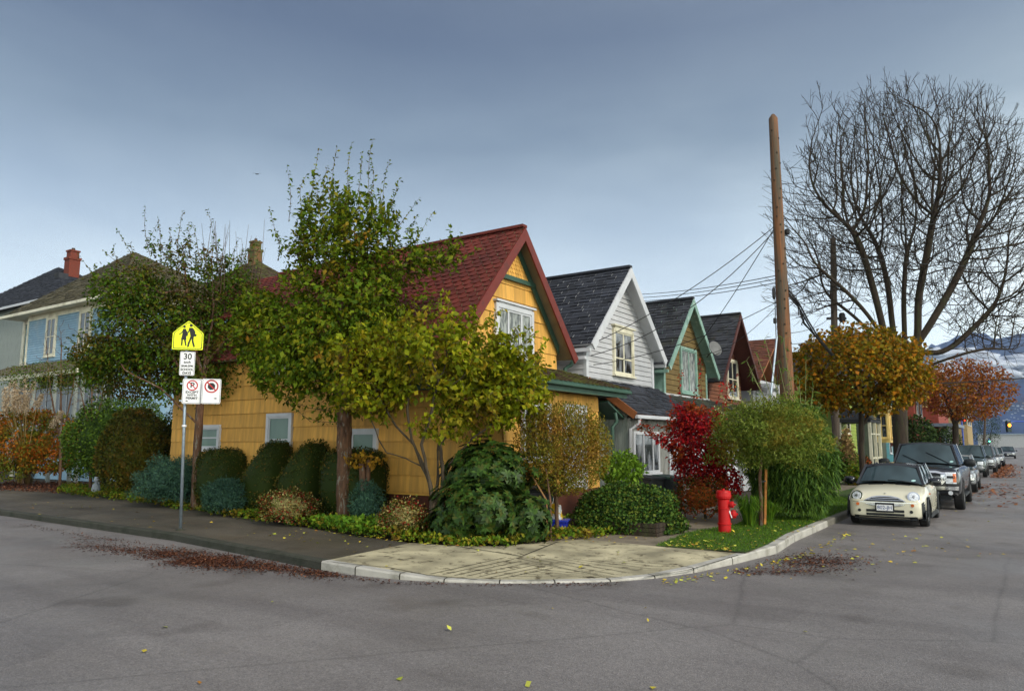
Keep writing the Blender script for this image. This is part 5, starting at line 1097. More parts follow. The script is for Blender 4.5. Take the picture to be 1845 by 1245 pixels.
for i, (px, w_, yt, tilt, lab) in enumerate([(402, 86, 806, .0, 'dark clipped hedge bush with a flat top, leftmost of the four'), (481, 84, 797, .62, 'clipped hedge bush with a slanted top under the white window'), (546, 88, 799, .66, 'slant topped clipped hedge bush left of the tall tree trunk'), (638, 112, 806, .0, 'rounded clipped hedge bush behind the tall tree trunk')]):
    Y = 12.25 if i else 12.45; c = spot(px, Y, .15); dd_ = dpt(c); top = onY(px, yt, Y)[2]; rw = w_*dd_/F/2; hh = top-.15
    o = thing('clipped_bush', lab, 'shrub', tuple(c), 'clipped hedge bushes by the yellow wall'); n = 5200
    dv = blobdir(n); q = np.sign(dv)*np.abs(dv)**.62; q = q/np.maximum(np.abs(q).max(1, keepdims=True), .001)*np.abs(q).max(1, keepdims=True)**.0*np.minimum(1, 1/np.linalg.norm(np.abs(q)**1.6/ (np.abs(q).max(1, keepdims=True)**1.6), axis=1, keepdims=True)**.6)
    sc = 1+Noise3(8, 3, i)(q)*.035; P = q*sc[:, None]*np.array([rw, rw*.9, hh*.5]); P[:, 2] += hh*.5; P[:, 2] *= 1+tilt*P[:, 0]/rw*.55*(P[:, 2] > hh*.4)-tilt*.22
    P *= (1.01-rng.random(n)[:, None]*.05); P = P+c; leaves('foliage', M['L_clip'], o, P, unit(dv), .045, .6, 0, rnd=.8, var=.5)
    cm = MB(); bs = len(cm.v); nu, nv = 20, 12
    for a in range(nv+1):
        for bb in range(nu):
            ph = math.pi*a/nv; t = 2*math.pi*bb/nu; v3 = np.array([[math.sin(ph)*math.cos(t), math.sin(ph)*math.sin(t), math.cos(ph)]]); q = np.sign(v3)*np.abs(v3)**.62; q = q*np.minimum(1, 1/np.linalg.norm(np.abs(q)**1.6/(np.abs(q).max(1, keepdims=True)**1.6), axis=1, keepdims=True)**.6)/np.abs(q).max(1, keepdims=True)*1.
            p = q[0]*np.array([rw, rw*.9, hh*.5])*.95; p[2] += hh*.5; p[2] *= 1+tilt*p[0]/rw*.55*(p[2] > hh*.4)-tilt*.22; cm.vert(p+c)
    for a in range(nv):
        for bb in range(nu):
            b2 = (bb+1) % nu; cm.f.append((bs+a*nu+bb, bs+(a+1)*nu+bb, bs+(a+1)*nu+b2, bs+a*nu+b2)); cm.m.append(0)
    cm.build('filler_core', M['L_clip'], o, smooth=True)  # solid core added behind the leaves, blocks sight and light
bush('azalea', 'red and cream leaved low bush in front of the clipped hedges', M['L_azalea'], 522, 11.0, 880, 112, 4200, .05, .5, .12, lump=.25, k=.7, f=4)
bush('azalea', 'red and cream leaved low bush left of the lilac stems', M['L_azalea'], 728, 10.95, 900, 96, 3000, .05, .5, .12, lump=.3, k=.65, f=4)
def rhodo(label, px, Y, ytop, w_, n, ybot=None, z=.12):      # whorls of long drooping leaves
    c = spot(px, Y, z); dd_ = dpt(c); top = onY(px, ytop, Y)[2]; zb = onY(px, ybot, Y)[2] if ybot else z; rw = w_*dd_/F/2; C = (c[0], c[1], (top+zb)/2)
    o = thing('rhododendron', label, 'shrub', tuple(c)); P, out = shell(n, C, (rw, rw*.8, (top-zb)/2), .38, .45, int(px), 4.5)
    k = 7; PP = np.repeat(P, k, 0); OO = np.repeat(out, k, 0); t = np.tile(np.arange(k)*2*math.pi/k, len(P))[:, None]
    ax = unit(OO+np.array([0, 0, .3])); s1 = unit(np.cross(ax, rng.normal(size=(1, 3)))); s2 = np.cross(ax, s1); dirs = s1*np.cos(t)+s2*np.sin(t)+ax*.45+np.array([0, 0, -.05])
    a = unit(dirs); nn = ax; s = unit(np.cross(a, nn)); L = rng.uniform(.10, .16, len(PP))[:, None]
    V = np.stack([PP, PP+a*L*.5+s*L*.2, PP+a*L-ax*L*.25, PP+a*L*.5-s*L*.2], 1).reshape(-1, 3); raw('foliage', V, np.arange(4*len(PP)).reshape(-1, 4), M['L_rhodo'], o)
    cm = MB(); core(cm, C, (rw, rw*.8, (top-zb)/2), .5, .25, int(px), 3.5); cm.build('filler_core', M['L_rhodo'], o)
    b = MB()
    for q in range(5): b.tube([c+np.array([rng.uniform(-.1, .1), 0, 0]), np.array(C)+rng.normal(size=3)*.25], [.025, .012], 5)
    b.build('stems', M['bark'], o)
rhodo('tall dark rhododendron right of the lilac stems', 885, 12.0, 796, 165, 850, 915)
rhodo('lower mid green rhododendron beside the pale ramp', 862, 11.3, 862, 165, 700)
rhodo('small rhododendron in front of the black bin', 950, 11.5, 895, 85, 230)
rhodo('low dark rhododendron at the foot of the brown yellow shrub', 815, 11.0, 915, 90, 200)
seed(17)     # yellow-brown twiggy shrub with a vase of stems
base = spot(1003, 12.6, .12); d = dpt(base); o = thing('vase_shrub', 'yellow and bronze twiggy shrub fanning up in front of the porch', 'shrub', tuple(base))
A = np.concatenate([pell(420, 1020, 800, 78, 70, d, .8), pell(120, 1050, 760, 50, 35, d, .7), pell(60, 960, 760, 40, 40, d, .7)])
nd, pa = colonise([[base, dp(1002, 900, d), dp(1000, 880, d)]]+[line([(1001, 900), (1000+dx*.5, 850), (1000+dx, 770)], d, [0, o_*.5, o_]) for dx, o_ in ((-60, 0), (-30, .3), (0, -.4), (30, .4), (60, -.2), (85, .1))], A, .12, .15, 1.2, .3)
r = piper(nd, pa, .0035, .04); branchmesh('stems', M['twig'], o, nd, pa, r, big=.02); P = np.concatenate([tippts(nd, pa, r, .01, 6, .05), pell(19000, 1014, 808, 90, 84, d, .8, .2)]); leaves('foliage', M['L_yellow'], o, P, outward(P, dp(1010, 830, d)), .05, .45, -.35)
bush('lime_shrub', 'lime green broad leaved plant between the porch and the bins', M['L_lime'], 1118, 15.2, 815, 78, 1300, .10, .5, .15, lump=.35, k=.5, f=4, ybot=880)
# ivy mound over a timber bed
seed(18)
c = spot(1124, 14.3, .13); dd_ = dpt(c); rw = 103*dd_/F; top = onY(1110, 868, 14.3)[2]
o = thing('ivy_mound', 'low mound of glossy ivy spilling over a dark timber bed', 'shrub', tuple(c)); P, out = shell(15000, (c[0], c[1], .28), (rw, rw*.75, top-.28), .16, .2, 5, 3.5, low=-.35); P[:, 2] = np.maximum(P[:, 2], .2)
leaves('foliage', M['L_ivy'], o, P, out, .06, .75, .3); cm = MB(); core(cm, (c[0], c[1], .3), (rw, rw*.75, top-.3), .86, .16, 5, 3.5); cm.build('filler_core', M['L_ivy'], o)
tb = thing('timber_bed', 'dark stacked timber edging under the ivy mound', 'planter', tuple(c)); b = MB()
for k in range(3): b.box((c[0]-rw*.8, c[1]-rw*.62, .13+k*.085), (c[0]+rw*.85, c[1]-rw*.55, .205+k*.085)); b.box((c[0]+rw*.78, c[1]-rw*.55, .13+k*.085), (c[0]+rw*.85, c[1]+rw*.5, .205+k*.085))
b.build('timbers', M['bark_dark'], tb)
# crimson maple
seed(19)
base = spot(1268, 17.6, .13); d = dpt(base); o = thing('crimson_maple', 'crimson Japanese maple with thin shoots in front of the grey porch', 'tree', tuple(base))
A = np.concatenate([pell(300, 1262, 790, 68, 62, d, .9), pell(130, 1285, 850, 45, 35, d, .8), pell(60, 1240, 750, 25, 30, d, .8), pell(40, 1160, 770, 18, 12, d, .5), pell(40, 1195, 790, 30, 18, d, .5), pell(40, 1230, 850, 30, 30, d, .5)])
nd, pa = colonise([[base, dp(1266, 890, d), dp(1262, 860, d)], line([(1266, 890), (1250, 820), (1245, 760), (1238, 725)], d), line([(1264, 880), (1280, 830), (1290, 780)], d), line([(1266, 890), (1225, 840), (1195, 790), (1150, 768)], d)], A, .11, .14, 1.2, .15)
r = piper(nd, pa, .004, .035); branchmesh('trunk', M['bark_dark'], o, nd, pa, r, big=.02); P = tippts(nd, pa, r, .012, 9, .05); P = np.concatenate([P, pell(3800, 1265, 805, 62, 74, d, .8), pell(700, 1310, 870, 30, 30, d, .7), pell(500, 1235, 755, 35, 30, d, .7)]); leaves('crown', M['L_red'], o, P, outward(P, dp(1262, 800, d)), .085, .6, .45)
make_sprigs(o, [(1240, 760, 1205, 715, 0), (1280, 760, 1300, 690, .4), (1290, 760, 1330, 672, .6), (1300, 750, 1325, 700, .7), (1270, 750, 1262, 650, .3), (1300, 740, 1312, 690, .5), (1285, 850, 1335, 870, 0), (1245, 740, 1252, 700, 0), (1225, 770, 1155, 765, 0), (1228, 720, 1228, 668, .5)], d, 12, M['L_red'], M['twig'], .085)
bush('rust_shrub', 'low rust coloured bush under the crimson maple', M['L_lowred'], 1262, 17.2, 858, 105, 2600, .07, .5, .13, lump=.25, k=.6)
# dappled willow on a stem, staked
seed(20)
base = gz(1371, 948, .14); d = dpt(base); o = thing('standard_willow', 'small round headed yellow green tree on a thin stem beside the hydrant', 'tree', tuple(base))
b = MB(); b.tube([base, dp(1371, 900, d), dp(1369, 860, d), dp(1374, 800, d)], [.05, .04, .036, .03], 8); b.build('trunk', M['bark_red'], o, smooth=True)
c = dp(1386, 788, d); s_ = d/F; nz = Noise3(9, 3, 4)
P, out = shell(17000, tuple(c), (99*s_, 97*s_*.9, 72*s_), .3, .5, 4, 3.6); leaves('crown', M['L_willow'], o, P, out, .075, .32, -.1); cm = MB(); core(cm, tuple(c), (97*s_, 97*s_*.9, 66*s_), .5, .22, 4, 3.0); cm.build('filler_core', M['L_willow'], o)
mb = MB(); lp = []; la = []
for tx, ty, bx, by in [(1288, 735, 1325, 760), (1315, 700, 1340, 745), (1325, 690, 1345, 740), (1300, 712, 1335, 750), (1350, 705, 1355, 735), (1370, 712, 1370, 740), (1400, 715, 1398, 735), (1415, 728, 1405, 745), (1338, 728, 1350, 750)]: sprig(dp(bx, by, d), dp(tx, ty, d-.2), 14, .06, mb, lp, la, .006)
mb.build('shoots', M['twig'], o); leaves('cream_tips', M['L_cream'], o, np.repeat(np.array(lp), 3, 0)+rng.normal(size=(len(lp)*3, 3))*.012, None, .05, .4, -.2)
st = thing('tree_stake', 'orange wooden stake beside the thin stem of the round headed tree', 'stake', tuple(base+YP*.16)); b = MB(); p0 = dp(1377, 930, d+.2); p1 = dp(1380, 845, d+.2); b.beam((p0[0], p0[1], .12), p1, .05, .05); b.build('post', mat('orange_stake', (.42, .17, .035), .8, var=.3, nscale=8), st); b = MB(); b.beam(dp(1370, 868, d+.1), dp(1381, 866, d+.2), .02, .03); b.build('tie', M['black'], st)
# bamboo
seed(23)
base = gz(1440, 938, .14); base = spotX(1436, base[0]-.1); d = dpt(base); o = thing('bamboo_clump', 'dense drooping bamboo clump with tall loose canes around the brown pole', 'plant', tuple(base)); s_ = d/F
c = dp(1424, 834, d); C = tuple(c); R_ = (78*s_, 66*s_*.9, 112*s_); P, out = shell(13000, C, R_, .14, .35, 6, 3.); P = P[P[:, 2] > .15]; out = out[:len(P)]; out = unit((P-c)/np.array(R_))
leaves('foliage', M['L_bamboo'], o, P, out, .19, .15, 1.1, wout=.4, rnd=.55); cm = MB(); core(cm, C, R_, .74, .14, 6, 3.); cm.build('filler_core', M['L_bamboo'], o)
mb = MB(); lp = []
for tx, ty in [(1362, 625), (1378, 600), (1352, 660), (1402, 640), (1422, 660), (1345, 640), (1395, 680), (1452, 640), (1465, 690), (1412, 600), (1440, 675), (1480, 720)]:
    off = rng.uniform(-.5, .5); p0 = dp(1430+(tx-1410)*.5, 760, d+off); p1 = dp(tx, ty+10, d+off); p2 = dp(tx+rng.uniform(-14, 18), ty+rng.uniform(-4, 10), d+off); mb.tube([p0, (p0+p1)/2, p1, p2], [.009, .008, .006, .003], 4, cap=False)
    for t in np.linspace(.3, 1, 7): lp += [p0+(p1-p0)*t]*(1+int(3*t))
mb.build('canes', mat('green_cane', (.16, .17, .05), .5), o); leaves('cane_leaves', M['L_bamboo'], o, np.array(lp), None, .17, .14, .5)
# tuft of long grass by the willow stem
seed(24)
def tuft(name, label, m, base, n, h, sp, cat='grass clump', w=.016):
    o = thing(name, label, cat, tuple(base)); V = []; 
    for k in range(n):
        a = rng.uniform(0, 6.28); r0 = sp*.35*rng.random(); p = base+np.array([math.cos(a)*r0, math.sin(a)*r0, 0]); hh = h*rng.uniform(.6, 1.1); out = np.array([math.cos(a), math.sin(a), 0])*sp*rng.uniform(.3, 1.1); sdv = np.array([-math.sin(a), math.cos(a), 0])*w/2
        pts = [p, p+ZP*hh*.6+out*.35, p+ZP*hh+out*.75, p+ZP*hh*.8+out*1.25]; ws = [1, 1, .7, .1]
        for i in range(3): V += [pts[i]-sdv*ws[i], pts[i]+sdv*ws[i], pts[i+1]+sdv*ws[i+1], pts[i+1]-sdv*ws[i+1]]
    V = np.array(V); raw('blades', V, np.arange(len(V)).reshape(-1, 4), m, o); return o
tuft('grass_tuft', 'tuft of long dark green grass between the hydrant and the thin stem', M['L_grass'], gz(1350, 948, .14), 260, .62, .35)
tuft('grass_tuft', 'tuft of long grass right behind the thin stem of the round tree', M['L_grass'], gz(1385, 940, .14), 160, .45, .3)
p_ = tuft('pampas_grass', 'pampas grass with pale feathery plumes at the left edge', M['L_dry'], spot(45, 15.2, .12), 260, 1.9, .9, w=.03)
mb = MB(); lp = []; Yp = 15.2; dpp = dpt(spot(45, 13.8))
for tx, ty, bx, by in [(27, 686, 24, 740), (33, 700, 22, 740), (46, 680, 42, 738), (62, 688, 46, 735), (48, 715, 47, 745), (36, 712, 34, 745), (76, 712, 66, 732), (112, 742, 92, 770), (20, 685, 12, 740), (8, 700, 8, 745)]:
    p0 = dp(bx, by, dpp); p1 = dp(tx, ty, dpp); mb.tube([dp(45+(bx-45)*.4, 800, dpp), p0, p1], [.012, .008, .004], 4, cap=False)
    for t in rng.random(330): lp.append(p0+(p1-p0)*t+rng.normal(size=3)*.05*math.sin(math.pi*min(1, t*.85+.12)))
mb.build('stalks', M['L_dry'], p_); leaves('plumes', M['plume'], p_, np.array(lp), None, .11, .3, .0)
# bare shrubs before the pale blue house
for i, (px, yt, w_, lab, Yb) in enumerate([(110, 560, 80, 'bare thin branched shrub in front of the pale blue house', 14.8), (165, 650, 70, 'tangled leafless shrub below the pale blue house windows', 14.2), (45, 640, 50, 'small bare shrub beside the pampas plumes', 15.0)]):
    seed(40+i); base = spot(px, Yb, .12); d = dpt(base); o = thing('bare_shrub', lab, 'shrub', tuple(base)); A = pell(150, px, (yt+760)/2, w_*.6, (760-yt)/2, d, .8); nd, pa = colonise([[base, dp(px, 800, d)]]+[line([(px, 800), (px+dx, 700), (px+dx*1.4, yt+40)], d) for dx in (-20, 0, 22)], A, .22, .28, 2, .3); r = piper(nd, pa, .008, .06); branchmesh('stems', M['bark_red'], o, nd, pa, r)
    if i == 1: P = tippts(nd, pa, r, .02, 1, .1); leaves('last_leaves', M['L_orange'], o, P[::3], None, .07)
seed(44); P = pell(6500, 130, 680, 130, 30, dpt(spot(150, 14.4)), .6); P = P[rng.random(len(P)) < .6]; o = thing('vine', 'green vine trailing along the verandah of the pale blue house', 'vine', tuple(spot(150, 14.4))); leaves('foliage', M['L_left'], o, P, None, .08)
# stump with a yellowed climber, by the fourth clipped bush
base = spot(655, 11.75, .12); d = dpt(base); o = thing('old_stump', 'narrow brown dead stump in front of the rounded clipped bush', 'tree stump', tuple(base)); b = MB(); b.tube([base, dp(655, 880, d), dp(652, 835, d)], [.09, .085, .07], 7); b.tube([base, dp(663, 870, d), dp(664, 828, d)], [.06, .05, .045], 6); b.build('trunk', M['bark_red'], o)
seed(45); P = pell(150, 655, 828, 44, 14, d, .5); o = thing('yellow_climber', 'yellowing climber draped over the brown stump', 'climber', tuple(base)); leaves('foliage', leafmat('yellowed_leaf', [(.42, .22, .02), (.3, .16, .02), (.22, .13, .02), (.5, .3, .03)]), o, P, None, .11, .6)
# planting by the far porches
seed(46)
for px, X, yt, w_, m, lab in [(1528, -6.4, 775, 26, M['L_dry'], 'tan seed headed shrub by the green house porch'), (1520, -6.6, 815, 60, M['L_laurel'], 'green shrubs below the porch of the green house'), (1556, -6.3, 822, 34, M['L_lowred'], 'reddish shrub by the path beyond the green porch'), (1540, -6.0, 838, 30, M['L_verge'], 'low green shrub beside the far sidewalk')]:
    s_ = spotX(px, X); c = s_; top = onX(px, yt, X)[2]; rw = w_*dpt(c)/F/2; o = thing('front_garden_shrub', lab, 'shrub', tuple(c)); P, out = shell(1500, (c[0], c[1], top/2), (rw, rw, top/2), .25, .4, px, 2); P = P[P[:, 2] > .1]; leaves('foliage', m, o, P, None, .14); cm = MB(); core(cm, (c[0], c[1], top/2), (rw, rw, top/2), .7, .2, px, 2); cm.build('filler_core', m, o)
# fallen yellow leaves, more than anyone would count
seed(50)
def fall(poly, n, z): return [np.append(q, z) for q in scatter([tuple(gz(x, y, z)[:2]) for x, y in poly], n)]
F_ = fall([(1190, 986), (1345, 996), (1400, 975), (1500, 935), (1380, 940), (1240, 960)], 170, .155) + fall([(1200, 984), (1320, 994), (1340, 985), (1230, 965)], 80, .155)
F_ += fall([(985, 976), (1060, 970), (1150, 945), (1260, 925), (1290, 935), (1200, 965), (1120, 978)], 130, .14) + fall([(980, 974), (1060, 969), (1100, 958), (1040, 950)], 220, .15) + fall([(560, 955), (740, 980), (830, 986), (900, 984), (800, 960), (650, 955)], 190, .15)
F_ += fall([(560, 952), (740, 978), (640, 1000), (450, 960)], 45, .137) + fall([(30, 895), (560, 955), (560, 985), (30, 925)], 40, .137)
F_ += [gz(x, y, .004) for x, y in litter_px] if 'litter_px' in globals() else []
kq = np.array([(1190, 1052), (1280, 1036), (1360, 1022), (1430, 1005), (1500, 978), (1530, 955)], float)
for _ in range(150):
    k = rng.integers(0, 5); t = rng.random(); x, y = kq[k]+(kq[k+1]-kq[k])*t; F_.append(gz(x+rng.normal()*8, y+abs(rng.normal())*5-3, .005))
F_ += fall([(1240, 1050), (1400, 1020), (1530, 965), (1760, 960), (1830, 1000), (1600, 1020), (1350, 1060)], 70, .004) + fall([(300, 1080), (1800, 1080), (1830, 1240), (100, 1240)], 12, .004) + fall([(1690, 850), (1760, 870), (1840, 960), (1700, 930)], 90, .004)
F_ = [q if rampz(q[0], q[1])*0 == 0 else q for q in F_]
for x, y in [(rng.uniform(640, 1320), rng.uniform(985, 1040)) for _ in range(26)]:
    if y < 1046-abs(x-950)*.1: F_.append(onramp(x, y)+ZP*.004)
lying('fallen_leaves', M['L_fallen'], np.array(F_), .066, .75, 'scattered yellow and orange leaves on the verge, path and road', 'fallen leaves')
lit = [gz(x, y, .004) for x, y in zip(rng.normal(1470, 45, 1300), rng.normal(1012, 7, 1300))]+[gz(x, y, .004) for x, y in zip(rng.normal(1400, 60, 500), rng.normal(1030, 4, 500))]
lit = [p for p in lit if p[0] > -3.65]; lying('gutter_litter', M['L_litter'], np.array(lit), .045, .5, 'dark leaf litter lying in the right hand gutter', 'leaf litter')
far = [np.array([-1.45+abs(rng.normal())*.55, yy, .006]) for yy in rng.uniform(50, 84, 1500)]+[np.array([-1.2+rng.normal()*.8, yy, .006]) for yy in rng.normal(36, 4, 260)]; lying('leaf_drift', leafmat('red_brown_drift', [(.22, .08, .035), (.3, .12, .04), (.15, .05, .025)], tl=0), np.array(far), .16, .8, 'red brown leaf drift along the far parked cars', 'fallen leaves')
dk = [gz(onr[0], onr[1], .1) for onr in []]

def merge_into(root, target, names):
    ch = list(root.children); tg = next((c for c in ch if c.name.split('.')[0] == target), None)
    if tg is None: return
    for c in ch:
        if c.name.split('.')[0] in names:
            bm = bmesh.new(); bm.from_mesh(tg.data); k = len(tg.data.materials); nf = len(bm.faces); bm.from_mesh(c.data); bm.faces.ensure_lookup_table()
            for f in bm.faces[nf:]: f.material_index += k
            for m_ in c.data.materials: tg.data.materials.append(m_)
            bm.to_mesh(tg.data); bm.free(); bpy.data.objects.remove(c)
for t_ in [x for x in list(COL.objects) if x.parent is None and x.type == 'EMPTY' and x.get('category') in ('tree', 'plant')]:
    merge_into(t_, 'crown', ('shoot_leaves', 'shoots', 'cream_tips')); merge_into(t_, 'trunk', ('whips',)); merge_into(t_, 'foliage', ('cane_leaves',))
# ------------------------------------------------------------------ street furniture
def textmesh(mb, txt, fr, u, z, h, n, wscale=1.0, thick=.0, bold=0.):
    """lettering cut from the built-in font, laid on a sign face; (u, z) is the centre of the line"""
    cu = bpy.data.curves.new('t', 'FONT'); cu.body = txt; cu.align_x = 'CENTER'; cu.align_y = 'CENTER'; cu.size = h*1.38; cu.offset = bold; cu.resolution_u = 3
    ob = bpy.data.objects.new('t', cu); COL.objects.link(ob); bpy.context.view_layer.update()
    me = bpy.data.meshes.new_from_object(ob.evaluated_get(bpy.context.evaluated_depsgraph_get()))
    i = len(mb.v)
    for v in me.vertices: mb.vert(fr.p(u+v.co.x*wscale, z+v.co.y, n))
    for p in me.polygons: mb.f.append(tuple(i+k for k in p.vertices)); mb.m.append(mb.mi)
    bpy.data.objects.remove(ob); bpy.data.curves.remove(cu); bpy.data.meshes.remove(me)
def rrect(w, h, r, n=5):
    P = []
    for cx, cy, a0 in ((w/2-r, h/2-r, 0), (-w/2+r, h/2-r, 90), (-w/2+r, -h/2+r, 180), (w/2-r, -h/2+r, 270)):
        for k in range(n+1): a = rad(a0+90*k/n); P.append((cx+r*math.cos(a), cy+r*math.sin(a)))
    return P
def plate(mb, fr, pts, u, z, n0, n1):
    i = len(mb.v); m = len(pts)
    for a, b in pts: mb.vert(fr.p(u+a, z+b, n0))
    for a, b in pts: mb.vert(fr.p(u+a, z+b, n1))
    mb.f.append(tuple(range(i, i+m))[::-1]); mb.m.append(mb.mi); mb.f.append(tuple(range(i+m, i+2*m))); mb.m.append(mb.mi)
    for k in range(m): k2 = (k+1) % m; mb.f.append((i+k, i+k2, i+m+k2, i+m+k)); mb.m.append(mb.mi)
def ringface(mb, fr, outer, inner, u, z, n):
    m = len(outer)
    for k in range(m): k2 = (k+1) % m; mb.poly([fr.p(u+outer[k][0], z+outer[k][1], n), fr.p(u+outer[k2][0], z+outer[k2][1], n), fr.p(u+inner[k2][0], z+inner[k2][1], n), fr.p(u+inner[k][0], z+inner[k][1], n)])
M['sign_yellow'] = mat('fluorescent_yellow_green', (.78, .85, .012), .4, var=.02); M['sign_white'] = mat('sign_white', (.78, .78, .80), .4, var=.03, dirt=(.6, .6, .58), dscale=9, dlo=.55, dhi=.8); M['sign_red'] = mat('sign_red', (.45, .008, .012), .4); M['ink'] = mat('sign_black', (.008, .008, .01), .5)
base = gz(325, 955, .13); d = dpt(base); topp = dp(340, 578, d); dirn = unit(np.array([topp[0]-base[0], topp[1]-base[1], 0]))
sg = thing('traffic_sign_post', 'galvanised post with a yellow school crossing sign and three white signs', 'road sign', tuple(base))
tilt_top = dp(338, 600, d); b = MB(); b.tube([base+ZP*.0, tilt_top], .032, 8); b.build('post', M['metal'], sg, smooth=True)
b = MB(); b.lathe([(.10, .0), (.10, .01), (.05, .03), (.04, .04)], tuple(base), 12); b.build('base_collar', M['kerb_old'], sg)
px2m = d/F; tocam = unit(-np.array([base[0], base[1], 0])); 
def signframe(px, py, yaw_deg):
    c = dp(px, py, d-.05); ca, sa = math.cos(rad(yaw_deg)), math.sin(rad(yaw_deg)); nrm = np.array([tocam[0]*ca-tocam[1]*sa, tocam[0]*sa+tocam[1]*ca, 0]); u = np.cross(ZP, nrm); return Frame((c[0], c[1], 0), u, nrm), c[2]
def put(o, name, m, build):
    b = MB(); build(b); return b.build(name, m, o)
fr, zc = signframe(339, 606, -12); w2 = .31
pent = [(0, w2+.03), (-w2, .0+.07), (-w2, -w2+.02), (w2, -w2+.02), (w2, .07)][::-1]
pent = [(x, z) for x, z in pent]
def pr(sc): return [(x*sc, (z)*sc) for x, z in pent]
def rnd(pts, r=.03):
    out = []; m = len(pts)
    for k in range(m):
        p, a, b_ = np.array(pts[k]), np.array(pts[k-1]), np.array(pts[(k+1) % m]); d1 = (a-p)/np.linalg.norm(a-p); d2 = (b_-p)/np.linalg.norm(b_-p)
        for t in (0, .33, .67, 1): q = p+d1*r*(1-t)**2+d2*r*t**2; out.append(tuple(q))
    return out
s1 = put(sg, 'school_sign', M['sign_yellow'], lambda b: plate(b, fr, rnd(pent), 0, zc, -.004, .004))
put(s1, 'sign_border', M['ink'], lambda b: ringface(b, fr, rnd(pr(.93)), rnd(pr(.89)), 0, zc, .0065))
def figs(b):
    def blob(pts, n=.0065): b.poly([fr.p(x, zc+z, n) for x, z in pts])
    def circ(x, z, r): blob([(x+r*math.cos(t), z+r*math.sin(t)) for t in np.linspace(0, 2*math.pi, 15)[:-1]])
    S = .60/354.                                  # from the look of the sign: px in the enlarged view
    q = lambda x, y: ((x-410)*S, (345-y)*S)
    circ(*q(440, 205), .031); circ(*q(362, 225), .026)
    blob([q(*p) for p in ((418, 238), (455, 234), (478, 258), (480, 345), (440, 350), (430, 300), (425, 275))])            # man torso
    blob([q(*p) for p in ((418, 240), (430, 268), (416, 300), (398, 302), (396, 292), (408, 285))], .0068)
    blob([q(*p) for p in ((468, 245), (494, 290), (490, 312), (474, 300), (470, 280))], .0068)
    blob([q(*p) for p in ((478, 305), (512, 322), (506, 345), (476, 345))], .0071)
    blob([q(*p) for p in ((436, 345), (462, 352), (436, 420), (424, 478), (404, 482), (412, 430), (428, 385))], .0069)
    blob([q(*p) for p in ((452, 350), (478, 345), (476, 395), (497, 475), (480, 482), (458, 410))], .0074)
    blob([q(*p) for p in ((348, 252), (380, 250), (386, 300), (392, 390), (328, 388), (340, 330), (344, 290))])
    blob([q(*p) for p in ((348, 255), (342, 300), (306, 332), (300, 322), (330, 298))], .0068)
    blob([q(*p) for p in ((378, 255), (408, 312), (404, 342), (384, 342), (386, 310))], .0068)
    blob([q(*p) for p in ((334, 388), (352, 388), (348, 464), (332, 464))], .0069); blob([q(*p) for p in ((364, 388), (384, 388), (398, 462), (384, 468))], .0069)
put(s1, 'children_symbol', M['ink'], figs)
fr, zc2 = signframe(337.5, 655, -8); fa = fr
s2 = put(sg, 'speed_sign', M['sign_white'], lambda b: plate(b, fa, rrect(.30, .51, .03), 0, zc2, -.004, .004))
put(s2, 'sign_border', M['ink'], lambda b: ringface(b, fa, rrect(.28, .49, .025), rrect(.268, .478, .02), 0, zc2, .006))
def tx2(b):
    textmesh(b, '30', fa, 0, zc2+.145, .13, .0065, .95, bold=.003)
    textmesh(b, 'km/h', fa, 0, zc2+.025, .05, .0065, bold=.0025); textmesh(b, '8AM-5PM', fa, 0, zc2-.055, .045, .0065, .9, bold=.0022); textmesh(b, 'SCHOOL', fa, 0, zc2-.13, .05, .0065, .9, bold=.0025); textmesh(b, 'DAYS', fa, 0, zc2-.205, .05, .0065, bold=.0025)
put(s2, 'lettering', M['ink'], tx2)
fr3, zc3 = signframe(346, 705, -6)
s3 = put(sg, 'permit_parking_sign', M['sign_white'], lambda b: plate(b, fr3, rrect(.38, .53, .035), 0, zc3, -.004, .004))
put(s3, 'sign_border', M['ink'], lambda b: ringface(b, fr3, rrect(.355, .505, .03), rrect(.342, .492, .025), 0, zc3, .006))
def cring(b, f, u, z, r0, r1, n, k=28): 
    o_ = [(r1*math.cos(t), r1*math.sin(t)) for t in np.linspace(0, 2*math.pi, k+1)[:-1]]; i_ = [(x*r0/r1, y*r0/r1) for x, y in o_]; ringface(b, f, o_, i_, u, z, n)
def slash(b, f, u, z, r, w, n):
    a = rad(-45); dx, dz = math.cos(a), math.sin(a); b.poly([f.p(u+sx*dx*r-sy*dz*w/2, z+sx*dz*r+sy*dx*w/2, n) for sx, sy in ((-1, -1), (1, -1), (1, 1), (-1, 1))])
def tx3(b):
    textmesh(b, 'P', fr3, .0, zc3+.125, .11, .0062, 1.1, bold=.004)
    for k, t in enumerate(('EXCEPT', 'WITH', 'PERMIT')): textmesh(b, t, fr3, 0, zc3-.02-.064*k, .047, .0062, 1.1, bold=.0022)
    z = zc3-.205; b.poly([fr3.p(-.12, z, .0062), fr3.p(-.095, z-.018, .0062), fr3.p(-.095, z-.007, .0062), fr3.p(-.068, z-.007, .0062), fr3.p(-.068, z+.007, .0062), fr3.p(-.095, z+.007, .0062), fr3.p(-.095, z+.018, .0062)])
put(s3, 'lettering', M['ink'], tx3)
put(s3, 'prohibition_ring', M['sign_red'], lambda b: (cring(b, fr3, 0, zc3+.125, .088, .112, .0072), slash(b, fr3, 0, zc3+.125, .095, .02, .0075)))
fr4, zc4 = signframe(379.5, 705, -6)
s4 = put(sg, 'no_stopping_sign', M['sign_white'], lambda b: plate(b, fr4, rrect(.38, .53, .035), .012, zc4, -.004, .004))
put(s4, 'sign_border', M['ink'], lambda b: ringface(b, fr4, rrect(.355, .505, .03), rrect(.342, .492, .025), .012, zc4, .006))
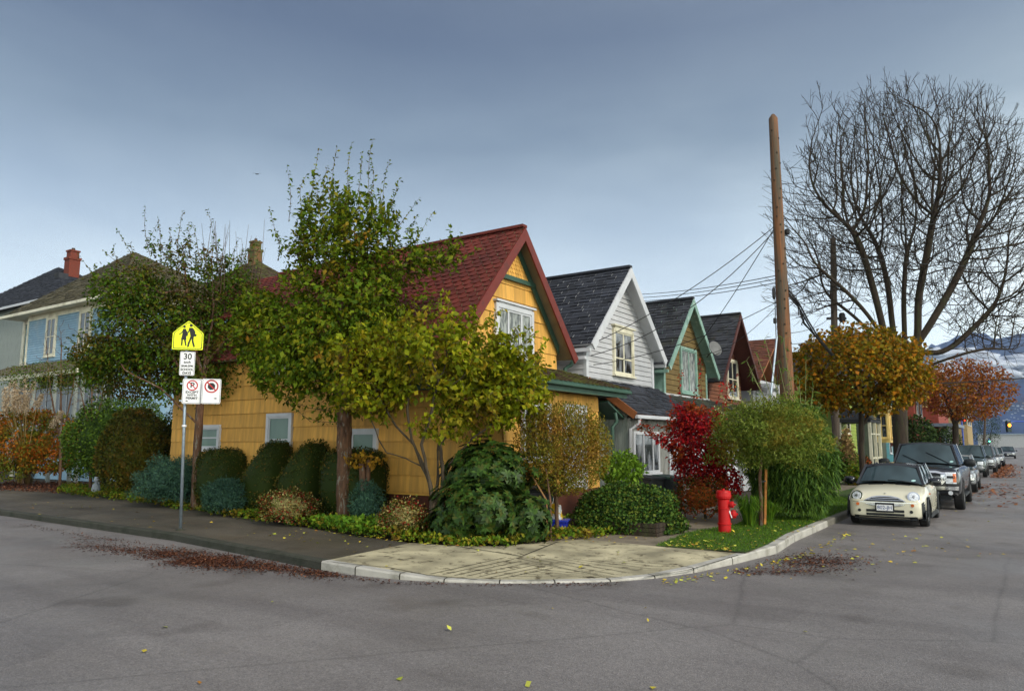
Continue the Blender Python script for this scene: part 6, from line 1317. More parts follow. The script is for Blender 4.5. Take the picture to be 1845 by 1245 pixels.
def tx4(b):
    R8 = .078; b.poly([fr4.p(.012+R8*math.cos(t), zc4+.105+R8*math.sin(t), .0062) for t in np.linspace(math.pi/8, 2*math.pi+math.pi/8, 9)[:-1]])
    z = zc4-.15; b.poly([fr4.p(.13, z, .0062), fr4.p(.105, z+.02, .0062), fr4.p(.105, z+.008, .0062), fr4.p(.07, z+.008, .0062), fr4.p(.07, z-.008, .0062), fr4.p(.105, z-.008, .0062), fr4.p(.105, z-.02, .0062)])
put(s4, 'octagon_symbol', M['ink'], tx4)
put(s4, 'prohibition_ring', M['sign_red'], lambda b: (cring(b, fr4, .012, zc4+.105, .112, .14, .0072), slash(b, fr4, .012, zc4+.105, .12, .026, .0075)))
b = MB()
for z in (zc3+.16, zc3-.2): b.fbox(fr3, -.24, .56, -.03, -.006, z-.015, z+.015)
b.build('mounting_bars', M['metal'], sg)
b = MB(); k_ = base+(tilt_top-base)*.52; b.lathe([(.045, -.02), (.05, -.01), (.05, .01), (.045, .02)], tuple(k_), 10); b.build('clamp', M['sign_white'], sg)

# hydrant
M['hyd'] = mat('fire_engine_red', (.46, .004, .006), .45, var=.08, dirt=(.3, .006, .006), dscale=6, spec=.3)
base = gz(1306, 959, .14); d = dpt(base); hz = onY(1304, 883, base[1])[2]-.14; o = thing('fire_hydrant', 'bright red fire hydrant on the leaf strewn grass verge', 'fire hydrant', tuple(base)); B3 = tuple(base); k = hz/.9
b = MB(); b.lathe([(.135*k, -.02*k), (.135*k, .17*k), (.15*k, .175*k), (.15*k, .2*k), (.13*k, .205*k), (.125*k, .5*k), (.135*k, .505*k), (.135*k, .525*k), (.125*k, .53*k), (.125*k, .7*k), (.155*k, .735*k), (.155*k, .755*k)], B3, 24); b.build('barrel', M['hyd'], o, smooth=False)
b = MB(); b.lathe([(.16*k, .755*k), (.163*k, .77*k), (.155*k, .86*k), (.14*k, .89*k), (.09*k, .9*k)], B3, 24); cp = b.build('bonnet', M['hyd'], o); b = MB(); b.lathe([(.03, .9*k), (.03, .935*k)], B3, 5); b.build('operating_nut', M['hyd'], cp)
tr = unit(RT*.8-FW0*.55)
def nozzle(dirv, z, r, L, name):
    b = MB(); c = np.array(B3)+ZP*z*k; b.tube([c, c+dirv*(.12+L*.4)*k], r*k*.8, 16); b.tube([c+dirv*(.12+L*.35)*k, c+dirv*(.12+L*.4)*k, c+dirv*(.12+L)*k, c+dirv*(.13+L)*k], [r*k, r*k*1.1, r*k*1.05, r*k*.7], 10); b.tube([c+dirv*(.13+L)*k, c+dirv*(.17+L)*k], r*k*.28, 5); return b.build(name, M['hyd'], o)
nozzle(tr, .6, .065, .09, 'hose_nozzle'); nozzle(unit(RT+FW0*.25-FW0*.35), .39, .085, .12, 'pumper_nozzle')
b = MB(); c = np.array(B3)+tr*.14*k+ZP*.4*k; b.beam(c+ZP*.06-RT*.02, c-ZP*.075+RT*.03, .055, .006, up=tuple(tr)); b.build('white_tag', M['sign_white'], o)

# utility poles
def pole(name, label, px, d, pyt, pxt, r0, r1, m, knots=True):
    base = dp(px, 880, d); base[2] = .1; top = dp(pxt, pyt, d); o = thing(name, label, 'utility pole', tuple(base)); b = MB(); seg = [base+(top-base)*t for t in np.linspace(0, 1, 14)]
    b.tube([*seg, top+ZP*.12], [*[r0+(r1-r0)*t for t in np.linspace(0, 1, 14)], r1*.35], 14); b.build('pole', m, o, smooth=True); return o, base, top
po, pb, pt = pole('utility_pole', 'tall brown wooden utility pole rising from the bamboo', 1427, 19.7, 214, 1393, .215, .12, M['wood_pole'])
b = MB(); c0 = CAM
def onpole(py, side=-1, off=.0):      # point on the pole at picture height py
    t = (py-214)/(880-214); p = pt+(pb-pt)*min(1, max(0, t)); p = dp(1393+(1427-1393)*(py-214)/(880-214), py, 19.7); r = .12+(.215-.12)*t; return p+RT*side*(r+off)
seed(60)
for k in range(34):
    y = 240+k*17+rng.uniform(-6, 6); s = rng.uniform(-.9, .9); p = onpole(y, s)-FW0*.0; t = (y-214)/666; r = .12+.095*t; q = dp(1393+34*(y-214)/666, y, 19.7)+RT*s*r*.8-FW0*r*math.sqrt(1-.64*s*s); b.lathe([(.022, -.018), (.022, .018)], tuple(q), 6)
b.build('bolts_and_steps', M['bark_dark'], po)
b = MB(); b.tube([onpole(520, -1, .03), onpole(575, -1, .04), onpole(640, -1, .05), onpole(700, -1, .05)], .012, 5); b.build('ground_cable', M['wire'], po)
b = MB(); b.tube([onpole(606, -1, .02), dp(1385, 750, 19.0)], .03, 6); b.build('cable_guard', M['metal'], po)
for y in (528, 578):
    b = MB(); q = onpole(y, -1, .06); b.lathe([(.02, -.18 if y == 528 else -.08), (.045, -.12 if y == 528 else -.06), (.045, .1 if y == 528 else .06), (.02, .16 if y == 528 else .08)], tuple(q), 8); b.build('insulator', M['black'], po)
b = MB(); b.lathe([(.05, -.08), (.07, -.05), (.07, .05), (.05, .08)], tuple(onpole(418, 1, .08)), 8); b.beam(onpole(418, 0), onpole(418, 1, .1), .04, .04); b.build('bracket', M['wire'], po)
po2, _, _ = pole('utility_pole', 'grey wooden utility pole behind the maple and bare branches', 1508, 38, 432, 1501, .2, .14, M['grey_pole'])
b = MB(); q = dp(1507, 574, 38); b.beam(q-RT*.5, q+RT*.5, .12, .12); b.lathe([(.1, -.3), (.16, -.2), (.16, .1), (.1, .2)], tuple(q+RT*.3+ZP*.1), 8); b.build('crossarm', M['wire'], po2)
po3, _, _ = pole('utility_pole', 'thin distant pole beyond the tan building', 1777, 120, 735, 1776, .2, .15, M['grey_pole'])
def wire(label, a, b_, sag=.15, r=.011, n=14):
    a = np.array(a); b_ = np.array(b_); P = [a+(b_-a)*t-ZP*sag*4*t*(1-t) for t in np.linspace(0, 1, n)]; o = thing('overhead_wire', label, 'wire', tuple(a), 'overhead wires'); b = MB(); b.tube(P, r, 5); b.build('cable', M['wire'], o)
PA = onpole(410)
wire('service wire from the brown pole to the corner of the white house, the upper one', PA, (-9.75, 18.0, 4.6), .25, .012)
wire('service wire from the brown pole to the corner of the white house, the lower one', onpole(418), (-9.7, 18.15, 4.35), .55, .012)
wire('service wire from the brown pole down to the olive brown house', onpole(414), onX(1250, 632, -9.4), .12, .012)
wire('service wire low on the brown pole crossing the white gable', onpole(545), (-9.7, 18.3, 4.1), .25, .010)
wire('thin wire from the brown pole towards the rust red house', onpole(552), onX(1262, 640, -9.4), .3, .008)
for k, (y0, y1, lab) in enumerate([(497, 531, 'topmost of the three long wires above the dark roofs'), (503, 537, 'middle of the three long wires above the dark roofs'), (510, 543, 'lowest of the three long wires above the dark roofs')]): wire(lab, onpole(y0), dp(1110, y1, 34), .15, .012)
wire('level wire crossing the bare tree to the right', onpole(395, 1), dp(1900, 396, 24), .15, .012)
wire('slack wire crossing the bare tree below the level one', onpole(450, 1), dp(1900, 480, 30), .2, .010)
wire('dark wire crossing in front of the far orange tree', dp(1640, 692, 44), dp(1900, 676, 44), .1, .035)
wire('thin wire from the brown pole to the grey pole', onpole(600, 1), dp(1501, 566, 38), .2, .010)
wire('another thin wire from the brown pole to the grey pole', onpole(620, 1), dp(1501, 590, 38), .2, .010)
o = thing('cable_bundle', 'thick black bundle of cables drooping from the brown pole into the maple', 'cable', tuple(onpole(520, 1))); b = MB(); seed(61)
for k in range(4):
    P = [onpole(518+k*5, 1)+rng.normal(size=3)*.02, dp(1438, 545+k*3, 19.6), dp(1452, 578+k*2, 20.4), dp(1470, 606, 21.5), dp(1500, 640, 24)]; b.tube([p+rng.normal(size=3)*.025 for p in P], .022, 5)
for k in range(9): q = dp(1434+k*1.5, 540+k*5, 19.5); b.tube([q, q+rng.normal(size=3)*.06, q-ZP*rng.uniform(.05, .2)+rng.normal(size=3)*.05], .014, 4)
b.build('cables', M['wire'], o)

# wheelie bins
def bin_(px, Y, label, lidm, bodym, rz=0., w=.58, h=1.0, z=.13):
    base = spot(px, Y, z); o = thing('wheelie_bin', label, 'bin', tuple(base), 'wheeled bins by the houses', rz, local=True)
    b = MB(); a = w*.42; c = w*.5; b.hexa([(-a, -a, .06), (a, -a, .06), (a, a, .06), (-a, a, .06), (-c, -c, h*.9), (c, -c, h*.9), (c, c, h*.9), (-c, c, h*.9)]); b.build('body', bodym, o, bevel=.03)
    b = MB(); b.hexa([(-c-.03, -c-.05, h*.9), (c+.03, -c-.05, h*.9), (c+.03, c+.03, h*.9), (-c-.03, c+.03, h*.9), (-c, -c-.02, h*.95), (c, -c-.02, h*.95), (c, c, h), (-c, c, h)]); ld = b.build('lid', lidm, o, bevel=.015)
    b = MB(); b.tube([(-c*.8, c+.07, h*.93), (c*.8, c+.07, h*.93)], .018, 6); b.build('handle', M['black'], o)
    for s in (-1, 1): b = MB(); b.lathe([(.09, -.03), (.1, -.02), (.1, .02), (.09, .03)], (s*w*.36, a+.02, .1), 14, 0); b.build('wheel', M['black'], o)
    b = MB(); b.beam((-.09, -c+.022, h*.72), (.09, -c+.022, h*.72), .05, .025); b.build('grip_mark', M['metal'], o)
    return o
M['bin_grey'] = mat('dark_grey_plastic', (.035, .04, .042), .45, var=.1); M['bin_green'] = mat('dark_green_plastic', (.02, .07, .055), .45)
bin_(955, 12.6, 'large black bin half hidden behind the rhododendrons', M['black'], mat('black_bin', (.014, .015, .017), .5), 1.2, .66, .95)
bin_(1168, 17.4, 'grey bin with a black lid standing under the ribbed porch window', M['black'], M['bin_grey'], 1.35)
bin_(1203, 18.0, 'grey bin with a green lid left of the crimson maple', M['bin_green'], M['bin_grey'], 1.4)
base = spot(1000, 12.95, .1); o = thing('recycling_box', 'bright blue recycling box under the brown yellow shrub', 'box', tuple(base), rotz=.4, local=True); b = MB(); b.hexa([(-.2, -.15, 0), (.2, -.15, 0), (.2, .15, 0), (-.2, .15, 0), (-.25, -.19, .28), (.25, -.19, .28), (.25, .19, .28), (-.25, .19, .28)]); b.build('tub', mat('blue_plastic', (.01, .02, .30), .4), o, bevel=.01)
b = MB(); b.box((-.27, -.21, .28), (.27, .21, .31)); b.build('rim', mat('blue_rim', (.012, .03, .36), .4), o)
o = thing('carrier_bag', 'yellow and white bag standing on the blue recycling box', 'bag', tuple(base+ZP*.31), local=True); b = MB(); b.hexa([(-.14, -.08, 0), (.14, -.08, 0), (.14, .08, 0), (-.14, .08, 0), (-.1, -.05, .3), (.12, -.04, .27), (.11, .05, .29), (-.1, .05, .33)]); b.build('bag', mat('yellow_bag', (.6, .36, .01), .5, dirt=(.6, .6, .6), dscale=5, dlo=.45, dhi=.5), o, bevel=.02); b = MB(); b.tube([(-.06, 0, .3), (-.04, 0, .42), (.05, 0, .42), (.07, 0, .28)], .008, 5); b.build('handles', M['sign_white'], o)
for px, top, lab in ((985, 865, 'teal painted board leaning behind the black bin'),):
    base = spot(px, 12.9, .1); o = thing('leaning_board', lab, 'board', tuple(base)); t = onY(978, 855, 13.0)[2]; b = MB(); b.beam(base, (base[0]-.15, base[1]+.25, t), .3, .03); b.build('panel', mat('teal_board', (.03, .16, .14), .6), o); b = MB(); b.beam(base+np.array([.17, -.03, 0]), (base[0]+.05, base[1]+.22, t+.05), .04, .05); b.build('batten', M['bark_red'], o)
for k, (x0, y0, x1, y1, lab) in enumerate([(985, 902, 955, 850, 'orange brown stick propped against the black bin'), (992, 905, 984, 845, 'thin brown stick standing beside the blue box')]):
    a = spot(x0, 12.0, .1); a = onY(x0, y0, 12.0); o = thing('garden_stick', lab, 'stick', (a[0], a[1], .1)); b = MB(); t = onY(x1, y1, 12.1); b.tube([(a[0], a[1], .1), a, t], [.018, .018, .014], 6); b.build('stick', mat('tan_stick', (.25, .13, .05), .8) if k == 0 else M['bark_red'], o)
# small garden figure and low light
base = spot(175, 13.4, .13); d_ = dpt(base); o = thing('garden_statue', 'small pale grey garden statue beneath the dark laurel', 'statue', tuple(base)); s_ = d_/F; b = MB(); h_ = 34*s_
b.lathe([(.16, 0), (.17, .03), (.12, .06), (.14, h_*.3), (.12, h_*.55), (.05, h_*.66)], tuple(base), 12); b.build('body', mat('pale_stone', (.30, .33, .36), .8, dirt=(.1, .12, .1), dscale=6), o, smooth=True); b = MB(); b.lathe([(.03, h_*.64), (.085, h_*.74), (.085, h_*.86), (.03, h_*.97)], tuple(base), 12); b.build('head', mat('pale_stone_head', (.33, .36, .40), .8), o, smooth=True)
base = onramp(895, 972); base = gz(895, 975, .14); o = thing('path_light', 'short black garden path light at the edge of the pale ramp', 'garden light', tuple(base)); b = MB(); b.lathe([(.02, 0), (.02, .14), (.03, .15), (.03, .2), (.012, .22)], tuple(base), 10); b.build('lamp', M['black'], o)
# a gull high up on the left
c = dp(463, 314, 60); o = thing('bird', 'tiny dark bird gliding in the sky left of the tall tree', 'bird', tuple(c)); b = MB(); b.tube([c-RT*.16, c-RT*.05, c+RT*.05, c+RT*.17], [.01, .045, .045, .01], 6)
for s in (-1, 1):
    w1 = c+FW0*s*.05; b.poly([w1-RT*.05, w1+RT*.05, c+RT*s*.25+ZP*.09, c+RT*s*.22+ZP*.07]); b.poly([c+RT*s*.25+ZP*.09, c+RT*s*.22+ZP*.07, c+RT*s*.45+ZP*.03])
b.build('body', M['black'], o)

# traffic signals and blue poles
M['blue_pole'] = mat('blue_painted_steel', (.03, .08, .42), .4); M['sig_yel'] = mat('signal_housing', (.012, .03, .03), .5)
def signal(px, py, d, label, lit, colr, polepx=None, h=12):
    c = dp(px, py, d); base = np.array([c[0], c[1], 0.]); o = thing('traffic_light', label, 'traffic light', tuple(base)); b = MB(); 
    if polepx: q = dp(polepx, 850, d); b.tube([(q[0], q[1], .0), (q[0], q[1], c[2]+1.9)], .1, 8); b.tube([(q[0], q[1], c[2]+.3), (c[0], c[1], c[2]+.3)], .05, 6)
    else: b.tube([(c[0], c[1]+.25, 0), (c[0], c[1]+.25, c[2]+.6)], .08, 8)
    b.build('post', M['blue_pole'], o)
    w_ = .17; f = Frame((c[0], c[1], 0), RT, -FW0); b = MB(); b.fbox(f, -w_, w_, -.15, .1, c[2]-.55+(-.0 if lit == 0 else .35*lit), c[2]+.55+(.35*lit-.35 if lit else -.2)+.0); b.build('housing', M['sig_yel'], o, bevel=.03)
    b = MB(); b.poly([f.p(.125*math.cos(t), c[2]+.125*math.sin(t), .13) for t in np.linspace(0, 2*math.pi, 17)[:-1]]); b.build('lit_lens', mat('lit_lens', colr, .4, emit=(colr, 9)), o)
    b = MB(); b.tube([f.p(0, c[2]+.02, .1), f.p(0, c[2]+.02, .11)], .15, 12); b.build('visor', M['black'], o)
signal(1671, 775, 85, 'red traffic light in front of the green shrub tree', 0, (1, .12, .01), 1663)
signal(1738, 757, 96, 'red traffic light beside the orange tree trunk', 0, (1, .03, .01), 1740)
signal(1782, 795, 150, 'small green traffic light above the far cars', 0, (.1, 1, .5))
signal(1817, 766, 60, 'amber glowing traffic light near the right edge', 0, (1, .28, .01), 1900)

# mountains across the water, with low cloud on them
seed(70)
def ridge(name, m, d, prof, depth, seedn, rough):
    V = []; nx = 160; rows = 12; nz_ = Noise3(10, 6, seedn); xs = np.linspace(1500, 2100, nx); yt = np.interp(xs, [p[0] for p in prof], [p[1] for p in prof])
    for j in range(rows):
        t = j/(rows-1)
        for i in range(nx):
            h = dp(xs[i], yt[i], d)[2]; p = dp(xs[i], 800, d-depth*(1-t)); hh = h*(t**.8)*(1+rough*float(nz_(np.array([[i*.09, j*.5, 0]]))[0])*(1 if j < rows-1 else .35)); V.append([p[0], p[1], max(-1, hh)])
    return tag(raw(name, np.array(V), np.array([(j*nx+i, j*nx+i+1, (j+1)*nx+i+1, (j+1)*nx+i) for j in range(rows-1) for i in range(nx-1)]), m, smooth=True), kind='structure')
M['mountain'] = mat('hazed_forest_mountain', (.022, .045, .12), .95, var=.3, nscale=.004, dirt=(.03, .05, .09), dscale=.003)  # blue of the distance haze is painted into the forest colour
M['hill'] = mat('hazed_wooded_hill', (.018, .04, .11), .95, var=.4, nscale=.01, dirt=(.03, .05, .08), dscale=.008)  # haze blue is mixed into the wooded slope's base colour too
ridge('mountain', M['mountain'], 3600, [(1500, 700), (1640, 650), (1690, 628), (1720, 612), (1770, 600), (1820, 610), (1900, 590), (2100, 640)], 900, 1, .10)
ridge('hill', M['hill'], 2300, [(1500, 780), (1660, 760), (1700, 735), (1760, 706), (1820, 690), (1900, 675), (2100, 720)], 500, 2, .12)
cl = MB()
for k in range(30):
    x = rng.uniform(1640, 1900); y = 662+rng.normal()*14+(x-1760)*.05; c = dp(x, y, 3000+rng.uniform(-150, 150)); r = rng.uniform(25, 70); core(cl, c, (r*1.7, r, r*.42), 1., .4, k, 5)
tag(cl.build('low_cloud', mat('haze_tinted_cloud', (.5, .53, .6), .95, var=.15, nscale=.01), smooth=True), kind='structure')  # cloud colour carries a painted grey-blue haze tint
# far shore houses: pale specks on the hill side
b = MB()
for k in range(90):
    x = rng.uniform(1770, 1845); y = rng.uniform(722, 790)+rng.normal()*2; c = dp(x, y, 1900-(790-y)*-.0); s = rng.uniform(1.2, 3.2); b.box((c[0]-s, c[1], c[2]-s*.6), (c[0]+s, c[1]+s, c[2]+s*.5))
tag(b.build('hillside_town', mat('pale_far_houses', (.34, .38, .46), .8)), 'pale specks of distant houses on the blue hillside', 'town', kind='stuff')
b = MB(); c = dp(1815, 800, 420); b.box((c[0]-14, c[1], 0), (c[0]+30, c[1]+20, dp(1800, 783, 420)[2])); o = thing('warehouse', 'long pale low building closing the far end of the street', 'building', (c[0], c[1], 0)); b.build('wall', mat('pale_wall', (.42, .42, .42), .8), o); b = MB(); z_ = dp(1800, 783, 420)[2]; b.box((c[0]-14.5, c[1]-.5, z_), (c[0]+30.5, c[1]+20.5, z_+.5)); b.build('roof', M['metal'], o)
# ------------------------------------------------------------------ parked cars, nose towards the camera (-Y)
def carpaint(name, col, rough=.25): return mat(name, col, rough, var=.02, nscale=.8, spec=.5, coat=.6)
M['car_glass'] = glassmat('car_glass', (.015, .03, .035), .03, (.035, .06, .07), 1.5, .6); M['chrome'] = mat('chrome', (.75, .76, .78), .12, metal=1., var=.03); M['tyre'] = mat('tyre_rubber', (.012, .012, .013), .8); M['lamp'] = mat('lamp_glass', (.72, .75, .80), .2, metal=.1, var=.25, nscale=25, spec=.9); M['alloy'] = mat('alloy_wheel', (.42, .42, .43), .3, metal=.8); M['amber'] = mat('amber_lens', (.6, .14, .03), .2); M['trim_black'] = mat('black_trim', (.01, .012, .014), .55); M['redlens'] = mat('red_lens', (.35, .01, .01), .2)  # car_glass: teal of the reflected sky is painted into the base colour
def smoothbody(name, stations, mats, parent, arches, half, sub=2):
    """stations: (y, half width, z bottom, z top, crown) -> closed lofted shell, arches cut with cylinders"""
    V = []; nring = 0
    for (y, w_, zb, zt, cr) in stations:
        h = zt-zb; pr_ = [(.0, zb), (.55*w_, zb), (.93*w_, zb+.015), (.985*w_, zb+.12*h), (1.0*w_, zb+.38*h), (1.0*w_, zb+.62*h), (.965*w_, zb+.84*h), (.90*w_, zb+.95*h), (.78*w_, zt), (.4*w_, zt+cr*.8), (0, zt+cr)]
        ring = [(x, z) for x, z in pr_]+[(-x, z) for x, z in pr_[-2:0:-1]]; nring = len(ring); V += [(x, y, z) for x, z in ring]
    Fc = []; ns = len(stations)
    for k in range(ns-1):
        for j in range(nring): j2 = (j+1) % nring; Fc.append((k*nring+j, k*nring+j2, (k+1)*nring+j2, (k+1)*nring+j))
    Fc.append(tuple(range(nring))[::-1]); Fc.append(tuple((ns-1)*nring+j for j in range(nring)))
    me = bpy.data.meshes.new(name); me.from_pydata(V, [], Fc); me.update(); o = link(name, me, mats, parent, True)
    m_ = o.modifiers.new('s', 'SUBSURF'); m_.levels = m_.render_levels = sub
    cut = []
    for (yc_, zc_, r_) in arches:
        b = MB(); b.lathe([(r_, -half-.3), (r_, half+.3)], (0, yc_, zc_), 36, 0); c_ = b.build('cut', mats); cut.append(c_)
        mo = o.modifiers.new('b', 'BOOLEAN'); mo.operation = 'DIFFERENCE'; mo.object = c_; mo.solver = 'EXACT'
    o.parent = None; bpy.context.view_layer.update(); dg = bpy.context.evaluated_depsgraph_get(); me2 = bpy.data.meshes.new_from_object(o.evaluated_get(dg)); o.modifiers.clear(); o.data = me2; o.parent = parent
    for c_ in cut: bpy.data.objects.remove(c_)
    try: me2.polygons.foreach_set('use_smooth', [p.area < .2 for p in me2.polygons])
    except Exception: pass
    bv = BVHTree.FromPolygons([v.co[:] for v in me2.vertices], [p.vertices[:] for p in me2.polygons])
    return o, bv
def hitf(bv, x, z, off=.004):      # front surface
    h, n_, i_, d_ = bv.ray_cast(Vector((x, -5, z)), Vector((0, 1, 0)))
    if h is None: return np.array([x, 0, z])
    return np.array(h)-np.array([0, off, 0])+0*np.array(n_)
def hits(bv, y, z, sgn, off=.004):
    h, n_, i_, d_ = bv.ray_cast(Vector((sgn*5, y, z)), Vector((-sgn, 0, 0)))
    return np.array(h)+np.array([sgn*off, 0, 0]) if h is not None else np.array([sgn*.8, y, z])
def hitt(bv, x, y, off=.004):
    h, n_, i_, d_ = bv.ray_cast(Vector((x, y, 5)), Vector((0, 0, -1)))
    return np.array(h)+ZP*off if h is not None else np.array([x, y, .7])
def patch(mb, fn, u0, u1, n, lo, hi, m=3, off=.004, flip=False):      # patch that follows the body
    b0 = len(mb.v)
    for j in range(m+1):
        for i in range(n+1):
            u = u0+(u1-u0)*i/n; a, b_ = lo(u), hi(u); mb.vert(fn(u, a+(b_-a)*j/m, off))
    for j in range(m):
        for i in range(n): q = (b0+j*(n+1)+i, b0+j*(n+1)+i+1, b0+(j+1)*(n+1)+i+1, b0+(j+1)*(n+1)+i); mb.f.append(q[::-1] if flip else q); mb.m.append(mb.mi)
def quadpatch(mb, A, B, C_, D, bulge=.0, n=6, off=0.):     # A,B bottom; C,D top (A-B-C-D ccw) pushed out by bulge
    A, B, C_, D = [np.array(t, float) for t in (A, B, C_, D)]; nn = unit(np.cross(B-A, D-A)); b0 = len(mb.v)
    for j in range(n+1):
        for i in range(n+1):
            u, v_ = i/n, j/n; p = A*(1-u)*(1-v_)+B*u*(1-v_)+C_*u*v_+D*(1-u)*v_; mb.vert(p+nn*(bulge*4*u*(1-u)+off))
    for j in range(n):
        for i in range(n): mb.f.append((b0+j*(n+1)+i, b0+j*(n+1)+i+1, b0+(j+1)*(n+1)+i+1, b0+(j+1)*(n+1)+i)); mb.m.append(mb.mi)
def wheel(parent, x, y, r, wd, sgn, rimm, spokes=8, rr=.64):
    b = MB(); X = (x, y, r); w2_ = wd/2
    b.lathe([(r*rr, -w2_), (r*.93, -w2_), (r, -w2_*.7), (r, w2_*.7), (r*.93, w2_), (r*rr, w2_), (r*rr*.98, w2_*.3)], X, 28, 0); wh_ = b.build('wheel', M['tyre'], parent, smooth=False)
    b = MB(); xo_ = x+sgn*w2_*.75
    b.tube([(x+sgn*w2_*.2, y, r), (x+sgn*w2_*.25, y, r)], r*rr*.97, 20)
    for k in range(spokes):
        t = 2*math.pi*k/spokes; b.beam((xo_, y+math.cos(t)*r*.06, r+math.sin(t)*r*.06), (xo_, y+math.cos(t)*r*rr*.95, r+math.sin(t)*r*rr*.95), r*.13, .02, up=(1, 0, 0))
    P = [(xo_, y+math.cos(t)*r*rr*.95, r+math.sin(t)*r*rr*.95) for t in np.linspace(0, 2*math.pi, 25)]; b.tube(P, r*.045, 5); b.lathe([(.001, -.01), (r*.12, -.01), (r*.12, .015), (.001, .02)], (xo_, y, r), 10, 0)
    b.build('rim', rimm, wh_); return wh_
def cabin(parent, bw_, tw_, zb, zt, yb0, yt0, yt1, yb1, paint, roofm, doors, glass=None, wipers=True, bow=.05, roofcrown=.05, sticker=None, header=.07):
    """greenhouse: base (zb) from yb0 (front) to yb1 (rear), roof (zt) from yt0 to yt1"""
    g_ = glass or M['car_glass']; b = MB(); n = 8
    # inner dark body of the cabin
    I = lambda s, w_: w_-.035
    b.hexa([(-bw_+.03, yb0+.05, zb-.06), (bw_-.03, yb0+.05, zb-.06), (bw_-.03, yb1-.04, zb-.06), (-bw_+.03, yb1-.04, zb-.06), (-tw_+.03, yt0+.04, zt-.03), (tw_-.03, yt0+.04, zt-.03), (tw_-.03, yt1-.04, zt-.03), (-tw_+.03, yt1-.04, zt-.03)]); b.build('cabin', M['trim_black'], parent)
    A = [(-bw_, yb0, zb), (bw_, yb0, zb), (tw_, yt0, zt), (-tw_, yt0, zt)]
    pl_ = MB()
    lerp = lambda p, q, t: np.array(p)+(np.array(q)-np.array(p))*t
    for s in (-1, 1):        # pillars
        pl_.beam((s*bw_*.985, yb0+.02, zb-.02), (s*tw_*.985, yt0+.02, zt), .055, .07, up=(0, -1, .3)); pl_.beam((s*bw_*.985, yb1-.03, zb-.02), (s*tw_*.985, yt1-.03, zt), .06, .12, up=(0, 1, .3))
        for t in doors:
            y0_ = yb0+(yb1-yb0)*t; tt_ = (y0_-yt0)/(yt1-yt0); y1_ = y0_ + (.08 if t < .5 else .12); pl_.beam((s*bw_*.992, y0_, zb-.02), (s*tw_*.99, min(yt1-.05, max(yt0+.05, y1_)), zt), .03, .09, up=(0, -1, .0))
    pl_.build('pillars', roofm if roofm is not paint else paint, parent)
    hd = header; T2, T3 = lerp(A[2], A[1], hd), lerp(A[3], A[0], hd); w_ = MB(); quadpatch(w_, T3, T2, A[2], A[3], bow*.9, n, .004); w_.build('windscreen_header', roofm, parent, smooth=True); w_ = MB(); quadpatch(w_, lerp(A[0], A[1], .035)+ZP*.01, lerp(A[1], A[0], .035)+ZP*.01, lerp(T2, T3, .05), lerp(T3, T2, .05), bow, n); wsd = w_.build('windscreen', g_, parent, smooth=True)
    if wipers:
        q = MB(); wn = unit(np.cross(np.array(A[1])-A[0], np.array(A[3])-A[0]))
        P_ = lambda u, v_: np.array(A[0])*(1-u)*(1-v_)+np.array(A[1])*u*(1-v_)+np.array(A[2])*u*v_+np.array(A[3])*(1-u)*v_+wn*(bow*4*u*(1-u)+.02)
        for (a, c_) in wipers if isinstance(wipers, list) else [((.42, .01), (.1, .07)), ((.88, .01), (.52, .08))]: q.tube([P_(*a), P_((a[0]+c_[0])/2, (a[1]+c_[1])/2), P_(*c_)], .011, 5)
        q.build('wipers', M['trim_black'], wsd)
        if sticker:
            q = MB(); c0_ = P_(*sticker)-wn*.012; ux = unit(np.array(A[1])-A[0]); uz = unit(np.array(A[3])-A[0]); q.poly([c0_+ux*.05*math.cos(t)+uz*.035*math.sin(t) for t in np.linspace(0, 6.28, 11)[:-1]]); q.build('sticker', mat('pale_sticker', (.45, .7, .68), .5), wsd)
    w_ = MB(); quadpatch(w_, (bw_-.05, yb1, zb+.02), (-bw_+.05, yb1, zb+.02), (-tw_+.05, yt1, zt-.03), (tw_-.05, yt1, zt-.03), .02, n); w_.build('rear_window', g_, parent, smooth=True)
    ts = [0]+list(doors)+[1]
    for s in (-1, 1):
        for k in range(len(ts)-1):
            ya, yb_ = yb0+(yb1-yb0)*ts[k]+.05, yb0+(yb1-yb0)*ts[k+1]-.05
            def top(y): return min(max(y+(.08 if ts[k] else 0), yt0+.07), yt1-.06)
            a = (s*(bw_+.002), ya, zb+.015); c_ = (s*(bw_+.002), yb_, zb+.015); e = (s*(tw_+.006), top(yb_), zt-.03); f_ = (s*(tw_+.006), top(ya) if ts[k] else yt0+.09, zt-.03)
            m_ = MB(); quadpatch(m_, *((a, c_, e, f_) if s > 0 else (c_, a, f_, e)), .012, 3); m_.build('side_window', g_, parent, smooth=True)
    r_ = MB(); b0 = 0; nx = 8; ny = 8      # roof: crowned, with rounded rim
    for j in range(ny+1):
        for i in range(nx+1):
            u, v_ = i/nx*2-1, j/ny*2-1; x = u*(tw_+.012); y = (yt0+yt1)/2+v_*((yt1-yt0)/2+.03); r_.vert((x, y, zt-.012+roofcrown*(1-abs(u)**2.6)*(1-abs(v_)**4*.8)))
    for j in range(ny):
        for i in range(nx): r_.f.append((j*(nx+1)+i, j*(nx+1)+i+1, (j+1)*(nx+1)+i+1, (j+1)*(nx+1)+i)); r_.m.append(0)
    r_.box((-tw_-.01, yt0-.02, zt-.05), (tw_+.01, yt1+.02, zt-.014)); return r_.build('roof', roofm, parent, smooth=False)
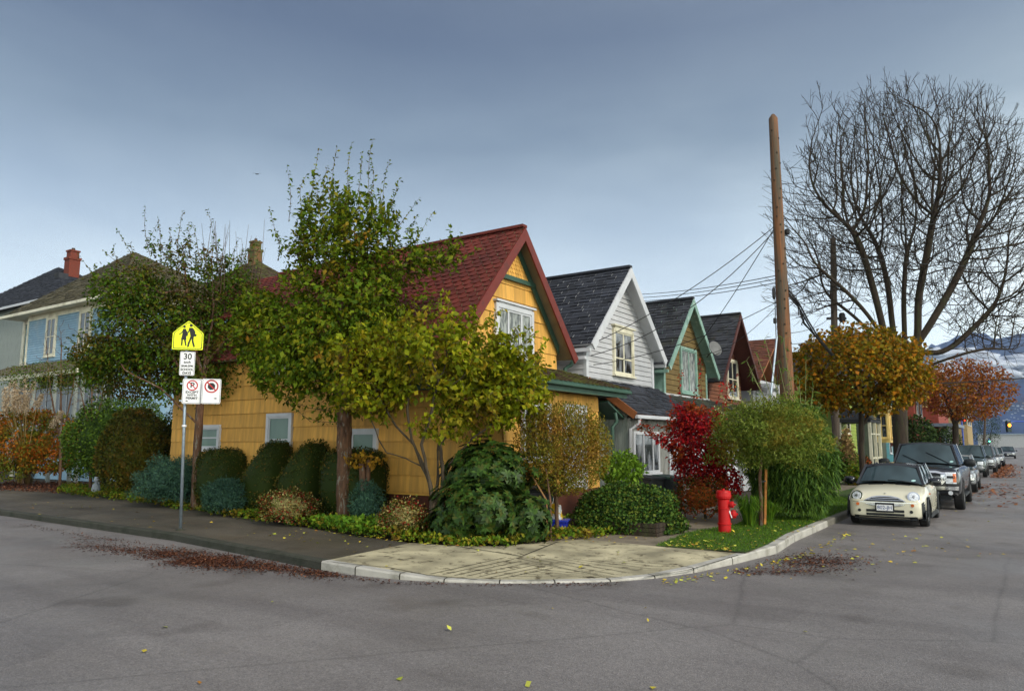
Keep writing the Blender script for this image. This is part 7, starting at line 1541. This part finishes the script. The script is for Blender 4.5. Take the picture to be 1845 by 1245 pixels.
def mirrors(parent, x, y, z, m, s=1.0):
    for sg_ in (-1, 1):
        b = MB(); c = (sg_*(x+.12*s), y, z); b.lathe([(.001, -.11*s), (.05*s, -.10*s), (.075*s, -.05*s), (.08*s, .05*s), (.05*s, .10*s), (.001, .11*s)], c, 12, 0)
        b.v = [(vx, c[1]+(vy-c[1])*.7, vz) for vx, vy, vz in b.v]; b.tube([(sg_*(x-.02), y+.03, z-.06), c], .02*s, 6); b.build('mirror', m, parent, smooth=True)
# ---- small cream hatchback
xk = -2.68; L_ = 3.63; o = thing('parked_car', 'small cream hatchback with a black roof and round headlights at the kerb', 'car', (xk, 19.35, 0.0), local=True)
M['cream_car'] = carpaint('cream_car_paint', (.66, .62, .48)); M['black_car'] = carpaint('black_car_paint', (.006, .007, .010), .2)
st_ = [(.00, .50, .25, .55, .0), (.012, .66, .22, .60, .0), (.06, .76, .19, .655, .01), (.14, .80, .18, .72, .02), (.28, .825, .17, .79, .03), (.55, .838, .17, .845, .04), (.95, .842, .17, .90, .035), (1.15, .842, .17, .92, .02), (1.6, .842, .17, .925, .0), (2.4, .842, .17, .94, .0), (3.0, .835, .17, .95, .0), (3.4, .80, .2, .92, .0), (3.58, .72, .25, .80, .0), (3.63, .6, .32, .62, .0)]
R0_ = .295; ax1, ax2 = .66, 3.12
body, bv = smoothbody('body', st_, M['cream_car'], o, [(ax1, R0_, .345), (ax2, R0_, .345)], .85, 2)
for s in (-1, 1):
    for y in (ax1, ax2): wheel(o, s*.735, y, R0_, .19, s, M['alloy'], 8)
b = MB(); b.box((-.60, .12, .15), (.60, 3.5, .40)); b.build('underbody', M['trim_black'], o)
for s in (-1, 1):
    for y in (ax1, ax2):
        b = MB(); P0 = []
        for t in np.linspace(-.15, math.pi+.15, 17): P0.append((y+math.cos(t)*.385, R0_+math.sin(t)*.385, y+math.cos(t)*.335, R0_+math.sin(t)*.335))
        for p, q in zip(P0[:-1], P0[1:]):
            a = hits(bv, p[0], min(p[1], .70), s, .012); c_ = hits(bv, q[0], min(q[1], .70), s, .012); xa_ = s*.868
            b.hexa([(s*.80, p[2], p[3]), (s*.80, q[2], q[3]), (xa_, q[2], q[3]), (xa_, p[2], p[3]), (s*.80, p[0], p[1]), (s*.80, q[0], q[1]), (xa_-s*.006, q[0], q[1]), (xa_-s*.006, p[0], p[1])])
        b.build('wheel_arch', M['trim_black'], o)
    b = MB(); b.box((s*.80 if s > 0 else -.85, ax1+.36, .165), (.85 if s > 0 else -.80, ax2-.36, .26)); b.build('sill', M['trim_black'], o)
b = MB(); patch(b, lambda u, v_, of: hitf(bv, u, v_, of), -.66, .66, 16, lambda x: .175, lambda x: .245+.05*max(0, abs(x)-.5), 2, .010); b.build('lower_lip', M['trim_black'], body)
cabin(o, .742, .58, .925, 1.375, 1.02, 1.52, 3.2, 3.5, M['cream_car'], M['black_car'], (.42, .72), wipers=[((.45, .0), (.06, .06)), ((.93, .0), (.48, .07))], bow=.09, roofcrown=.07, sticker=(.86, .14), header=.14)
mirrors(o, .79, 1.26, 1.0, M['black_car'], 1.25)
for s in (-1, 1):
    c = hitf(bv, s*.595, .685, .0); b = MB(); tlt = Matrix.Rotation(rad(-28), 3, 'X') @ Matrix.Identity(3)
    def disc(r0, r1, y0_, y1_, m_, nm, par):
        q = MB(); q.lathe([(r0, y0_), (r1, y1_), (.001, y1_-.004)], (0, 0, 0), 24, 1); R2 = Matrix.Rotation(rad(s*14), 3, 'Z') @ Matrix.Rotation(rad(-24), 3, 'X')
        q.v = [tuple(R2 @ Vector((vx, vy, vz)) + Vector((c[0], c[1], c[2]))) for vx, vy, vz in q.v]; return q.build(nm, m_, par, smooth=False)
    hl = disc(.134, .13, .05, -.022, M['chrome'], 'headlight', o); disc(.11, .098, .03, -.036, M['lamp'], 'lens', hl); disc(.04, .03, .0, -.05, M['alloy'], 'bulb_reflector', hl)
    c = hitf(bv, s*.575, .505, .004); b = MB(); b.tube([c+YP*.02, c-YP*.008], .036, 14); b.build('indicator', M['amber'], o)
    c = hitf(bv, s*.545, .36, .004); b = MB(); b.tube([c+YP*.02, c-YP*.006], .036, 12); b.build('fog_light', M['trim_black'], o)
F_f = lambda u, v_, of: hitf(bv, u, v_, of)
gt = lambda x: .70-.12*min(1, abs(x/.44))**3.0; gb = lambda x: .575
b = MB(); patch(b, F_f, -.40, .40, 20, lambda x: gb(x), lambda x: max(gb(x)+.005, gt(x)-.02), 4, .006); b.build('grille_opening', M['trim_black'], o)
b = MB(); patch(b, F_f, -.44, .44, 22, lambda x: max(gb(x)-.005, gt(x)-.016), lambda x: gt(x)+.008, 2, .022)
for k in range(2): z_ = .612+k*.042; w__ = .38-.06*k; patch(b, F_f, -w__, w__, 14, lambda x: z_-.006, lambda x: z_+.006, 1, .014)
b.build('chrome_grille', M['chrome'], o)
b = MB(); lowg = lambda x: .478+.05*max(0, (abs(x)-.3)/.15) if abs(x) > .3 else .478; patch(b, F_f, -.43, .43, 20, lowg, lambda x: .528, 2, .016); b.build('chrome_strip', M['chrome'], o)
b = MB(); patch(b, F_f, -.68, .68, 26, lambda x: .552, lambda x: .561, 1, .012); b.build('bonnet_seam', M['chrome'], body)
for z0_, z1_ in ((.335, .395), (.255, .31)): b = MB(); patch(b, F_f, -.40, .40, 16, lambda x: z0_, lambda x: z1_, 2, .007); b.build('air_intake', M['trim_black'], o)
def numberplate(o, bv, zc_, txt, w_=.36, h_=.2, frame=True, extra=True):
    c = hitf(bv, 0, zc_, .03); f = Frame((c[0], c[1]-.01, 0), XP, -YP); b = MB(); plate(b, f, rrect(w_+.04, h_+.02, .015), 0, zc_, -.02, .004); np_ = b.build('number_plate', M['trim_black'], o); b = MB(); plate(b, f, rrect(w_-.02, h_*.68, .01), 0, zc_-.0, .004, .008); q = b.build('plate_face', M['sign_white'], np_); 
    b = MB(); textmesh(b, txt, f, 0, zc_+.0, .085, .0095, .95, bold=.001); b.build('plate_lettering', mat('plate_blue', (.03, .06, .22), .5), np_); return np_
numberplate(o, bv, .44, '802-JH')
for s in (-1, 1):
    b = MB(); patch(b, F_f, min(s*.755, s*.832), max(s*.755, s*.832), 4, lambda x: .19, lambda x: .60-.9*max(0, .80-abs(x)), 6, .012); b.build('front_arch_trim', M['trim_black'], o)
b = MB(); c = hitf(bv, 0, .72, .0); c = hitt(bv, 0, c[1]+.04, .006); b.lathe([(.028, 0), (.024, .008), (.001, .01)], (c[0], c[1], c[2]), 12); b.build('badge', M['chrome'], body)
for s in (-1, 1):
    b = MB(); P = [hitt(bv, s*x, .93, .005) for x in (.14, .25, .38, .46)]; b.tube(P, .016, 5); b.build('bonnet_vent', M['trim_black'], body)
    b = MB()
    for y, z0_, z1_ in ((1.35, .2, .93), (2.45, .2, .93)): b.tube([hits(bv, y, z_, s, .001) for z_ in np.linspace(z0_+.1, z1_-.08, 6)], .004, 4)
    b.build('door_seam', M['trim_black'], body)
    b = MB(); b.tube([hits(bv, 2.2, .80, s, .02), hits(bv, 2.36, .80, s, .02)], .014, 6); b.build('door_handle', M['chrome'], body); b = MB(); q = hits(bv, 1.18, .72, s, .008); b.tube([q-YP*.04, q+YP*.04], .018, 6); b.build('side_repeater', M['amber'], body)
b = MB(); b.beam((-.28, 1.75, 1.12), (-.28, 1.95, 1.12), .1, .03); 
for x in (-.35, .33): b.hexa([(x-.16, 2.0, .9), (x+.16, 2.0, .9), (x+.16, 2.12, .9), (x-.16, 2.12, .9), (x-.12, 2.1, 1.2), (x+.12, 2.1, 1.2), (x+.12, 2.2, 1.2), (x-.12, 2.2, 1.2)])
b = None
# ---- black pickup
def pickup(o, paint, L_=5.85, w_=.99, grille=True):
    st = [(.0, .78, .55, .98, .0), (.03, .90, .48, 1.06, .0), (.10, .96, .44, 1.14, .01), (.25, .985, .42, 1.20, .03), (.7, .99, .42, 1.235, .045), (1.25, .99, .42, 1.27, .04), (1.5, .99, .42, 1.27, .0), (2.6, .99, .42, 1.27, .0), (3.75, .99, .42, 1.27, .0), (3.85, .99, .45, 1.33, .0), (5.6, .98, .5, 1.36, .0), (5.8, .95, .55, 1.3, .0), (5.85, .85, .6, 1.2, .0)]
    r_ = .405; a1, a2 = .98, 4.65; body, bv = smoothbody('body', st, paint, o, [(a1, r_+.03, .50), (a2, r_+.03, .50)], 1., 2)
    for s in (-1, 1):
        for y in (a1, a2): wheel(o, s*.87, y, r_, .26, s, M['alloy'], 6, .62)
    b = MB(); b.box((-.72, .15, .32), (.72, 5.6, .60)); b.build('underbody', M['trim_black'], o)
    cabin(o, .90, .72, 1.27, 1.90, 1.42, 1.95, 3.55, 3.85, paint, paint, (.45,), wipers=[((.40, .02), (.12, .42)), ((.86, .02), (.52, .48))], bow=.1, roofcrown=.05, sticker=(.9, .12))
    mirrors(o, .98, 1.62, 1.34, M['trim_black'], 1.5); F_ = lambda u, v_, of: hitf(bv, u, v_, of)
    b = MB(); patch(b, F_, -.56, .56, 16, lambda x: .74, lambda x: 1.10-.05*max(0, (abs(x)-.4)/.16), 4, .01); b.build('grille', M['trim_black'], o)
    b = MB(); patch(b, F_, -.60, .60, 16, lambda x: 1.08-.06*max(0, (abs(x)-.4)/.2), lambda x: 1.14-.06*max(0, (abs(x)-.4)/.2), 2, .035)
    for s in (-1, 1): patch(b, F_, s*.50 if s > 0 else -.62, .62 if s > 0 else -.50, 3, lambda x: .74+.12*max(0, (abs(x)-.52)/.1), lambda x: 1.1, 4, .03)
    patch(b, F_, -.55, .55, 14, lambda x: .94, lambda x: .98, 1, .03); patch(b, F_, -.55, .55, 14, lambda x: .85, lambda x: .88, 1, .03); b.build('chrome_grille', M['chrome'], o)
    b = MB(); patch(b, F_, -.93, .93, 22, lambda x: .60, lambda x: .655, 2, .05); patch(b, F_, -.93, .93, 22, lambda x: .655, lambda x: .70, 1, .035); b.build('chrome_bumper', M['chrome'], o)
    b = MB(); patch(b, F_, -.9, .9, 20, lambda x: .44, lambda x: .595, 2, .03); b.build('lower_bumper', M['trim_black'], o)
    for s in (-1, 1):
        b = MB(); x0, x1 = (.62, .88) if s > 0 else (-.88, -.62); patch(b, F_, x0, x1, 6, lambda x: .78, lambda x: 1.10, 4, .022); h_ = b.build('headlight', M['lamp'], o); b = MB(); patch(b, F_, x0+.03, x1-.03, 4, lambda x: .93, lambda x: 1.0, 1, .03); b.build('lens_divider', M['trim_black'], h_); b = MB(); patch(b, F_, (.8 if s > 0 else -.88), (.88 if s > 0 else -.8), 3, lambda x: .82, lambda x: 1.06, 3, .028); b.build('indicator', M['amber'], h_)
        b = MB(); c = F_(s*.72, .52, .05); b.tube([c, c-YP*.02], .06, 12); b.build('fog_light', M['lamp'], o)
        b = MB(); b.tube([(s*1.0, 2.45, 1.12), (s*1.0, 2.62, 1.12)], .016, 6); b.build('door_handle', M['chrome'], o); b = MB(); b.tube([hits(bv, 2.75, z_, s, .001) for z_ in (.5, .8, 1.2)], .005, 4); b.tube([hits(bv, 1.55, z_, s, .001) for z_ in (.62, .8, 1.2)], .005, 4); b.build('door_seam', M['trim_black'], body)
        b = MB(); b.box((s*.93-.07, 1.6, .34), (s*.93+.07, 3.9, .40)); b.build('side_step', M['trim_black'], o)
    numberplate(o, bv, .53, '', .3, .16)
o = thing('parked_pickup', 'large black pickup with a chrome grille and bumper parked behind the cream car', 'pickup truck', (-2.42, 24.75, 0), local=True); pickup(o, M['black_car'])
# ---- cars beyond
def suv(o, paint, W_=.92, Ht=1.75, L_=4.7, hood=1.02, grille='bar', rack=True, sedan=False):
    w_ = W_; st = [(.0, w_*.78, .42, hood*.72, 0), (.03, w_*.9, .36, hood*.84, 0), (.12, w_*.97, .32, hood*.93, .01), (.35, w_, .3, hood*.98, .03), (1.15, w_, .3, hood+.03, .04), (1.4, w_, .3, hood+.05, .0), (3.0, w_, .3, hood+.06, 0), (L_-.3, w_*.98, .3, hood+.04, 0), (L_-.05, w_*.94, .38, hood-.05, 0), (L_, w_*.85, .45, hood-.15, 0)]
    r_ = .35; a1, a2 = .88, L_-.95; body, bv = smoothbody('body', st, paint, o, [(a1, r_+.02, .42), (a2, r_+.02, .42)], w_, 2); F_ = lambda u, v_, of: hitf(bv, u, v_, of)
    for s in (-1, 1):
        for y in (a1, a2): wheel(o, s*(w_-.11), y, r_, .22, s, M['alloy'], 6)
    b = MB(); b.box((-w_*.72, .15, .25), (w_*.72, L_-.2, .5)); b.build('underbody', M['trim_black'], o)
    yb1 = L_-.12 if not sedan else L_-.75; cabin(o, w_*.9, w_*.74, hood+.04, Ht, 1.25, 1.85, yb1-(.25 if not sedan else .65), yb1, paint, paint, (.3, .66), bow=.07)
    mirrors(o, w_*.97, 1.5, hood+.08, paint, 1.15)
    b = MB(); patch(b, F_, -w_*.5, w_*.5, 10, lambda x: hood*.62, lambda x: hood*.86, 3, .01); b.build('grille', M['trim_black'], o); b = MB()
    for z_ in (.64, .74, .84): patch(b, F_, -w_*.5, w_*.5, 10, lambda x: hood*z_, lambda x: hood*(z_+.03), 1, .02)
    patch(b, F_, -w_*.93, w_*.93, 14, lambda x: .52, lambda x: .58, 1, .03); b.build('chrome_bars', M['chrome'], o); b = MB(); patch(b, F_, -w_*.9, w_*.9, 14, lambda x: .36, lambda x: .5, 1, .02); b.build('bumper', M['trim_black'], o)
    for s in (-1, 1):
        b = MB(); patch(b, F_, (w_*.56 if s > 0 else -w_*.86), (w_*.86 if s > 0 else -w_*.56), 5, lambda x: hood*.66, lambda x: hood*.84, 3, .02); b.build('headlight', M['lamp'], o)
        if rack: b = MB(); b.tube([(s*w_*.66, 2.0, Ht+.05), (s*w_*.66, yb1-.5, Ht+.05)], .02, 6); b.build('roof_rail', M['chrome'], o)
    numberplate(o, bv, .5, '', .3, .15)
M['green_car'] = carpaint('dark_green_car_paint', (.018, .035, .035)); M['grey_car'] = carpaint('grey_car_paint', (.09, .09, .095)); M['silver_car'] = carpaint('silver_car_paint', (.22, .23, .24)); M['red_car'] = carpaint('red_car_paint', (.30, .015, .015)); M['navy_car'] = carpaint('navy_car_paint', (.02, .025, .04))
for (x, y, paint, kw, lab) in [(-2.35, 34.2, 'silver_car', dict(W_=.88, Ht=1.42, hood=.86, rack=False, sedan=True), 'grey green saloon mostly hidden behind the black pickup'),
    (-2.55, 50.5, 'green_car', dict(W_=.93, Ht=1.80, hood=1.08), 'dark boxy off-roader beyond the gap behind the pickup'), (-2.25, 58.5, 'grey_car', dict(W_=.93, Ht=1.82, hood=1.05), 'grey off-roader second in the far row'),
    (-2.2, 68, 'silver_car', dict(W_=.92, Ht=1.72, hood=1.0), 'silver grey car third in the far row'), (-2.0, 77, 'navy_car', dict(W_=.9, Ht=1.6, hood=.95, rack=False), 'dark car at the end of the far row')]:
    o = thing('parked_car', lab, 'car', (x, y, 0), 'cars parked along the left kerb', local=True); suv(o, M[paint], **kw)
o = thing('moving_car', 'small dark car approaching in the middle of the far street', 'car', (-1.3, 118, 0), local=True); suv(o, M['navy_car'], .9, 1.55, hood=.95, rack=False)
o = thing('moving_car', 'red car turning at the far crossing behind the dark car', 'car', (-6.5, 150, 0), rotz=rad(75), local=True); suv(o, M['red_car'], .9, 1.6, hood=.95, rack=False)
# ------------------------------------------------------------------ the air
hb = MB(); hb.box((-2650, -340, -1.1), (1650, 4900, 760)); hz_ = hb.build('haze', []); 
hm = bpy.data.materials.new('haze'); nt, N, L = nodes(hm); o_ = N.new('ShaderNodeOutputMaterial'); v_ = N.new('ShaderNodeVolumePrincipled'); v_.inputs['Density'].default_value = .00010; v_.inputs['Color'].default_value = (.46, .62, .95, 1); v_.inputs['Anisotropy'].default_value = .2
L.new(v_.outputs[0], o_.inputs['Volume']); hz_.data.materials.append(hm); tag(hz_, kind='stuff')
EXPO = 0.2
# ------------------------------------------------------------------ sky, sun, camera
SUN_EL, SUN_AZ = rad(38), rad(108)       # azimuth measured clockwise from +Y
sd = Vector((math.sin(SUN_AZ)*math.cos(SUN_EL), math.cos(SUN_AZ)*math.cos(SUN_EL), math.sin(SUN_EL)))
w = bpy.data.worlds.new('World'); scene.world = w; w.use_nodes = True
nt = w.node_tree; N = nt.nodes; L = nt.links; N.clear()
out = N.new('ShaderNodeOutputWorld'); bg = N.new('ShaderNodeBackground'); L.new(bg.outputs[0], out.inputs[0]); bg.inputs[1].default_value = .1
sk = N.new('ShaderNodeTexSky'); sk.sky_type = 'NISHITA'; sk.sun_disc = False; sk.sun_elevation = SUN_EL; sk.sun_rotation = SUN_AZ
tc = N.new('ShaderNodeTexCoord'); sep = N.new('ShaderNodeSeparateXYZ'); L.new(tc.outputs['Generated'], sep.inputs[0])
gr_ = ramp(N, [(0, (8.4, 9.7, 10.0)), (.09, (8.5, 9.9, 10.4)), (.18, (7.8, 9.1, 9.9)), (.28, (4.8, 5.9, 6.9)), (.38, (2.3, 3.0, 3.8)), (.50, (1.2, 1.6, 2.35)), (.62, (1.1, 1.4, 2.0)), (1, (2.0, 2.3, 2.9))]); L.new(sep.outputs[2], gr_.inputs[0])
# slow cloud texture, stretched sideways
mp = N.new('ShaderNodeMapping'); mp.inputs['Scale'].default_value = (1, 1, 3.2); L.new(tc.outputs['Generated'], mp.inputs[0])
nz = N.new('ShaderNodeTexNoise'); nz.inputs['Scale'].default_value = 1.6; nz.inputs['Detail'].default_value = 5; nz.inputs['Roughness'].default_value = .56; nz.inputs['Distortion'].default_value = .35; L.new(mp.outputs[0], nz.inputs[0])
cr = ramp(N, [(.28, (.80, .83, .88)), (.5, (1.0, 1.0, 1.0)), (.72, (1.25, 1.22, 1.17))]); L.new(nz.outputs[0], cr.inputs[0])
mu = N.new('ShaderNodeMix'); mu.data_type = 'RGBA'; mu.blend_type = 'MULTIPLY'; mu.inputs[0].default_value = 1; L.new(gr_.outputs[0], mu.inputs[6]); L.new(cr.outputs[0], mu.inputs[7])
# thinner, brighter cloud towards the sun (behind the camera)
vd = N.new('ShaderNodeVectorMath'); vd.operation = 'DOT_PRODUCT'; L.new(tc.outputs['Generated'], vd.inputs[0]); vd.inputs[1].default_value = sd
br = ramp(N, [(0, (1, 1, 1)), (.35, (1.0, 1.0, 1.0)), (.62, (1.9, 1.75, 1.5)), (.85, (3.6, 3.2, 2.6)), (1, (5.5, 4.9, 3.9))]); 
mr = N.new('ShaderNodeMapRange'); mr.inputs[1].default_value = -1; mr.inputs[2].default_value = 1; L.new(vd.outputs['Value'], mr.inputs[0]); L.new(mr.outputs[0], br.inputs[0])
m2 = N.new('ShaderNodeMix'); m2.data_type = 'RGBA'; m2.blend_type = 'MULTIPLY'; m2.inputs[0].default_value = 1; L.new(mu.outputs[2], m2.inputs[6]); L.new(br.outputs[0], m2.inputs[7])
m3 = N.new('ShaderNodeMix'); m3.data_type = 'RGBA'; m3.inputs[0].default_value = .9; L.new(sk.outputs[0], m3.inputs[6]); L.new(m2.outputs[2], m3.inputs[7])
L.new(m3.outputs[2], bg.inputs[0])
sl_ = bpy.data.lights.new('sun', 'SUN'); sl_.energy = 2.4; sl_.angle = rad(11); sl_.color = (1, .93, .80); so = bpy.data.objects.new('sun', sl_); COL.objects.link(so)
so.rotation_euler = Vector((-sd[0], -sd[1], -sd[2])).to_track_quat('-Z', 'Y').to_euler(); so.location = (8, -8, 20)
cd = bpy.data.cameras.new('camera'); co = bpy.data.objects.new('camera', cd); COL.objects.link(co); scene.camera = co
cd.sensor_width = 36; cd.lens = 36*F/W; cd.clip_end = 8000; cd.clip_start = .1
co.location = (0, 0, EYE); co.rotation_euler = (rad(90)+PITCH, 0, YAW)
scene.view_settings.view_transform = 'Standard'; scene.view_settings.look = 'None'; scene.view_settings.exposure = EXPO; scene.view_settings.gamma = 1
